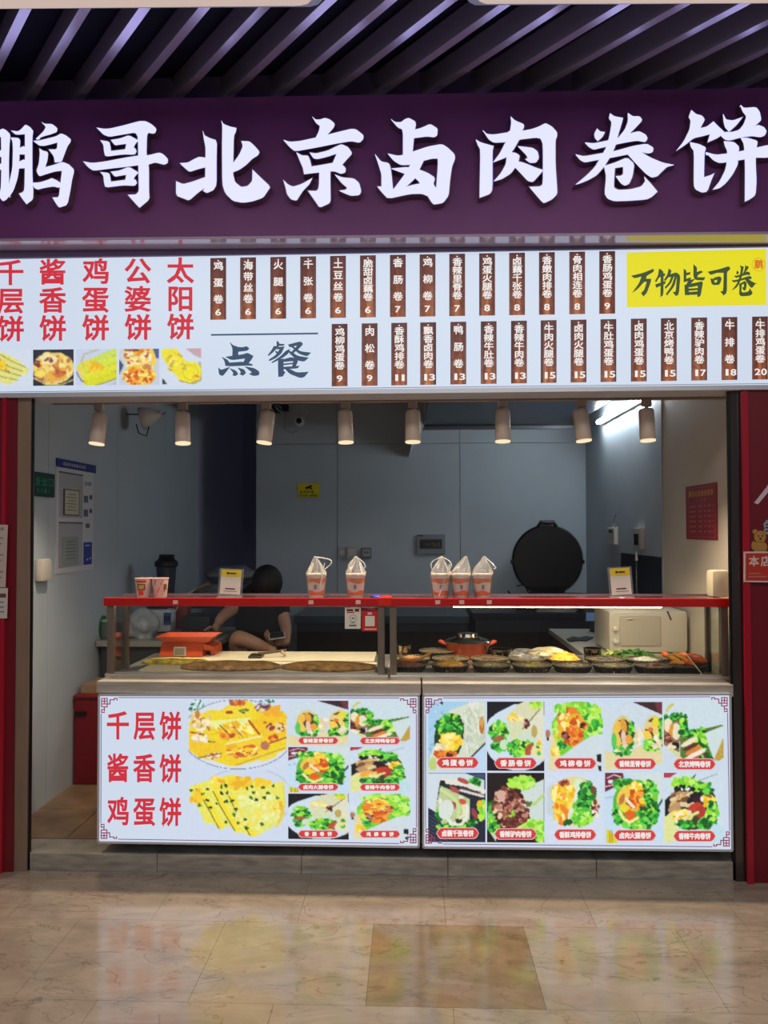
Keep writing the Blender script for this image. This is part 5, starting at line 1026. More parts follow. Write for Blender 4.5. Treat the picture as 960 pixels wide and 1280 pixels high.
# white dispensers
def rounded(px0, py0, px1, py1, Y, th, m, nm, lab, cat, bev=.02):
    a, b = P(px0, py1, Y), P(px1, py0, Y)
    o = MB().bb((a.x, Y, a.z), (b.x, Y + th, b.z), bevel=bev).build(nm, m, None, smooth=True); return tag(o, lab, cat)
p0 = PZ(888, 745.5, ZT)
MB().bb((XR - 0.10, 0.20, ZT + 0.002), (XR - .012, 0.285, ZT + 0.13), bevel=0.018).build('paper_dispenser', mat('cream_plastic', rgb(222, 212, 180), .4), None, smooth=True)
o = bpy.data.objects['paper_dispenser']; tag(o, 'rounded cream plastic dispenser at the right end of the counter top', 'dispenser'); o.location = P(898, 748, 0.25); o.location.z = P(898, 746, 0.25).z
MB().bb((XL + .001, 0.47, 0), (XL + .045, 0.58, 0.118), bevel=0.016).build('wall_dispenser', WHITEP, None, smooth=True)
o = bpy.data.objects['wall_dispenser']; tag(o, 'white rounded box on the left wall near the door frame', 'dispenser'); o.location.z = PX(45, 727, XL).z

# ------------------------------------------------------------------ inside the left case
pt = mat('cutting_board_white', rgb(214, 204, 176), .5, noise=.06, nscale=9)
zb0 = zd
a, b = P(170, 843, 0.16), P(468, 843, 0.16)
o = MB().bb((a.x, 0.16, zb0), (b.x, 0.44, zb0 + .014), bevel=.004).build('cutting_board', pt); tag(o, 'front white cutting board under the flat pancakes', 'cutting board')
a, b = P(215, 830, 0.48), P(468, 830, 0.48)
o = MB().bb((a.x, 0.455, zb0), (b.x, 0.74, zb0 + .02), bevel=.004).build('cutting_board', pt); tag(o, 'rear yellowish cutting board behind the orange scale', 'cutting board')
def pancake(px0, px1, Y, rz, col, lab, ry=0.11, seed=1, th=.022):
    a, b = P(px0, 838, Y), P(px1, 838, Y); c = Vector(((a.x + b.x) / 2, Y, rz)); rx = (b.x - a.x) / 2
    mb = MB(); m = mat('pancake_' + str(seed), col, .55, noise=.6, nscale=34, bump=.6)
    def fn(v, an):
        k = 1 + .07 * mnoise.noise(Vector((math.cos(an) * 1.6, math.sin(an) * 1.6, seed * 5.))); return Vector((v.x * k, v.y * k, v.z + .008 * mnoise.noise(Vector((v.x * 14, v.y * 14, seed)))))
    mb.lathe([(0, 0), (.95, 0), (1.0, .006), (.98, .012), (.8, th), (.45, th + .004), (.2, th + .005), (0, th + .005)], (0, 0, 0), 40, sx=rx, sy=ry, fn=None)
    for v in mb.b.verts:
        q = Vector((v.co.x * 9, v.co.y * 9, seed * 3)); v.co.z += (.005 * mnoise.noise(q) if v.co.z > .008 else 0); v.co += Vector((.012 * mnoise.noise(q + Vector((5, 5, 5))), .006 * mnoise.noise(q * 1.5), 0)); v.co += c
    o = mb.build('flat_pancake', m, None, smooth=True); tag(o, lab, 'pancake', 'flat pancakes in the left case')
pancake(352, 471, 0.27, zb0 + .0142, rgb(184, 138, 82), 'right brown toasted pancake on the front cutting board', seed=2)
pancake(226, 351, 0.27, zb0 + .0142, rgb(176, 134, 86), 'middle brown toasted pancake on the front cutting board', seed=3)
pancake(177, 262, 0.385, zb0 + .0142, rgb(206, 180, 84), 'yellow folded pancake at the left under the orange scale', ry=.05, seed=4)
# orange scale
OS = mat('orange_scale_plastic', rgb(196, 76, 38), .35, coat=.2)
Ys = 0.53; s0 = zb0 + .0205
sc = empty('kitchen_scale', (P(232, 825, Ys).x, Ys + .1, s0), 'orange kitchen scale with a wide tray and small display', 'scale')
a, b = P(200, 825, Ys), P(252, 825, Ys); h1 = P(225, 804, Ys).z
mb = MB(); mb.prism([(a.x - .004, Ys, s0 + .004), (b.x + .004, Ys, s0 + .004), (b.x, Ys + .012, h1), (a.x + .006, Ys + .012, h1)], (0, .15, 0)); mb.build('scale_body', OS, sc)
mb = MB(); mb.prism([(b.x - .012, Ys + .03, h1), (b.x + .05, Ys + .06, h1 - .03), (b.x + .055, Ys + .06, s0 + .004), (b.x + .035, Ys + .06, s0 + .004), (b.x + .03, Ys + .06, h1 - .05), (b.x, Ys + .04, h1 - .04)], (0, .16, 0)); mb.build('side_bracket', OS, sc)
a2, b2 = P(199, 803, Ys), P(266, 803, Ys); zt_ = P(230, 796.5, Ys).z
mb = MB(); top = [(a2.x - .012, Ys - .02, zt_ + .004), (b2.x + .012, Ys - .02, zt_ + .004), (b2.x + .012, Ys + .17, zt_ + .004), (a2.x - .012, Ys + .17, zt_ + .004)]; bot = [(a2.x + .02, Ys + .01, h1 + .002), (b2.x - .03, Ys + .01, h1 + .002), (b2.x - .03, Ys + .15, h1 + .002), (a2.x + .02, Ys + .15, h1 + .002)]
inn = [(x + (.008 if i in (0, 3) else -.008), y + (.008 if i < 2 else -.008), z) for i, (x, y, z) in enumerate(top)]
V = [mb.b.verts.new(p) for p in top + bot + inn + [(x, y, z + .005) for x, y, z in bot]]
for i in range(4):
    j = (i + 1) % 4; mb.b.faces.new((V[i], V[j], V[4 + j], V[4 + i])); mb.b.faces.new((V[i], V[8 + i], V[8 + j], V[j])); mb.b.faces.new((V[8 + i], V[12 + i], V[12 + j], V[8 + j]))
mb.b.faces.new(V[4:8]); mb.b.faces.new(V[12:16]); mb.build('weighing_tray', OS, sc)
d0, d1 = P(217, 820, Ys), P(232.5, 808.5, Ys)
MB().bb((d0.x, Ys - .004, d0.z), (d1.x, Ys + .012, d1.z), bevel=.002).build('display_bezel', mat('silver_bezel', rgb(200, 190, 180), .3, .3), sc)
MB().bb((d0.x + .006, Ys - .006, d0.z + .006), (d1.x - .006, Ys - .003, d1.z - .006)).build('display', mat('lcd_grey', rgb(128, 120, 112), .2), sc)
for k in range(4): MB().tube([((a.x if k % 2 else b.x) + (.02 if k % 2 else -.02), Ys + (.03 if k < 2 else .17), s0), ((a.x if k % 2 else b.x) + (.02 if k % 2 else -.02), Ys + (.03 if k < 2 else .17), s0 + .006)], .01).build('rubber_foot', BLACKP, sc)
# scraper lying on the board
c = PZ(330, 822, s0)
t = empty('dough_scraper', (c.x, c.y, s0), 'dark steel scraper with a worn wooden handle lying on the rear board', 'scraper')
a, b = P(311, 822, .52), P(322, 822, .52)
MB().bb((a.x, .50, s0), (b.x + .02, .60, s0 + .012), bevel=.002).build('blade', mat('dull_blade', rgb(84, 82, 80), .35, .7), t)
MB().tube([(a.x + .045, .53, s0 + .02), (b.x + .07, .54, s0 + .026), (P(358, 815, .56).x, .56, s0 + .034)], [.008, .006, .007]).build('handle', mat('worn_dark_wood', rgb(90, 70, 52), .6), t)
MB().tube([(P(352, 815, .56).x, .56, s0 + .03), (P(356, 822, .53).x, .53, s0 + .012)], [.011, .007]).build('handle_hook', mat('pale_worn_wood', rgb(176, 150, 118), .6), t)

# ------------------------------------------------------------------ inside the right case
BK = mat('black_wire_basket', rgb(20, 16, 16), .4); RIM = mat('patterned_rim', rgb(120, 106, 80), .45, noise=.8, nscale=90)
def basket(px, Y, w_px, lab, h=.033):
    c = P(px, 830, Y); R_ = w_px * (Y - CAM.y) / F / 2; r = empty('food_basket', (c.x, Y, zd), lab, 'basket', 'black food baskets in the right case')
    c = Vector((c.x, Y, zd)); ry = min(R_, .084) / R_
    mb = MB(); mb.closed = True; mb.lathe([(0, 0), (R_ * .82, 0), (R_ * .97, h), (R_ * .93, h), (R_ * .78, .004), (0, .004)], c, 30, sy=ry); mb.build('basket_bowl', BK, r, smooth=True)
    mb = MB(); mb.lathe([(R_ * .97, h - .004), (R_ * 1.0, h - .002), (R_ * 1.0, h + .003), (R_ * .94, h + .003), (R_ * .93, h - .002)], c, 30, sy=ry); mb.closed = False; mb.build('woven_rim', RIM, r, smooth=True)
    sl_ = MB()
    for k in range(24):
        a = 2 * PI * k / 24
        if math.sin(a) > .4: continue
        f = lambda rr, z: c + Vector((rr * math.cos(a), rr * math.sin(a) * ry, z))
        sl_.tube([f(R_ * .86, .006), f(R_ * .965, h - .006)], .0013, 4)
    sl_.build('rib', mat('basket_rib_highlight', rgb(70, 62, 50), .4), r)['kind'] = 'stuff'
    return c, R_ * .86, ry, h
def heap(c, R_, ry, z0, hh, cols, kind, nm, lab, seed, n=120):
    rnd = random.Random(seed); mats_ = [mat('%s_%d' % (nm, i), rgb(*cc), .5, noise=.15, nscale=60) for i, cc in enumerate(cols)]
    mb = MB(); me_idx = []
    r0 = len(mb.b.faces)
    mb.lathe([(0, 0), (1, 0), (.98, .3), (.6, .75), (.3, .95), (0, 1)], (0, 0, 0), 22)
    for v in mb.b.verts: v.co = Vector((c.x + v.co.x * R_, c.y + v.co.y * R_ * ry, c.z + z0 + v.co.z * hh + .003 * mnoise.noise(v.co * 6)))
    for f in mb.b.faces: f.material_index = 0
    for i in range(n):
        t = rnd.random() * 2 * PI; q = math.sqrt(rnd.random()) * .93; x = c.x + R_ * q * math.cos(t); y = c.y + R_ * ry * q * math.sin(t); z = c.z + z0 + hh * (1 - q ** 1.6) * .95
        nb = len(mb.b.faces)
        if kind == 'shred':
            a = rnd.random() * PI; L = .012 + .014 * rnd.random(); d = Vector((math.cos(a), math.sin(a), rnd.uniform(-.3, .5))) * L; mb.tube([Vector((x, y, z)) - d, Vector((x, y, z + .006)), Vector((x, y, z)) + d], .0018, 4)
        elif kind == 'leaf':
            a = rnd.random() * 2 * PI; L = .02 + .02 * rnd.random(); d = Vector((math.cos(a), math.sin(a) * .6, .25)) * L; s_ = Vector((-d.y, d.x, 0)) * .45; p = Vector((x, y, z))
            mb.prism([p, p + d * .5 + s_, p + d + Vector((0, 0, .004)), p + d * .5 - s_], (0, 0, .0015))
        else:
            mb.ico((x, y, z), .006 + .008 * rnd.random(), 1, (1, rnd.uniform(.5, 1), .6), rotz(rnd.random() * 3), .4, i)
        mb.b.faces.ensure_lookup_table()
        for f in mb.b.faces[nb:]: f.material_index = i % len(cols)
    o = mb.build(nm, mats_[0], None, smooth=(kind == 'lump'))
    for m in mats_[1:]: o.data.materials.append(m)
    tag(o, lab, 'food', None, 'stuff')
FR = [(511, .285, 45, 'front basket at the far left with brown meat and a bone', [(150, 84, 70), (190, 120, 100), (120, 60, 48)], 'lump', .022, 'braised_meat', 'brown pink braised meat in the leftmost front basket'),
 (563, .285, 48, 'second front basket with orange yellow shreds below the orange pot', [(216, 168, 72), (232, 190, 100), (220, 130, 60)], 'shred', .018, 'yellow_shreds', 'orange yellow shreds in the second front basket'),
 (614.5, .285, 48, 'third front basket with pale brown pieces', [(150, 136, 100), (176, 160, 120), (120, 100, 70)], 'lump', .006, 'pale_beans', 'pale brown pieces in the third front basket'),
 (665, .285, 49, 'fourth front basket with yellowish strips under the clear bag', [(186, 170, 96), (206, 192, 130), (150, 130, 70)], 'shred', .007, 'bean_strips', 'yellowish strips in the fourth front basket'),
 (715.5, .285, 49, 'fifth front basket with beige diced filling', [(170, 156, 120), (196, 180, 140), (130, 110, 80)], 'lump', .006, 'diced_beige_filling', 'beige diced filling in the fifth front basket'),
 (766, .285, 50, 'sixth front basket with pale sprouts', [(190, 180, 140), (206, 198, 160), (160, 144, 96)], 'shred', .006, 'pale_sprouts', 'pale sprouts in the sixth front basket'),
 (817, .285, 49, 'seventh front basket with orange brown bits beside the sausage tray', [(150, 84, 40), (190, 100, 44), (90, 60, 40)], 'lump', .006, 'chilli_bits', 'orange brown bits in the seventh front basket')]
SR = [(515, .462, 45, 'second row basket behind the braised meat', [(186, 130, 80), (210, 160, 100)], 'lump', .012, 'tan_meat', 'tan cooked meat in the leftmost second row basket'),
 (563, .462, 46, 'second row basket in front of the orange pot', [(84, 66, 40), (110, 90, 56)], 'lump', .006, 'dark_pickles', 'dark olive pickles in the basket before the orange pot'),
 (612, .462, 46, 'second row basket right of the orange pot', [(90, 60, 50), (120, 84, 66)], 'lump', .006, 'dark_mushrooms', 'dark brown mushrooms in the basket right of the orange pot'),
 (659, .462, 46, 'second row basket holding the clear plastic bag', [(110, 104, 96), (140, 134, 120)], 'lump', .004, 'grey_filling', 'grey filling below the clear plastic bag'),
 (706, .462, 46, 'second row basket heaped with shredded yellow egg', [(240, 196, 60), (250, 214, 90), (226, 176, 50)], 'shred', .034, 'shredded_egg', 'bright yellow shredded egg heaped in a second row basket'),
 (757, .462, 47, 'second row basket before the steel tin', [(70, 62, 52), (100, 90, 74)], 'lump', .006, 'dark_greens', 'dark chopped filling in the basket before the steel tin'),
 (806, .462, 47, 'second row basket with white rings in front of the green leaves', [(206, 204, 190), (180, 186, 160)], 'lump', .012, 'onion_rings', 'white onion pieces in front of the green leaves')]
for i, (px, Y, wpx, lab, cols, kd, hh, nm, flab) in enumerate(FR + SR):
    c, R_, ry, h = basket(px, Y, wpx, 'black ' + lab); heap(c, R_, ry, .012, .018 + hh, cols, kd, nm, flab, i, 90 if hh < .01 else 150)
c, R_, ry, h = basket(546, .625, 44, 'black rear basket between the steel lid and the orange pot', .045); heap(c, R_, ry, .005, .03, [(84, 78, 60), (110, 100, 80)], 'lump', 'dark_filling', 'dark filling in the rear basket left of the orange pot', 77, 60)
# meat bone across the first basket
o = MB().tube([P(500, 824, .30), P(512, 826.5, .28), P(524, 824, .27), P(535, 818, .30), P(537, 817, .31)], [.012, .013, .009, .006, .009], 10).build('chicken_leg', mat('roast_skin', rgb(206, 142, 78), .4), None, smooth=True); tag(o, 'roast poultry leg lying over the leftmost front basket', 'meat')
# sausage tray
a, b = P(829, 840, .22), P(896, 840, .22)
tr = empty('sausage_tray', ((a.x + b.x) / 2, .33, zd), 'black oval tray at the right end of the case holding orange sausages', 'tray')
MB().lathe([(0, 0), (.8, 0), (.97, .034 / .034), (.93, 1), (.76, .15), (0, .15)], (0, 0, 0), 36).build('tmp', BK)
o = bpy.data.objects['tmp']; o.name = 'tray_bowl'; o.location = (0, 0, 0); o.parent = tr; o.scale = ((b.x - a.x) / 2, .13, .034)
SG = mat('orange_sausage', rgb(222, 96, 34), .38, noise=.25, nscale=30); SG2 = mat('yellow_orange_sausage', rgb(232, 158, 50), .38, noise=.2, nscale=30)
for i, (x0, y0, x1, y1, Y, rr, m, lab) in enumerate(((827, 817, 842, 825, .42, .013, SG, 'orange sausage at the left back of the tray'), (833, 819, 853, 832, .34, .012, SG2, 'left yellow orange sausage in the tray'),
      (841, 817, 862, 830, .38, .012, SG2, 'middle yellow orange sausage in the tray'), (848, 817, 870, 827, .42, .012, SG, 'orange sausage at the back of the tray'), (852, 829, 868, 834.5, .28, .013, SG, 'orange sausage lying in front of the tray'),
      (862, 824, 883, 833, .34, .017, SG, 'thick orange sausage at the right of the tray'), (838, 829, 855, 834.5, .27, .010, SG2, 'thin orange sausage at the tray rim'), (857, 820, 879, 829, .39, .013, SG, 'upper right orange sausage in the tray'))):
    p, q = P(x0, y0, Y), P(x1, y1, Y - .06); p.z = max(p.z, zd + .03); q.z = max(q.z, zd + .03 + .004 * i)
    o = MB().tube([p.lerp(q, t) + Vector((0, 0, .006 * math.sin(t * PI))) for t in (0, .08, .3, .6, .92, 1)], [rr * .35, rr * .8, rr, rr, rr * .8, rr * .35], 12).build('sausage', m, None, smooth=True); tag(o, lab, 'sausage', 'sausages in the black tray')
o = MB().tube([P(834, 764, .30), P(839, 775, .28)], .004).build('hook_tmp', BLACKP); o.name = 'black_hook'; tag(o, 'short black hook hanging from the shelf above the sausages', 'hook')
o = MB().tube([P(854, 812, .28), P(862, 823, .24), P(879, 846 - 1.5, .165)], [.0018, .003, .0022], 6).build('skewer', mat('pale_wood_skewer', rgb(226, 206, 180), .5)); tag(o, 'pale wooden skewer leaning across the sausage tray', 'skewer')
# orange pot
Yp = .665; pc = P(584.5, 822, Yp); pot = empty('casserole_pot', (pc.x, Yp, zd), 'orange casserole pot with two handles and a steel lid', 'pot')
kx = (Yp - CAM.y) / F; c = Vector((pc.x, Yp, zd)); PM = mat('orange_enamel', rgb(196, 76, 36), .35, coat=.2)
zr_ = P(584, 803.5, Yp).z - zd
MB().lathe([(0, 0), (19 * kx, 0), (24 * kx, .03), (28 * kx, zr_), (29 * kx, zr_ + .004), (27 * kx, zr_ + .004), (0, zr_ - .01)], c, 36, sy=.75).build('pot_body', PM, pot, smooth=True)
for s_ in (-1, 1): MB().tube([c + Vector((s_ * 26 * kx, -.02, zr_ - .006)), c + Vector((s_ * 33 * kx, -.015, zr_ + .006)), c + Vector((s_ * 34.5 * kx, 0, zr_ + .008)), c + Vector((s_ * 33 * kx, .02, zr_ + .006)), c + Vector((s_ * 26 * kx, .02, zr_ - .006))], .008).build('pot_handle', PM, pot, smooth=True)
MB().lathe([(29 * kx, zr_ + .006), (29.5 * kx, zr_ + .01), (26 * kx, zr_ + .018), (14 * kx, zr_ + .034), (13 * kx, zr_ + .05), (5 * kx, zr_ + .056), (0, zr_ + .056)], c, 36, sy=.75).build('steel_lid', mat('polished_steel', rgb(170, 160, 146), .14, 1.0), pot, smooth=True)
MB().tube([c + Vector((9 * kx, -.03, zr_ + .05)), c + Vector((17 * kx, -.05, zr_ + .02)), c + Vector((22 * kx, -.07, zr_ - .03))], .004).build('lid_clip', BLACKP, pot)
PS = mat('polished_steel', rgb(170, 160, 146), .14, 1.0)
def tin(px0, px1, py0, Y, lab, nm='steel_tin'):
    c = P((px0 + px1) / 2, 820, Y); R_ = (px1 - px0) / 2 * (Y - CAM.y) / F; h = P(px0, py0, Y).z - zd
    r = empty(nm, (c.x, Y, zd), lab, 'tin'); c = Vector((c.x, Y, zd))
    MB().lathe([(0, 0), (R_ * .95, 0), (R_ * .96, h * .5), (R_, h * .96), (R_ * 1.05, h * .97), (R_ * 1.05, h), (R_ * .94, h), (R_ * .92, .01), (0, .01)], c, 30).build('tin_body', PS, r, smooth=True)
    return r
tin(613, 640, 811, .62, 'low round steel tin right of the orange pot'); tin(730, 752, 810, .62, 'round steel tin left of the green leaves'); tin(496, 514, 806, .60, 'steel tin with a bright lid behind the braised meat')
o = MB().bb((P(489.5, 800, .6).x, .57, zd), (P(494.5, 800, .6).x, .60, P(490, 801, .58).z)).build('wooden_block', mat('pale_wood', rgb(176, 140, 96), .6)); tag(o, 'small upright wooden block beside the case post', 'block')
# bags and leaves
def blob(px0, px1, py0, py1, Y, dy, m, nm, lab, cat, seed, jit=.35, zmin=None):
    a, b = P(px0, py1, Y), P(px1, py0, Y); mb = MB(); mb.ico((0, 0, 0), 1, 4, jit=jit, seed=seed)
    for v in mb.b.verts: v.co += v.co.normalized() * .05 * mnoise.noise(v.co * 6 + Vector((seed, 0, 0)))
    for v in mb.b.verts: v.co = Vector(((a.x + b.x) / 2 + v.co.x * (b.x - a.x) / 2, Y + v.co.y * dy, max(zmin if zmin else a.z, (a.z + b.z) / 2 + v.co.z * (b.z - a.z) / 2)))
    return tag(mb.build(nm, m, None, smooth=True), lab, cat)
blob(638, 682, 812, 829, .46, .06, FILM, 'plastic_bag', 'crumpled clear plastic bag lying on a second row basket', 'plastic bag', 3, .5)
blob(661, 709, 809.5, 823, .62, .08, mat('dough_in_film', rgb(222, 206, 150), .25, coat=.5, noise=.1, nscale=20), 'wrapped_dough', 'pale yellow dough wrapped in film behind the shredded egg', 'dough', 5, .25, zd)
c = P(795, 820, .58); heap(Vector((c.x, .60, zd)), .125, .5, .0, .055, [(60, 120, 40), (40, 90, 34), (130, 170, 70), (90, 150, 50)], 'leaf', 'green_leaves', 'heap of green leaves and lettuce behind the white onion pieces', 5, 170)
c = P(772, 822, .60); heap(Vector((c.x - .01, .66, zd)), .06, .6, .0, .045, [(196, 206, 130), (170, 190, 90)], 'leaf', 'pale_lettuce', 'pale lettuce at the left of the green leaves', 15, 60)

# ------------------------------------------------------------------ track spotlights
YT = 0.235
za, zb_ = P(500, 502.5, YT).z, P(500, 497, YT).z
trk = empty('light_track', (P(480, 500, YT).x, YT, zb_), 'pale beige light track running along the top of the stall opening', 'light track')
MB().bb((P(67, 500, YT).x, YT - .015, za), (P(906, 500, YT).x, YT + .015, za + .035), bevel=.002).build('track_rail', mat('beige_track', rgb(170, 156, 148), .5), trk)
for px in (100, 480, 880): MB().tube([(P(px, 500, YT).x, YT, za + .03), (P(px, 500, YT).x, YT, za + .2)], .004).build('suspension_rod', STEELD, trk)
GLOW = mat('warm_lamp_glow', (1.0, 0.72, 0.42, 1), emit=0.55)
sp = empty('track_spotlight', (0, 0, 0))
MB().bb((-.022, -.014, -.032), (.022, .014, 0), bevel=.003).build('track_adapter', CREAM, sp, local=True)
MB().tube([(0, 0, -.03), (0, 0, -.055)], .010).build('neck', CREAM, sp, local=True)
hd = MB().lathe([(0, .078), (.030, .078), (.036, .070), (.037, -.072), (.033, -.078), (.030, -.07), (.0, -.07)], (0, 0, 0), 28).build('lamp_head', CREAM, sp, smooth=True, local=True)
bz = MB(); bz.closed = True; bz.lathe([(.0365, -.071), (.0375, -.074), (.036, -.079), (.031, -.079), (.031, -.074)], (0, 0, 0), 28).build('lamp_rim', mat('warm_lit_rim', (1.0, .78, .5, 1), emit=1.0), hd, local=True)
MB().lathe([(0, -.071), (.030, -.071), (.030, -.0725), (0, -.0725)], (0, 0, 0), 24).build('lens', GLOW, hd, local=True)
ld = bpy.data.lights.new('spot_glow', 'SPOT'); ld.energy = 27; ld.color = (1.0, 0.80, 0.58); ld.spot_size = math.radians(120); ld.spot_blend = .8; ld.shadow_soft_size = .03
lo_ = bpy.data.objects.new('spot_glow', ld); COL.objects.link(lo_); lo_.parent = hd; lo_.location = (0, 0, -.085)
SPL = [('leftmost', 124, -7, 14), ('second', 229, 4, 14), ('third', 333, -9, 14), ('fourth', 432, 3, 10), ('fifth', 516, 0, 10), ('sixth', 628, 0, 10), ('seventh', 727, 8, 12), ('rightmost', 808, 2, 12)]
for i, (nm, px, rl, tl) in enumerate(SPL):
    o = sp if i == 0 else copy_tree(sp)
    o.location = P(px, 502.5, YT); o.location.z = za + .001
    tag(o, nm + ' cream cylindrical spotlight from the left on the beige light track', 'spotlight', 'cream spotlights on the track')
    for ch in COL.objects:
        if ch.parent is o and ch.name.startswith('lamp_head'): ch.location = (0.0, -.005, -.122); ch.rotation_euler = (math.radians(-tl * .4), math.radians(-rl * .7), 0)

# ------------------------------------------------------------------ tube lamps and hood
TUBE = mat('cool_tube_light', (0.86, 0.94, 1.0, 1), emit=66.0)
t = empty('tube_lamp', (XR - .03, 2.1, 2.42), 'bright white tube lamp high on the right wall', 'tube lamp')
z0 = PX(803, 497, XR - .04).z; z1 = PX(748, 527, XR - .04).z; y0 = PX(805, 497, XR - .04).y; y1 = PX(748, 527, XR - .04).y
zt = (z0 + z1) / 2
MB().bb((XR - .028, y0, zt - .02), (XR - .001, y1, zt + .02), bevel=.003).build('lamp_housing', WHITEP, t)
MB().tube([(XR - .043, y0 + .01, zt), (XR - .043, y1 - .01, zt)], .017, 12).build('tube', TUBE, t)
hz = 2.47
hood = empty('range_hood', (.8, 2.8, hz), 'large dark range hood above the back corner with a pale slanted side plate', 'range hood')
xh = P(531, 533, YB - .02).x
MB().bb((xh, 2.02, hz), (XR - .12, YB - .01, hz + .35)).build('hood_body', mat('dark_hood_steel', rgb(44, 50, 66), .35, .6), hood)
MB().bb((xh, YB - .05, hz - .03), (XR - .12, YB - .012, hz - .002)).build('grease_channel', mat('grey_channel', rgb(104, 106, 112), .35, .5), hood)
A, B, C_, D_ = P(511, 572, YB - .012), P(531, 533, YB - .012), P(542, 496, 2.03), P(527, 496, 2.6)
MB().prism([A, B, C_, D_], (-.004, 0, .012)).build('slanted_side_plate', mat('pale_plate', rgb(200, 200, 198), .5), hood)

# ------------------------------------------------------------------ things on the walls
def wallitem(root, x0, y0, x1, y1, Y, th, m, nm, bev=.003):
    a, b = P(x0, y1, Y), P(x1, y0, Y); return MB().bb((a.x, Y - th, a.z), (b.x, Y, b.z), bevel=bev).build(nm, m, root, smooth=bev > .01)
YW = YB - .001
GRYP = mat('grey_plastic', rgb(176, 180, 180), .45)
r = empty('camera_notice', P(385, 621.5, YW), 'small yellow camera warning notice on the back wall', 'sign')
wallitem(r, 372.3, 604, 399, 622, YW, .004, mat('yellow_notice', rgb(222, 208, 40), .5), 'notice_plate', .0005)
mb = MB(); Yn = YW - .0045
mb.prism([P(x, y, Yn) for x, y in ((381, 609.5), (389, 606), (390.5, 608.2), (383, 611.8))], (0, .0006, 0)); mb.prism([P(x, y, Yn) for x, y in ((387, 609), (390.5, 610.5), (390, 612), (386.5, 610.5))], (0, .0006, 0)); mb.build('camera_symbol', BLACKP, r)
letters('lettering', [(c, 376.5 + 4.6 * i, 615.0, 3.6, 3.2) for i, c in enumerate('监控区域')] + [(c, 375.8 + 3.3 * i, 619.2, 3.0, 2.8) for i, c in enumerate('您已进入监控区')], Yn + .0006, BLACKP, r, relief=.0004)
for i, (x0, y0, x1, y1, lab) in enumerate(((423, 684.5, 433, 696, 'leftmost small pale switch plate on the back wall'), (433.5, 683, 446, 698, 'middle pale wall switch box, the tallest of the three'))):
    r = empty('wall_switch', P((x0 + x1) / 2, y1, YW), lab, 'switch'); wallitem(r, x0, y0, x1, y1, YW, .02 + .015 * i, GRYP, 'switch_box', .004); wallitem(r, x0 + 2, y0 + 3, x1 - 2, y1 - 3, YW - .02 - .015 * i, .003, WHITEP, 'switch_button', .001)
r = empty('wall_socket', P(457, 698, YW), 'framed grey power socket right of the wall switches', 'socket'); wallitem(r, 451.5, 684.5, 464.5, 697.5, YW, .03, mat('grey_socket_frame', rgb(120, 128, 132), .5), 'socket_frame', .004); wallitem(r, 453.5, 687, 462.5, 695.5, YW - .03, .004, GRYP, 'socket_face', .002)
wallitem(r, 455.5, 689, 457, 692, YW - .034, .001, BLACKP, 'socket_slot', .0003); wallitem(r, 459, 689, 460.5, 692, YW - .034, .001, BLACKP, 'socket_slot', .0003)
r = empty('breaker_box', P(538.5, 693, YW), 'grey breaker box with a dark window on the back wall', 'breaker box'); wallitem(r, 521, 668, 556.5, 692.5, YW, .03, mat('grey_box_metal', rgb(132, 142, 146), .45), 'box_cover', .004)
wallitem(r, 524.5, 674, 552.5, 686, YW - .03, .004, mat('dark_window_frame', rgb(40, 46, 52), .4), 'window_frame', .001); wallitem(r, 527, 676.5, 550, 684, YW - .034, .003, mat('dark_smoked_window', rgb(16, 20, 26), .15), 'smoked_window', .001)
for k in range(6): wallitem(r, 529 + k * 3.4, 678.5, 531.4 + k * 3.4, 682, YW - .037, .001, mat('breaker_grey', rgb(60, 66, 72), .4), 'breaker', .0003)
wallitem(r, 522.5, 669, 529, 670.5, YW - .03, .001, BLACKP, 'box_label', .0003)
# security camera
cc = P(374.5, 526, YW - .07); cm = empty('security_camera', cc, 'white dome security camera with two antennas on the back wall', 'camera')
MB().bb((cc.x - .03, YW - .05, cc.z + .0), (cc.x + .03, YW, cc.z + .06), bevel=.01).build('camera_mount', WHITEP, cm, smooth=True)
MB().ico(cc, .046, 3, (1, 1, 1.15)).build('camera_dome', mat('camera_grey_white', rgb(215, 220, 224), .35), cm, smooth=True)
MB().lathe([(0, 0), (.026, 0), (.024, .012), (.017, .018), (0, .020)], cc + Vector((0, -.04, -.006)), 20, rot=rotx(PI / 2)).build('camera_lens', BLACKP, cm, smooth=True)
for s_ in (-1, 1): MB().tube([cc + Vector((s_ * .035, .02, .03)), cc + Vector((s_ * .06 + .01, .01, .10))], .0055).build('antenna', WHITEP, cm)
pts = [P(x, y, YW - .015) for x, y in ((372, 538), (366, 541), (358, 539), (355.5, 532), (356, 522), (357, 513))]
MB().tube(pts, .004).build('power_cable', mat('white_cable', rgb(160, 168, 172), .5), cm)
r = empty('power_adapter', P(357.5, 515, YW - .03), 'black plug adapter with coiled lead left of the security camera', 'plug')
wallitem(r, 353.5, 506.5, 361, 515, YW, .05, BLACKP, 'plug_body', .008)
MB().tube([P(x, y, YW - .02) for x, y in ((354, 508), (347, 504), (341, 506), (344, 512), (350, 517), (345, 515), (340, 508), (346, 507), (351, 513))], .006).build('coiled_lead', BLACKP, r)
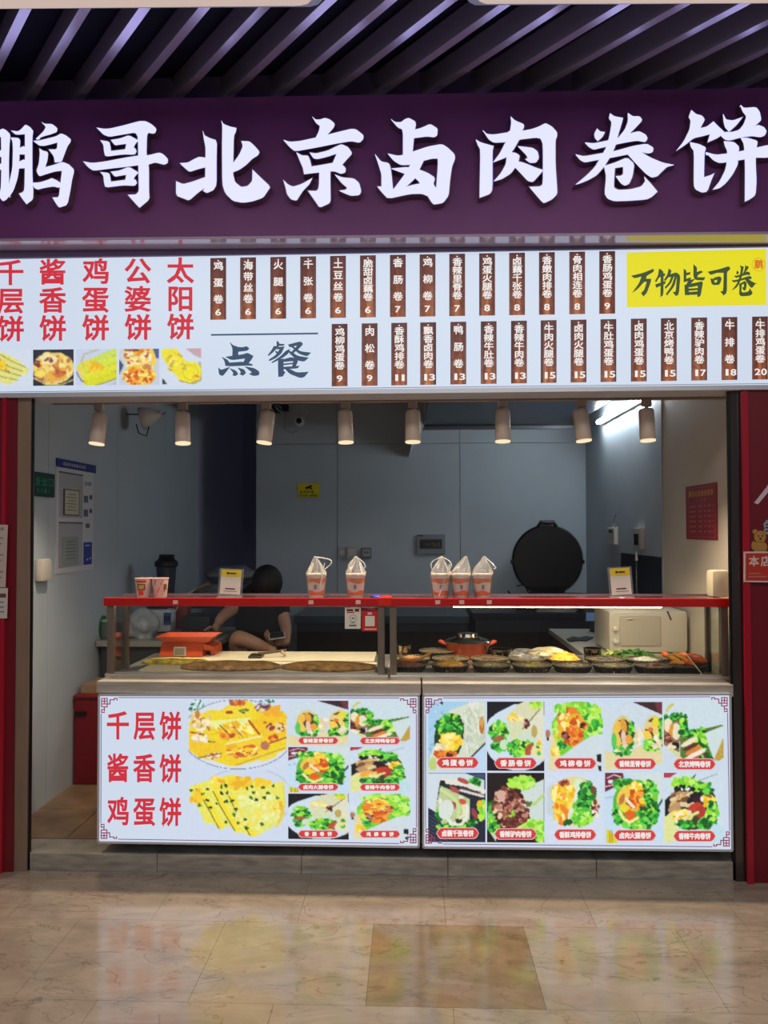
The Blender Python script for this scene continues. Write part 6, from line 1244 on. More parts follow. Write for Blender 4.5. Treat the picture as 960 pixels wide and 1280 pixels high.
# right wall
def rw(root, x0, y0, x1, y1, th, m, nm, X=XR, bev=.003):
    a, b = PX(x0, y1, X), PX(x1, y0, X); ya, yb = sorted((a.y, b.y)); zc = (P(x0, y1, a.y).z, b.z)
    zl, zh = PX(x0, y1, X).z, PX(x0, y0, X).z
    return MB().bb((X - th, ya, zl), (X - .0005, yb, zh), bevel=bev).build(nm, m, root)
r = empty('red_notice', PX(878, 674, XR), 'dark red landscape notice with gold heading on the warm lit right wall', 'poster')
rw(r, 858.7, 608.6, 897, 674, .004, mat('dark_red_poster', rgb(150, 26, 38), .4), 'poster_sheet', bev=.0005)
Pa = PX(859.5, 609.5, XR - .005); Pb = PX(896, 674, XR - .005); Wd = Pa.y - Pb.y; ztop = Pa.z; Hh = ztop - PX(859.5, 673, XR - .005).z
org = (XR - .005, Pa.y, ztop - Hh); ux = (0, -1, 0); uz = (0, 0, 1)
def strip_at(u0, u1, v0, v1, m, nm, root, org=org, ux=ux, uz=uz, th=.0008, W=Wd, H=Hh):
    o_ = Vector(org); X_ = Vector(ux); Z_ = Vector(uz); n_ = X_.cross(Z_)
    return MB().prism([o_ + X_ * (a * W) + Z_ * (b * H) + n_ * th for a, b in ((u0, v0), (u1, v0), (u1, v1), (u0, v1))], n_ * -th).build(nm, m, root)
GOLDP = mat('dull_gold_print', rgb(206, 160, 88), .5); ROSE = mat('rose_print', rgb(196, 104, 100), .5)
letters_at('lettering', [(c, Wd * (.10 + .109 * i), Hh * .855, Wd * .10, Hh * .12) for i, c in enumerate('鹏哥北京卤肉卷饼')], org, ux, uz, GOLDP, r)
letters_at('lettering', [(c, Wd * (.38 + .12 * i), Hh * .735, Wd * .075, Hh * .06) for i, c in enumerate('价目表')], org, ux, uz, ROSE, r)
for j in range(6):
    for (a, b) in ((.07, .3), (.4, .52), (.6, .66), (.72, .83), (.88, .93)): strip_at(a, b, .60 - j * .095, .63 - j * .095, ROSE, 'text_line', r)
for (a, b, c_, d) in ((.03, .97, .965, .972), (.03, .97, .03, .037), (.03, .036, .03, .97), (.964, .97, .03, .97)): strip_at(a, b, c_, d, ROSE, 'border_line', r)
r = empty('wall_socket', PX(768, 680, XR), 'white socket strip with a hanging plug on the right wall', 'socket'); rw(r, 764, 660, 772.5, 680, .03, WHITEP, 'socket_strip'); rw(r, 766, 662, 770, 666, .034, BLACKP, 'socket_hole')
MB().tube([PX(769, 660, XR - .02), PX(767, 650, XR - .03), PX(770, 643, XR - .02)], .004).build('cord', mat('grey_cord', rgb(130, 136, 140), .5), r)
r = empty('wall_controller', PX(801, 686, XR), 'small white controller with a dark display on the right wall', 'controller'); rw(r, 797, 660, 806, 686, .03, WHITEP, 'controller_body'); rw(r, 798.5, 667, 803.5, 681, .034, mat('dark_lcd', rgb(30, 34, 36), .2), 'display')
sb = PX(778, 690, XR - .01)
o = MB().bb((XR - .012, PX(829, 700, XR).y + .03, .9), (XR - .001, PX(778, 700, XR).y, PX(778, 691, XR).z)).build('splash_board', mat('dark_navy_board', rgb(26, 32, 46), .35)); tag(o, 'dark navy splash board low on the right wall behind the tap', 'splash board')
fc = PX(796, 745, XR - .15); r = empty('tap', fc, 'thin dark tap with a white tip in front of the splash board', 'tap')
MB().tube([fc + Vector((0, 0, -.30)), fc, fc + Vector((0, 0, .22))], [.012, .012, .008]).build('spray_pipe', mat('dark_chrome', rgb(60, 66, 74), .3, .8), r); MB().lathe([(.010, 0), (.006, .05), (0, .06)], fc + Vector((0, 0, .22)), 12).build('nozzle', WHITEP, r)
# left wall
def lw(root, x0, y0, x1, y1, th, m, nm, bev=.0005, d0=0.0):
    X = XL; a, b = PX(x0, y1, X), PX(x1, y0, X); zl, zh = PX(x0, y1, X).z, PX(x0, y0, X).z
    return MB().bb((X + d0, a.y, zl), (X + d0 + th, b.y, zh), bevel=bev).build(nm, m, root)
r = empty('certificate_board', PX(90, 716, XL), 'white plastic notice board with a navy header and two framed certificates on the left wall', 'notice board')
bw = mat('board_white_film', rgb(206, 208, 216), .35, coat=.3); nv = mat('navy_print', rgb(40, 48, 120), .45)
Y0, Y1 = PX(68.5, 700, XL).y, PX(116.5, 700, XL).y; Zt, Zb = PX(68.5, 572, XL).z, PX(68.5, 718, XL).z; BH = Zt - Zb; BW = Y1 - Y0
def bd(u0, u1, v0, v1, th, m, nm): return MB().bb((XL + .001, Y0 + u0 * BW, Zt - v1 * BH), (XL + .001 + th, Y0 + u1 * BW, Zt - v0 * BH)).build(nm, m, r)
bd(0, .97, .06, 1, .004, bw, 'board_sheet'); bd(0, 1.03, 0, .075, .007, nv, 'navy_header')
cert = mat('certificate_cream', rgb(198, 198, 176), .5); dkl = mat('dark_grey_print', rgb(90, 96, 104), .6)
for v0 in (.11, .55):
    bd(.06, .66, v0, v0 + .40, .006, glassy('document_pocket', (.93, .95, .96, 1), .1, .15), 'document_pocket'); bd(.06, .66, v0 + .0, v0 + .012, .008, dkl, 'pocket_edge')
bd(.17, .56, .26, .49, .009, mat('certificate_frame', rgb(70, 70, 66), .5), 'certificate_frame'); bd(.19, .54, .268, .482, .010, cert, 'certificate')
bd(.15, .54, .68, .93, .009, mat('grey_certificate', rgb(150, 158, 158), .5), 'certificate')
for k in range(6): bd(.26 - .04 * (k % 2), .46 + .03 * (k % 2), .30 + .028 * k, .306 + .028 * k, .0108, dkl, 'text_line'); bd(.22, .46, .72 + .03 * k, .725 + .03 * k, .0098, dkl, 'text_line')
bd(.70, .93, .735, .945, .006, mat('blue_leaflet', rgb(44, 62, 150), .45), 'blue_leaflet'); bd(.74, .86, .76, .77, .0068, bw, 'leaflet_text'); bd(.78, .82, .89, .905, .0068, bw, 'leaflet_mark'); bd(.86, .9, .88, .895, .0068, bw, 'leaflet_mark')
for v in (.30, .43): bd(.70, .81, v, v + .065, .0058, mat('slate_photo', rgb(96, 106, 122), .5), 'grey_picture'); bd(.86, .93, v - .01, v + .03, .0058, dkl, 'grey_sketch')
bd(.76, .86, .56, .60, .0058, dkl, 'grey_sketch')
org2 = (XL + .0085, Y0, Zt - .075 * BH)
letters_at('lettering', [(c, BW * (.17 + .066 * i), BH * .036, BW * .058, BH * .032) for i, c in enumerate('食品安全信息公示栏')], org2, (0, 1, 0), (0, 0, 1), mat('pale_blue_print', rgb(190, 200, 230), .5), r)
letters_at('lettering', [(c, BW * (.74 + .07 * i), -BH * .11, BW * .06, BH * .04) for i, c in enumerate('公示栏')], (XL + .0055, Y0, Zt - .075 * BH), (0, 1, 0), (0, 0, 1), dkl, r)
r = empty('exit_sign', PX(53, 620, XL), 'dark green emergency exit sign on the left wall beside the door frame', 'exit sign')
EY0, EY1 = PX(30, 600, XL).y, PX(65.5, 600, XL).y; EZ0, EZ1 = PX(42, 620, XL).z, PX(42, 589.5, XL).z
MB().bb((XL + .001, EY0, EZ0), (XL + .014, EY1, EZ1), bevel=.002).build('sign_plate', mat('dark_green_plate', rgb(12, 60, 44), .3), r)
EW, EH = EY1 - EY0, EZ1 - EZ0; GRN = mat('pale_green_print', rgb(60, 150, 120), .4)
letters_at('lettering', [(c, EW * (.14 + .235 * i), EH * .62, EW * .2, EH * .38) for i, c in enumerate('安全出口')] + [(c, EW * (.38 + .13 * i), EH * .24, EW * .07, EH * .16) for i, c in enumerate('EXIT')], (XL + .0145, EY0, EZ0), (0, 1, 0), (0, 0, 1), GRN, r, bold=.01)
# horn lamp on the left wall
c = PX(178, 523, XL + .12); r = empty('wall_spot_horn', c, 'white round horn lamp with wire guard high on the left wall', 'wall lamp')
R_ = Matrix.Rotation(math.radians(74), 3, 'Y') @ Matrix.Rotation(math.radians(-12), 3, 'X')
MB().lathe([(.076, -.010), (.08, 0), (.074, .03), (.05, .075), (.030, .10), (.026, .13), (0, .135)], c, 28, rot=R_).build('lamp_shell', WHITEP, r, smooth=True)
MB().lathe([(0, -.004), (.070, -.006), (.074, -.012), (0, -.012)], c, 28, rot=R_).build('lamp_front', mat('dim_lamp_glass', rgb(120, 124, 128), .3), r)
MB().tube([c + Vector((.16, 0, .04)), c + Vector((.13, .02, .03)), c + Vector((-.11, 0, .03))], .006).build('bracket', mat('grey_bracket', rgb(120, 124, 128), .4, .6), r)
MB().tube([c + Vector((-.02, -.06, -.05)), c + Vector((0, -.07, -.11)), c + Vector((.05, -.06, -.13)), c + Vector((.06, -.04, -.06))], .004).build('cable_loop', BLACKP, r)

# ------------------------------------------------------------------ furniture behind the counter
tb = mat('work_table_steel', rgb(170, 166, 158), .35, .3); dkp = mat('dark_grey_panel', rgb(62, 62, 66), .5)
def table(x0, x1, y0, y1, zt, lab, top=tb, side=dkp, nm='work_table', th=.035):
    r = empty(nm, ((x0 + x1) / 2, (y0 + y1) / 2, ZF), lab, 'table')
    MB().bb((x0, y0, zt - th), (x1, y1, zt), bevel=.003).build('tabletop', top, r)
    MB().bb((x0 + .02, y0 + .03, ZF + .08), (x1 - .02, y1 - .02, zt - th - .001)).build('cabinet', side, r)
    for x in (x0 + .05, x1 - .05):
        for y in (y0 + .06, y1 - .06): MB().tube([(x, y, ZF), (x, y, ZF + .085)], .018).build('leg', STEELD, r)
    n = max(1, int((x1 - x0) / .5)); w_ = (x1 - x0 - .06) / n
    for k in range(n): MB().bb((x0 + .03 + k * w_ + .004, y0 + .022, ZF + .10), (x0 + .03 + (k + 1) * w_ - .004, y0 + .029, zt - th - .03)).build('door_panel', side, r)
    return r
table(XL + .01, -1.20, 1.24, 1.95, .862, 'grey work table along the left wall behind the display case')
table(.94, XR - .01, .80, 1.9, .862, 'pale topped work table along the right wall behind the filling baskets', top=mat('pale_grey_top', rgb(176, 172, 164), .4))
table(-.95, .45, 2.66, 3.36, .862, 'dark refrigerated counter against the back wall', top=mat('dark_teal_top', rgb(70, 84, 88), .3, .4), side=mat('black_counter_front', rgb(26, 28, 32), .4), nm='refrigerated_counter', th=.06)
table(.47, XR - .02, 2.55, 3.36, .90, 'dark stove counter in the back right corner below the hood', top=mat('dark_stove_top', rgb(40, 42, 46), .3, .5), side=mat('black_counter_front', rgb(26, 28, 32), .4), nm='stove_counter', th=.05)
# red cabinet by the left wall
a, b = PX(84, 983, XL), P(140, 983, .92)
r = empty('red_cabinet', (-1.75, 1.05, ZF), 'dark red floor cabinet with a black handle slot by the left wall', 'cabinet'); RC = mat('dark_red_cabinet', rgb(120, 18, 30), .45)
yf = .93; zt_ = P(105, 869, yf).z
MB().bb((XL + .012, yf, ZF), (-1.32, yf + .30, zt_ - .02), bevel=.006).build('cabinet_body', RC, r); MB().bb((XL + .008, yf - .008, zt_ - .02), (-1.31, yf + .30, zt_), bevel=.006).build('cabinet_lid', RC, r)
a, b = P(94.5, 894.5, yf), P(108, 889.5, yf); MB().bb((a.x, yf - .008, a.z), (b.x, yf + .001, b.z)).build('handle_slot', BLACKP, r)
o = MB().bb((XL + .03, yf + .05, zt_ + .001), (-1.36, yf + .28, zt_ + .05)).build('cardboard_sheet', mat('brown_cardboard', rgb(150, 126, 100), .8)); tag(o, 'brown cardboard slab lying on the dark red cabinet', 'cardboard')
zt2 = .863
def putbox(px0, px1, py0, py1, Y, dep, m, nm, lab, cat, bev=.01, z=zt2):
    a, b = P(px0, py1, Y), P(px1, py0, Y); o = MB().bb((a.x, Y, z), (b.x, Y + dep, b.z), bevel=bev).build(nm, m, None, smooth=True); return tag(o, lab, cat)
# towel roll / strap, tubs
r = empty('tape_dispenser', P(117, 805, 1.30), 'white stand holding a green band at the left end of the work table', 'dispenser'); a, b = P(113, 803, 1.3), P(121, 776, 1.3)
MB().bb((a.x, 1.30, zt2), (b.x - .01, 1.40, b.z), bevel=.01).build('stand_plate', WHITEP, r); c = P(118, 788, 1.30)
MB().lathe([(.028, -.03), (.07, -.03), (.07, .03), (.028, .03)], c + Vector((0, .07, .01)), 24, rot=roty(PI / 2), sx=1.1).build('green_band', mat('green_tape', rgb(30, 120, 62), .4), r, smooth=True)
a, b = P(124, 803, 1.34), P(150, 778, 1.34)
r = empty('storage_tub', ((a.x + b.x) / 2, 1.4, zt2), 'grey see through storage tub on the work table beside the green band', 'tub')
MB().bb((a.x, 1.34, zt2), (b.x, 1.62, b.z), bevel=.01).build('tub_body', mat('grey_translucent_tub', rgb(110, 118, 116), .3), r, smooth=True); MB().bb((a.x - .005, 1.335, b.z), (b.x + .005, 1.625, b.z + .015), bevel=.004).build('tub_lid', mat('pale_tub_lid', rgb(170, 180, 176), .4), r)
a, b = P(127, 778, 1.45), P(140, 752, 1.45); o = MB().lathe([(0, 0), (.045, 0), (.05, .1), (.05, b.z - .98), (0, b.z - .98)], ((a.x + b.x) / 2, 1.46, P(127, 778, 1.34).z + .0155), 20).build('clear_jar', glassy('frosted_jar', (.85, .9, .9, 1), .1, .25)); tag(o, 'tall frosted jar standing on the grey storage tub', 'jar')
o = blob(160, 197, 764, 803, 1.42, .12, glassy('milky_bag_film', (.9, .92, .92, 1), .1, .38, (.85, .88, .88, 1), .2), 'plastic_bag', 'large crumpled clear plastic bag on the left work table', 'plastic bag', 11, .4, zt2)
r = empty('cash_register', P(190, 803, 1.65), 'white and blue counting machine behind the crumpled clear bag', 'machine'); a, b = P(176, 790, 1.62), P(214, 762, 1.62)
MB().bb((a.x, 1.62, zt2), (b.x, 1.75, b.z), bevel=.03).build('machine_body', mat('machine_white', rgb(196, 200, 204), .35), r, smooth=True)
MB().bb((P(204, 780, 1.6).x, 1.605, P(204, 781, 1.6).z), (P(213, 765, 1.6).x, 1.62, P(213, 766, 1.6).z), bevel=.004).build('blue_keypad', mat('blue_keypad', rgb(50, 84, 150), .4), r); MB().bb((a.x + .02, 1.65, b.z + .001), (b.x - .04, 1.73, b.z + .012)).build('black_lid', BLACKP, r)
for k in range(3): MB().bb((P(205 + k * 2.7, 778, 1.6).x, 1.601, P(205, 777, 1.6).z), (P(206.7 + k * 2.7, 778, 1.6).x, 1.605, P(205, 770, 1.6).z)).build('key', BLACKP, r)
putbox(226, 262, 771, 802, 1.50, .25, mat('black_box', rgb(30, 32, 36), .5), 'black_box', 'black box with a flat lid right of the counting machine', 'box', .006)
putbox(214, 234, 757, 790, 1.80, .12, mat('red_brown_tub', rgb(120, 44, 36), .5), 'red_brown_tub', 'red brown tub standing behind the black box', 'tub', .02)
# dark tall container
c = P(208, 745, 1.86); ht = P(208, 702, 1.86).z - zt2; r = empty('tall_dark_bin', (c.x, 1.855, zt2), 'tall dark grey tapered bin with a black lid on the left table', 'bin'); k = (1.86 - CAM.y) / F
MB().lathe([(0, 0), (6.5 * k, 0), (12.6 * k, ht - .02), (0, ht - .02)], (c.x, 1.855, zt2), 24).build('bin_body', mat('dark_slate_plastic', rgb(52, 60, 74), .45), r, smooth=True)
MB().lathe([(13 * k, ht - .035), (14.4 * k, ht - .03), (14.4 * k, ht), (11 * k, ht + .012), (9 * k, ht + .03), (0, ht + .03)], (c.x, 1.855, zt2), 24).build('bin_lid', BLACKP, r, smooth=True)
MB().bb((c.x - .045, 1.83, zt2 + ht + .03), (c.x + .05, 1.89, zt2 + ht + .05), bevel=.006).build('lid_catch', BLACKP, r)
# grey sacks behind and a long handle
for i, (x0, x1, y0, y1, Y) in enumerate(((258, 320, 708, 728, 2.55), (246, 300, 729, 749, 2.45))):
    blob(x0, x1, y0, y1 + 2, Y, .22, mat('grey_sack', rgb(120, 124, 126), .7, bump=.4, nscale=12), 'grey_sack', ('upper' if i == 0 else 'lower') + ' grey cloth sack stacked in the dark back left corner', 'sack', 20 + i, .3)
r = empty('sack_shelf', (-1.5, 2.5, ZF), 'low dark shelf under the grey sacks in the back left corner', 'shelf'); zz = P(270, 750, 2.45).z
MB().bb((-1.95, 2.2, zz - .04), (-1.22, 2.85, zz)).build('shelf_board', DARKI, r)
for x in (-1.9, -1.27):
    for y in (2.25, 2.8): MB().bb((x - .02, y - .02, ZF), (x + .02, y + .02, zz - .04)).build('leg', DARKI, r)
r = empty('long_brush', P(232, 742, 1.7), 'thin bristled brush with a wooden handle leaning behind the counter top', 'brush'); a, b, c = P(230, 745, 1.7), P(246, 736, 1.72), P(262, 729, 1.74)
MB().tube([(a.x - .12, 1.64, .866), a, b], .005).build('handle', mat('pale_grey_rod', rgb(160, 156, 150), .5), r); MB().tube([b, c], [.008, .014]).build('brush_head', mat('brown_bristle', rgb(130, 104, 84), .7), r)
r.location = a
for ch in [x for x in COL.objects if x.parent is r]:
    ch.location = Vector(ch.location) + (P(232, 742, 1.7) - a)
# pancake griddle
c = P(684, 700, 2.95); k = (2.95 - CAM.y) / F; r = empty('pancake_griddle', (c.x, 2.95, .90), 'large black round pancake griddle with its lid tipped upright on the stove counter', 'griddle')
BG_ = mat('black_griddle', rgb(12, 13, 16), .45)
MB().lathe([(0, -.03), (40 * k, -.03), (43 * k, -.01), (43 * k, .01), (41.5 * k, .02), (0, .02)], c, 48, rot=rotx(PI / 2)).build('griddle_lid', BG_, r, smooth=True)
MB().tube([c + Vector((43.6 * k * math.cos(a), -.012, 43.6 * k * math.sin(a))) for a in [i * 2 * PI / 48 for i in range(49)]], .004, 6).build('steel_rim', mat('rim_steel', rgb(120, 124, 128), .3, .8), r)
MB().tube([c + Vector((x * k, -.01, z * k)) for x, z in ((-11, 41), (-8, 46.5), (8, 46.5), (11, 41))], .018).build('lid_handle', BG_, r, smooth=True)
MB().lathe([(0, 0), (36 * k, 0), (38 * k, .05), (38 * k, .09), (0, .10)], (c.x, 2.86, .902), 40, sy=.8).build('griddle_base', BG_, r, smooth=True)
MB().bb((c.x - .14, 2.93, .96), (c.x + .14, 3.02, c.z - .22)).build('hinge_block', BG_, r)
for s_ in (-1, 1): MB().bb((c.x + s_ * 43.5 * k - .012, 2.93, c.z - .03), (c.x + s_ * 43.5 * k + .012, 2.96, c.z + .0)).build('side_lug', BG_, r)
r = empty('dark_kettle', P(650, 745, 2.8), 'small dark kettle left of the round griddle', 'kettle'); c = P(652, 745, 2.8); c.z = .901
r.location = c
MB().lathe([(0, 0), (.05, 0), (.06, .04), (.045, .10), (.02, .12), (0, .13)], c, 22).build('kettle_body', mat('dark_kettle_steel', rgb(44, 50, 54), .35, .5), r, smooth=True); MB().tube([c + Vector((-.06, 0, .08)), c + Vector((-.11, 0, .15))], [.012, .008]).build('spout', BLACKP, r); MB().tube([c + Vector((.06, 0, .12)), c + Vector((.03, 0, .2)), c + Vector((-.04, 0, .19))], .006).build('handle', BLACKP, r)
c = P(745, 744, 2.75); c.x = 1.29; r = empty('wok', (c.x, 2.75, .90), 'wide dark wok on the stove counter right of the griddle', 'wok')
MB().lathe([(0, 0), (.08, .0), (.17, .06), (.21, .12), (.205, .12), (.16, .065), (0, .01)], (c.x, 2.78, .902), 36).build('wok_bowl', mat('dark_iron', rgb(58, 60, 64), .35, .6), r, smooth=True); MB().tube([(c.x - .20, 2.70, 1.015), (c.x - .25, 2.60, 1.05)], .012).build('wok_handle', BLACKP, r)
c = P(806, 745, 1.7); o = MB().lathe([(0, 0), (.03, 0), (.032, .1), (.018, .14), (.02, .165), (0, .17)], (PX(806, 745, XR - .2).x, 1.6, .863), 16).build('white_bottle', WHITEP, None, smooth=True); tag(o, 'small white bottle near the tap on the right table', 'bottle')
# white microwave-like tub behind the baskets
Yt = .83; a, b = P(761, 812, Yt), P(874, 764, Yt)
r = empty('microwave_oven', ((a.x + b.x) / 2, Yt + .15, .863), 'white microwave oven with rounded corners behind the filling baskets', 'microwave'); MW = mat('warm_white_enamel', rgb(206, 198, 182), .4)
bx = min(b.x, XR - .02)
MB().bb((a.x, Yt, .864), (bx, Yt + .36, b.z), bevel=.03).build('oven_body', MW, r, smooth=True)
MB().bb((a.x + .06, Yt - .006, .905), (P(826, 800, Yt).x, Yt + .004, b.z - .03), bevel=.008).build('oven_door', mat('warm_white_door', rgb(190, 182, 168), .35), r, smooth=True)
for z in (.93, 1.0): MB().lathe([(0, 0), (.012, 0), (.012, .014), (0, .016)], (a.x + .035, Yt, z), 14, rot=rotx(PI / 2)).build('knob', mat('knob_cream', rgb(226, 220, 206), .4), r)
MB().tube([(a.x + .1, Yt - .008, b.z - .045), (a.x + .13, Yt - .012, b.z - .04)], .003).build('door_mark', WHITEP, r)
# knife and papers on the right table, screen
o = MB().prism([PZ(x, y, .864) for x, y in ((708, 800), (716, 796.5), (724, 798), (732, 796), (742, 797.5), (733, 801.5), (722, 801), (712, 802.5))], (0, 0, .006)).build('kitchen_shears', BLACKP); tag(o, 'black kitchen shears lying on the pale right work table', 'shears')
for i in range(4):
    o = MB().box((P(692, 778, 2.75).x + .01 * i, 2.72, .905 + .011 * i), (.30, .20, .008), rotz(.06 * i)).build('paper_sheet', mat('pale_paper', rgb(186, 192, 200), .5)); tag(o, ('lowest', 'second lowest', 'second highest', 'topmost')[i] + ' pale tray liner in the small stack on the stove counter', 'liner', 'tray liners on the stove counter')
r = empty('small_screen', P(742, 772, 1.75), 'small bluish screen standing on the right work table', 'screen'); a, b = P(731, 776, 1.72), P(753, 764, 1.72); r.location = ((a.x + b.x) / 2, 1.72, .863)
MB().bb((a.x, 1.715, a.z - .01), (b.x, 1.735, b.z), bevel=.003).build('screen_case', BLACKP, r); MB().bb((a.x + .008, 1.712, a.z), (b.x - .008, 1.7145, b.z - .008)).build('screen_panel', mat('blue_screen', rgb(84, 110, 150), .3, emit=.6), r); MB().bb(((a.x + b.x) / 2 - .02, 1.73, .863), ((a.x + b.x) / 2 + .02, 1.76, a.z + .01)).build('screen_foot', BLACKP, r)

# ------------------------------------------------------------------ notices and stickers on the side panels
Yp_ = -0.024
r = empty('paper_notice', P(0, 735, Yp_), 'upper pale notice sheet taped to the red panel at the left edge', 'notice'); NT = mat('pale_notice_paper', rgb(196, 180, 170), .6)
MB().prism([P(x, y, -.0355) for x, y in ((-40, 655), (10, 656), (7, 734), (-40, 733))], (0, -.001, 0)).build('notice_sheet', NT, r)
letters('lettering', [(c, -1 + 4.5 * i, 661, 3.6, 4) for i, c in enumerate('通知')], -.0368, GPX, r, relief=.0004)
for k in range(8): MB().prism([P(x, y, -.0368) for x, y in ((-36, 672 + 7 * k), (4 - (k % 3) * 2, 672 + 7 * k), (4 - (k % 3) * 2, 673.4 + 7 * k), (-36, 673.4 + 7 * k))], (0, -.0004, 0)).build('text_line', GPX, r)
r = empty('paper_notice', P(0, 772, Yp_), 'lower pale notice with a brown stripe taped at the left edge', 'notice')
MB().prism([P(x, y, -.0355) for x, y in ((-40, 735.5), (10, 735), (9, 773), (-40, 773))], (0, -.001, 0)).build('notice_sheet', mat('pale_notice_paper_b', rgb(202, 196, 188), .6), r)
MB().prism([P(x, y, -.0368) for x, y in ((-38, 742), (7.5, 742), (7.5, 747), (-38, 747))], (0, -.0004, 0)).build('brown_stripe', mat('brown_print', rgb(110, 70, 60), .5), r)
for k in range(3): MB().prism([P(x, y, -.0368) for x, y in ((-36, 752 + 6 * k), (5, 752 + 6 * k), (5, 753.4 + 6 * k), (-36, 753.4 + 6 * k))], (0, -.0004, 0)).build('text_line', GPX, r)
r = empty('vinyl_sticker', P(955, 630, -.036), 'diagonal pale stroke of a large vinyl character on the right red panel', 'sticker')
MB().prism([P(x, y, -.0215) for x, y in ((942.5, 628.5), (947.5, 630.4), (962, 613), (975, 592), (967, 594), (958, 609))], (0, -.001, 0)).build('vinyl_stroke', mat('pale_pink_vinyl', rgb(212, 190, 196), .4), r)
r = empty('bear_sticker', P(955, 690, -.036), 'small tan teddy bear sticker above the red shop card', 'sticker'); TB = mat('tan_print', rgb(176, 132, 58), .6)
def disc(px, py, rx, ry, Y, m, nm, root, n=20): return MB().prism([P(px + rx * math.cos(2 * PI * i / n), py + ry * math.sin(2 * PI * i / n), Y) for i in range(n)], (0, -.0008, 0)).build(nm, m, root)
disc(950, 671, 7.5, 7.5, -.0215, TB, 'bear_head', r); disc(943.5, 664.5, 3, 3, -.0215, TB, 'bear_ear', r); disc(956.5, 664.5, 3, 3, -.0215, TB, 'bear_ear', r); disc(950, 684, 9, 8, -.0215, TB, 'bear_body', r); disc(942, 682, 3, 5.5, -.0222, TB, 'bear_arm', r)
disc(948, 670, .9, .9, -.0225, BLACKP, 'bear_eye', r); disc(953, 670, .9, .9, -.0225, BLACKP, 'bear_eye', r); disc(950.5, 673.5, 1.6, 1.1, -.0225, BLACKP, 'bear_nose', r)
r = empty('grey_sticker', P(962, 668, -.036), 'grey printed sticker overlapping the tan bear at the right edge', 'sticker'); MB().prism([P(x, y, -.0232) for x, y in ((954, 655), (958, 650), (976, 648), (976, 668), (957, 668))], (0, -.0008, 0)).build('sticker_sheet', mat('grey_white_print', rgb(150, 150, 160), .5), r)
for k in range(3): MB().prism([P(x, y, -.0242) for x, y in ((957, 655 + 4 * k), (974, 654.5 + 4 * k), (974, 656 + 4 * k), (957, 656.5 + 4 * k))], (0, -.0004, 0)).build('text_line', BLACKP, r)
r = empty('shop_card', P(955, 728, -.037), 'orange red shop card with a white border on the right red panel', 'sign'); Yc2 = -.0365
MB().prism([P(x, y, Yc2) for x, y in ((929.5, 689.5), (1000, 689), (1000, 728.5), (929.5, 727.5))], (0, -.003, 0)).build('card_plate', mat('pale_border', rgb(222, 196, 186), .5), r)
MB().prism([P(x, y, Yc2 - .0036) for x, y in ((932, 691.6), (998, 691.2), (998, 726.3), (932, 725.5))], (0, -.0006, 0)).build('card_field', mat('orange_red_field', rgb(186, 52, 28), .5), r)
letters('lettering', [('本', 942.3, 701.5, 12.5, 13), ('店', 957, 701.5, 12.5, 13)], Yc2 - .0044, mat('pale_border', rgb(222, 196, 186), .5), r, bold=.03)
for k in range(2): MB().prism([P(x, y, Yc2 - .0046) for x, y in ((936 - k, 716 + 4 * k), (951 + 8 * k, 715.8 + 4 * k), (951 + 8 * k, 717.6 + 4 * k), (936 - k, 717.8 + 4 * k))], (0, -.0004, 0)).build('text_line', ROSE, r)

# ------------------------------------------------------------------ the seated person
def skin_chain(me_name, verts, edges, radii, root, m, parent, sub=2, name='body'):
    me = bpy.data.meshes.new(me_name); me.from_pydata([tuple(Vector(v)) for v in verts], edges, []); o = bpy.data.objects.new(name, me); COL.objects.link(o); o.parent = parent
    sk = o.modifiers.new('skin', 'SKIN'); sk.use_smooth_shade = True
    for i, v in enumerate(me.skin_vertices[0].data):
        rr = radii[i]; v.radius = rr if isinstance(rr, tuple) else (rr, rr); v.use_root = (i == root)
    s_ = o.modifiers.new('sub', 'SUBSURF'); s_.levels = sub; s_.render_levels = sub
    me.materials.append(m); return o
PX_ = P(328, 780, 1.55).x
per = empty('person', (PX_, 1.6, ZF), 'person in black seated behind the counter, head bowed over a phone', 'person')
def w(px, py, Y): return P(px, py, Y) - Vector((PX_, 1.6, ZF))
def g3(x, y, z): return Vector((x, y, z)) - Vector((0, 0, 0))
pel = g3(0, .12, .46)
head = w(334, 730, 1.50)
V = [pel, g3(0, .10, .66), w(325, 768, 1.62), w(326, 748, 1.60), w(330, 740, 1.55), head + Vector((0, 0, -.02)), head + Vector((0, -.01, .06)),
     w(303, 750, 1.60), w(286, 765, 1.50), w(276, 772, 1.44), w(271, 782, 1.40),              # 7-10 viewer-left arm to the hand on the table edge
     w(348, 752, 1.60), w(358, 785, 1.52), w(357, 805, 1.40), w(351, 802, 1.36),                # 11-14 other arm to the phone
     g3(-.10, .0, .46), w(294, 795, 1.30), w(322, 806, 1.30), w(337, 812, 1.34), w(346, 816, 1.34),                # 15-19 raised leg: knee at left, shin to the right
     g3(.11, .05, .46), g3(.12, -.36, .48), g3(.12, -.36, .10), g3(.12, -.46, .03)]
E_ = [(0, 1), (1, 2), (2, 3), (3, 4), (4, 5), (5, 6), (3, 7), (7, 8), (8, 9), (9, 10), (3, 11), (11, 12), (12, 13), (13, 14), (0, 15), (15, 16), (16, 17), (17, 18), (18, 19), (0, 20), (20, 21), (21, 22), (22, 23)]
Rr = [.12, .10, .10, .085, .05, (.075, .09), (.07, .085), .06, .046, .036, (.026, .034), .055, .040, .028, (.024, .030), .09, .058, .044, .032, .04, .09, .06, .045, .035]
skin_chain('body', V, E_, Rr, 0, SKIN, per, 2, 'body')
W0 = Vector((PX_, 1.6, ZF))
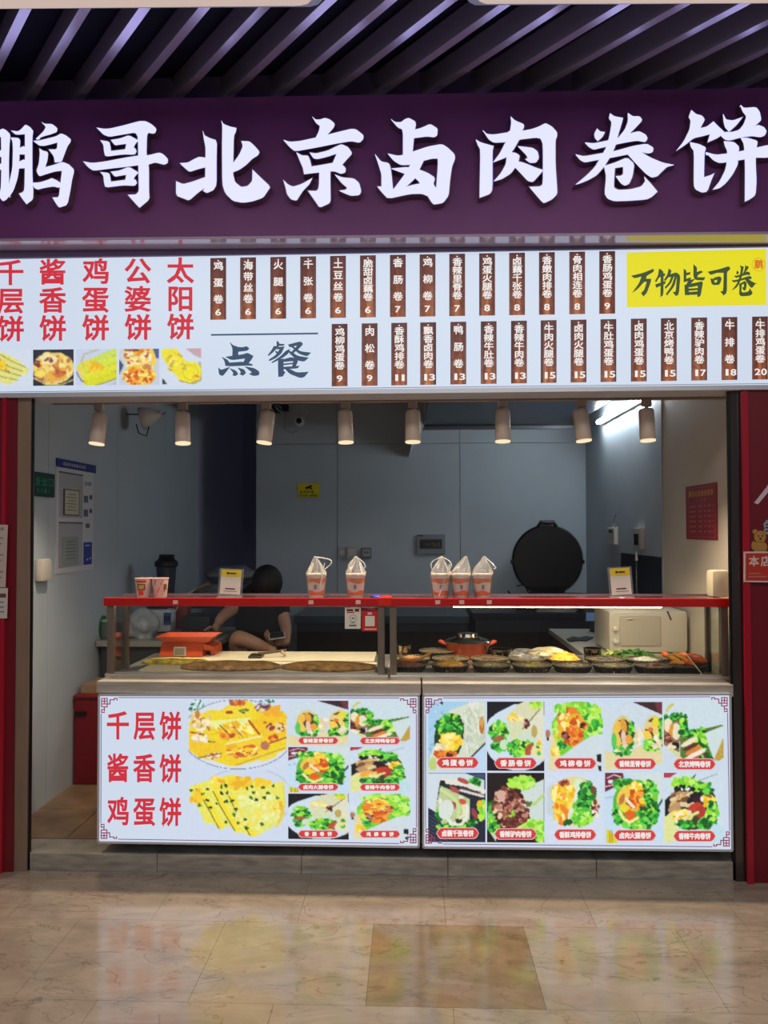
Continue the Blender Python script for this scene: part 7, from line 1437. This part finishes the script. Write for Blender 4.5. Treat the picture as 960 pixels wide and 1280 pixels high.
mb = MB(); sp_ = [V[0] + Vector((0, -.05, -.03)), V[1] + Vector((0, -.04, 0)), V[2] + Vector((0, 0, -.06)), V[2] + Vector((.005, 0, .04)), V[3] + Vector((.0, 0, -.01)), V[3] + Vector((.005, 0, .05)), V[4] + Vector((0, 0, .01))]
mb.tube([W0 + p for p in sp_], [.165, .165, .17, .175, .155, .11, .07], 20)
mb.tube([W0 + V[3] + Vector((-.03, 0, -.01)), W0 + V[7], W0 + V[7] * .45 + V[8] * .55], [.09, .085, .07], 14); mb.tube([W0 + V[3] + Vector((.03, 0, -.01)), W0 + V[11], W0 + V[11] * .35 + V[12] * .65], [.09, .085, .068], 14)
o = mb.build('black_shirt', SHIRT, per, smooth=True); o.modifiers.new('sub', 'SUBSURF').render_levels = 1
skin_chain('shorts', [V[0] + Vector((0, 0, .02)), V[15], (V[15] * .18 + V[16] * .82), V[20], (V[20] * .4 + V[21] * .6)], [(0, 1), (1, 2), (0, 3), (3, 4)], [.16, .125, .085, .12, .10], 0, mat('dark_shorts', rgb(22, 24, 28), .9), per, 2, 'dark_shorts')
mb = MB(); mb.ico(head + Vector((PX_, 1.6, ZF)) + Vector((0, -.002, .012)), .112, 3, (.9, 1.08, 1.04))
for v in list(mb.b.verts):
    q = v.co - (head + Vector((PX_, 1.6, ZF)))
    if q.z < -.075 and q.y < -.02: v.co.y = (head.y + 1.6) - .03
mb.build('black_hair', mat('black_hair', rgb(12, 12, 14), .7, bump=.4, nscale=60), per, smooth=True)
hc = head + Vector((PX_, 1.6, ZF))
fc_ = MB(); fc_.ico(hc + Vector((0, -.085, -.035)), .016, 2, (.8, 1.1, 1.2)); fc_.build('nose', SKIN, per, smooth=True)
for s_ in (-1, 1):
    MB().ico(hc + Vector((s_ * .082, .0, -.01)), .02, 2, (.4, .8, 1.2)).build('ear', SKIN, per, smooth=True); MB().ico(hc + Vector((s_ * .03, -.078, -.005)), .009, 2).build('eye', BLACKP, per, smooth=True)
MB().ico(hc + Vector((0, -.076, -.065)), .018, 2, (1.3, .4, .35)).build('mouth', mat('lip', rgb(150, 92, 84), .5), per, smooth=True)
def hand(base, dirn, side, nm):
    """palm and five curled fingers; dirn: where fingers point, side: lateral axis"""
    d = Vector(dirn).normalized(); s_ = Vector(side).normalized(); n_ = d.cross(s_).normalized(); b = Vector(base)
    Vv = [b - d * .02, b + d * .04]; Ee = [(0, 1)]; Rv = [(.022, .03), (.02, .034)]
    o = skin_chain(nm, Vv, Ee, Rv, 0, SKIN, per, 2, 'palm')
    for k, (L, off) in enumerate(((.068, -.03), (.078, -.010), (.072, .010), (.056, .029))):
        p0 = b + d * .045 + s_ * off; p1 = p0 + d * L * .4 + n_ * .006; p2 = p1 + d * L * .3 + n_ * .022; p3 = p2 + d * L * .1 + n_ * .024
        skin_chain(nm, [p0, p1, p2, p3], [(0, 1), (1, 2), (2, 3)], [.0095, .009, .008, .007], 0, SKIN, per, 1, 'finger')
    t0 = b + d * .005 - s_ * .03; t1 = t0 + d * .03 - s_ * .02 + n_ * .01; t2 = t1 + d * .028 + n_ * .018
    skin_chain(nm, [t0, t1, t2], [(0, 1), (1, 2)], [.012, .010, .008], 0, SKIN, per, 1, 'thumb')
hand(V[10], V[10] - V[9], (1, -.3, 0), 'hand_left'); hand(V[14], Vector((-.8, -.3, .2)), (0.1, -.6, .8), 'hand_right')
ph = P(346, 794.5, 1.32); pr_ = empty('mobile_phone', ph, 'pale phone held in the hand of the seated person', 'phone')
Rp = rotz(.25) @ roty(-.12) @ rotx(.42); MB().box(ph, (.10, .075, .009), Rp, bevel=.003).build('phone_body', mat('pale_phone', rgb(200, 202, 206), .25), pr_); MB().box(ph + Rp @ Vector((0, 0, .0052)), (.09, .066, .001), Rp).build('screen', mat('phone_screen', rgb(50, 54, 60), .2), pr_)
st = empty('stool', (PX_, 1.72, ZF), 'round dark stool under the seated person behind the counter', 'stool')
MB().lathe([(0, .28), (.17, .28), (.18, .29), (.18, .31), (0, .315)], (PX_, 1.72, ZF), 28).build('seat', mat('stool_blue', rgb(30, 40, 60), .5), st, smooth=True)
for k in range(4): a = PI / 4 + k * PI / 2; MB().tube([(PX_ + .12 * math.cos(a), 1.72 + .12 * math.sin(a), ZF + .28), (PX_ + .16 * math.cos(a), 1.72 + .16 * math.sin(a), ZF)], .012).build('leg', STEELD, st)
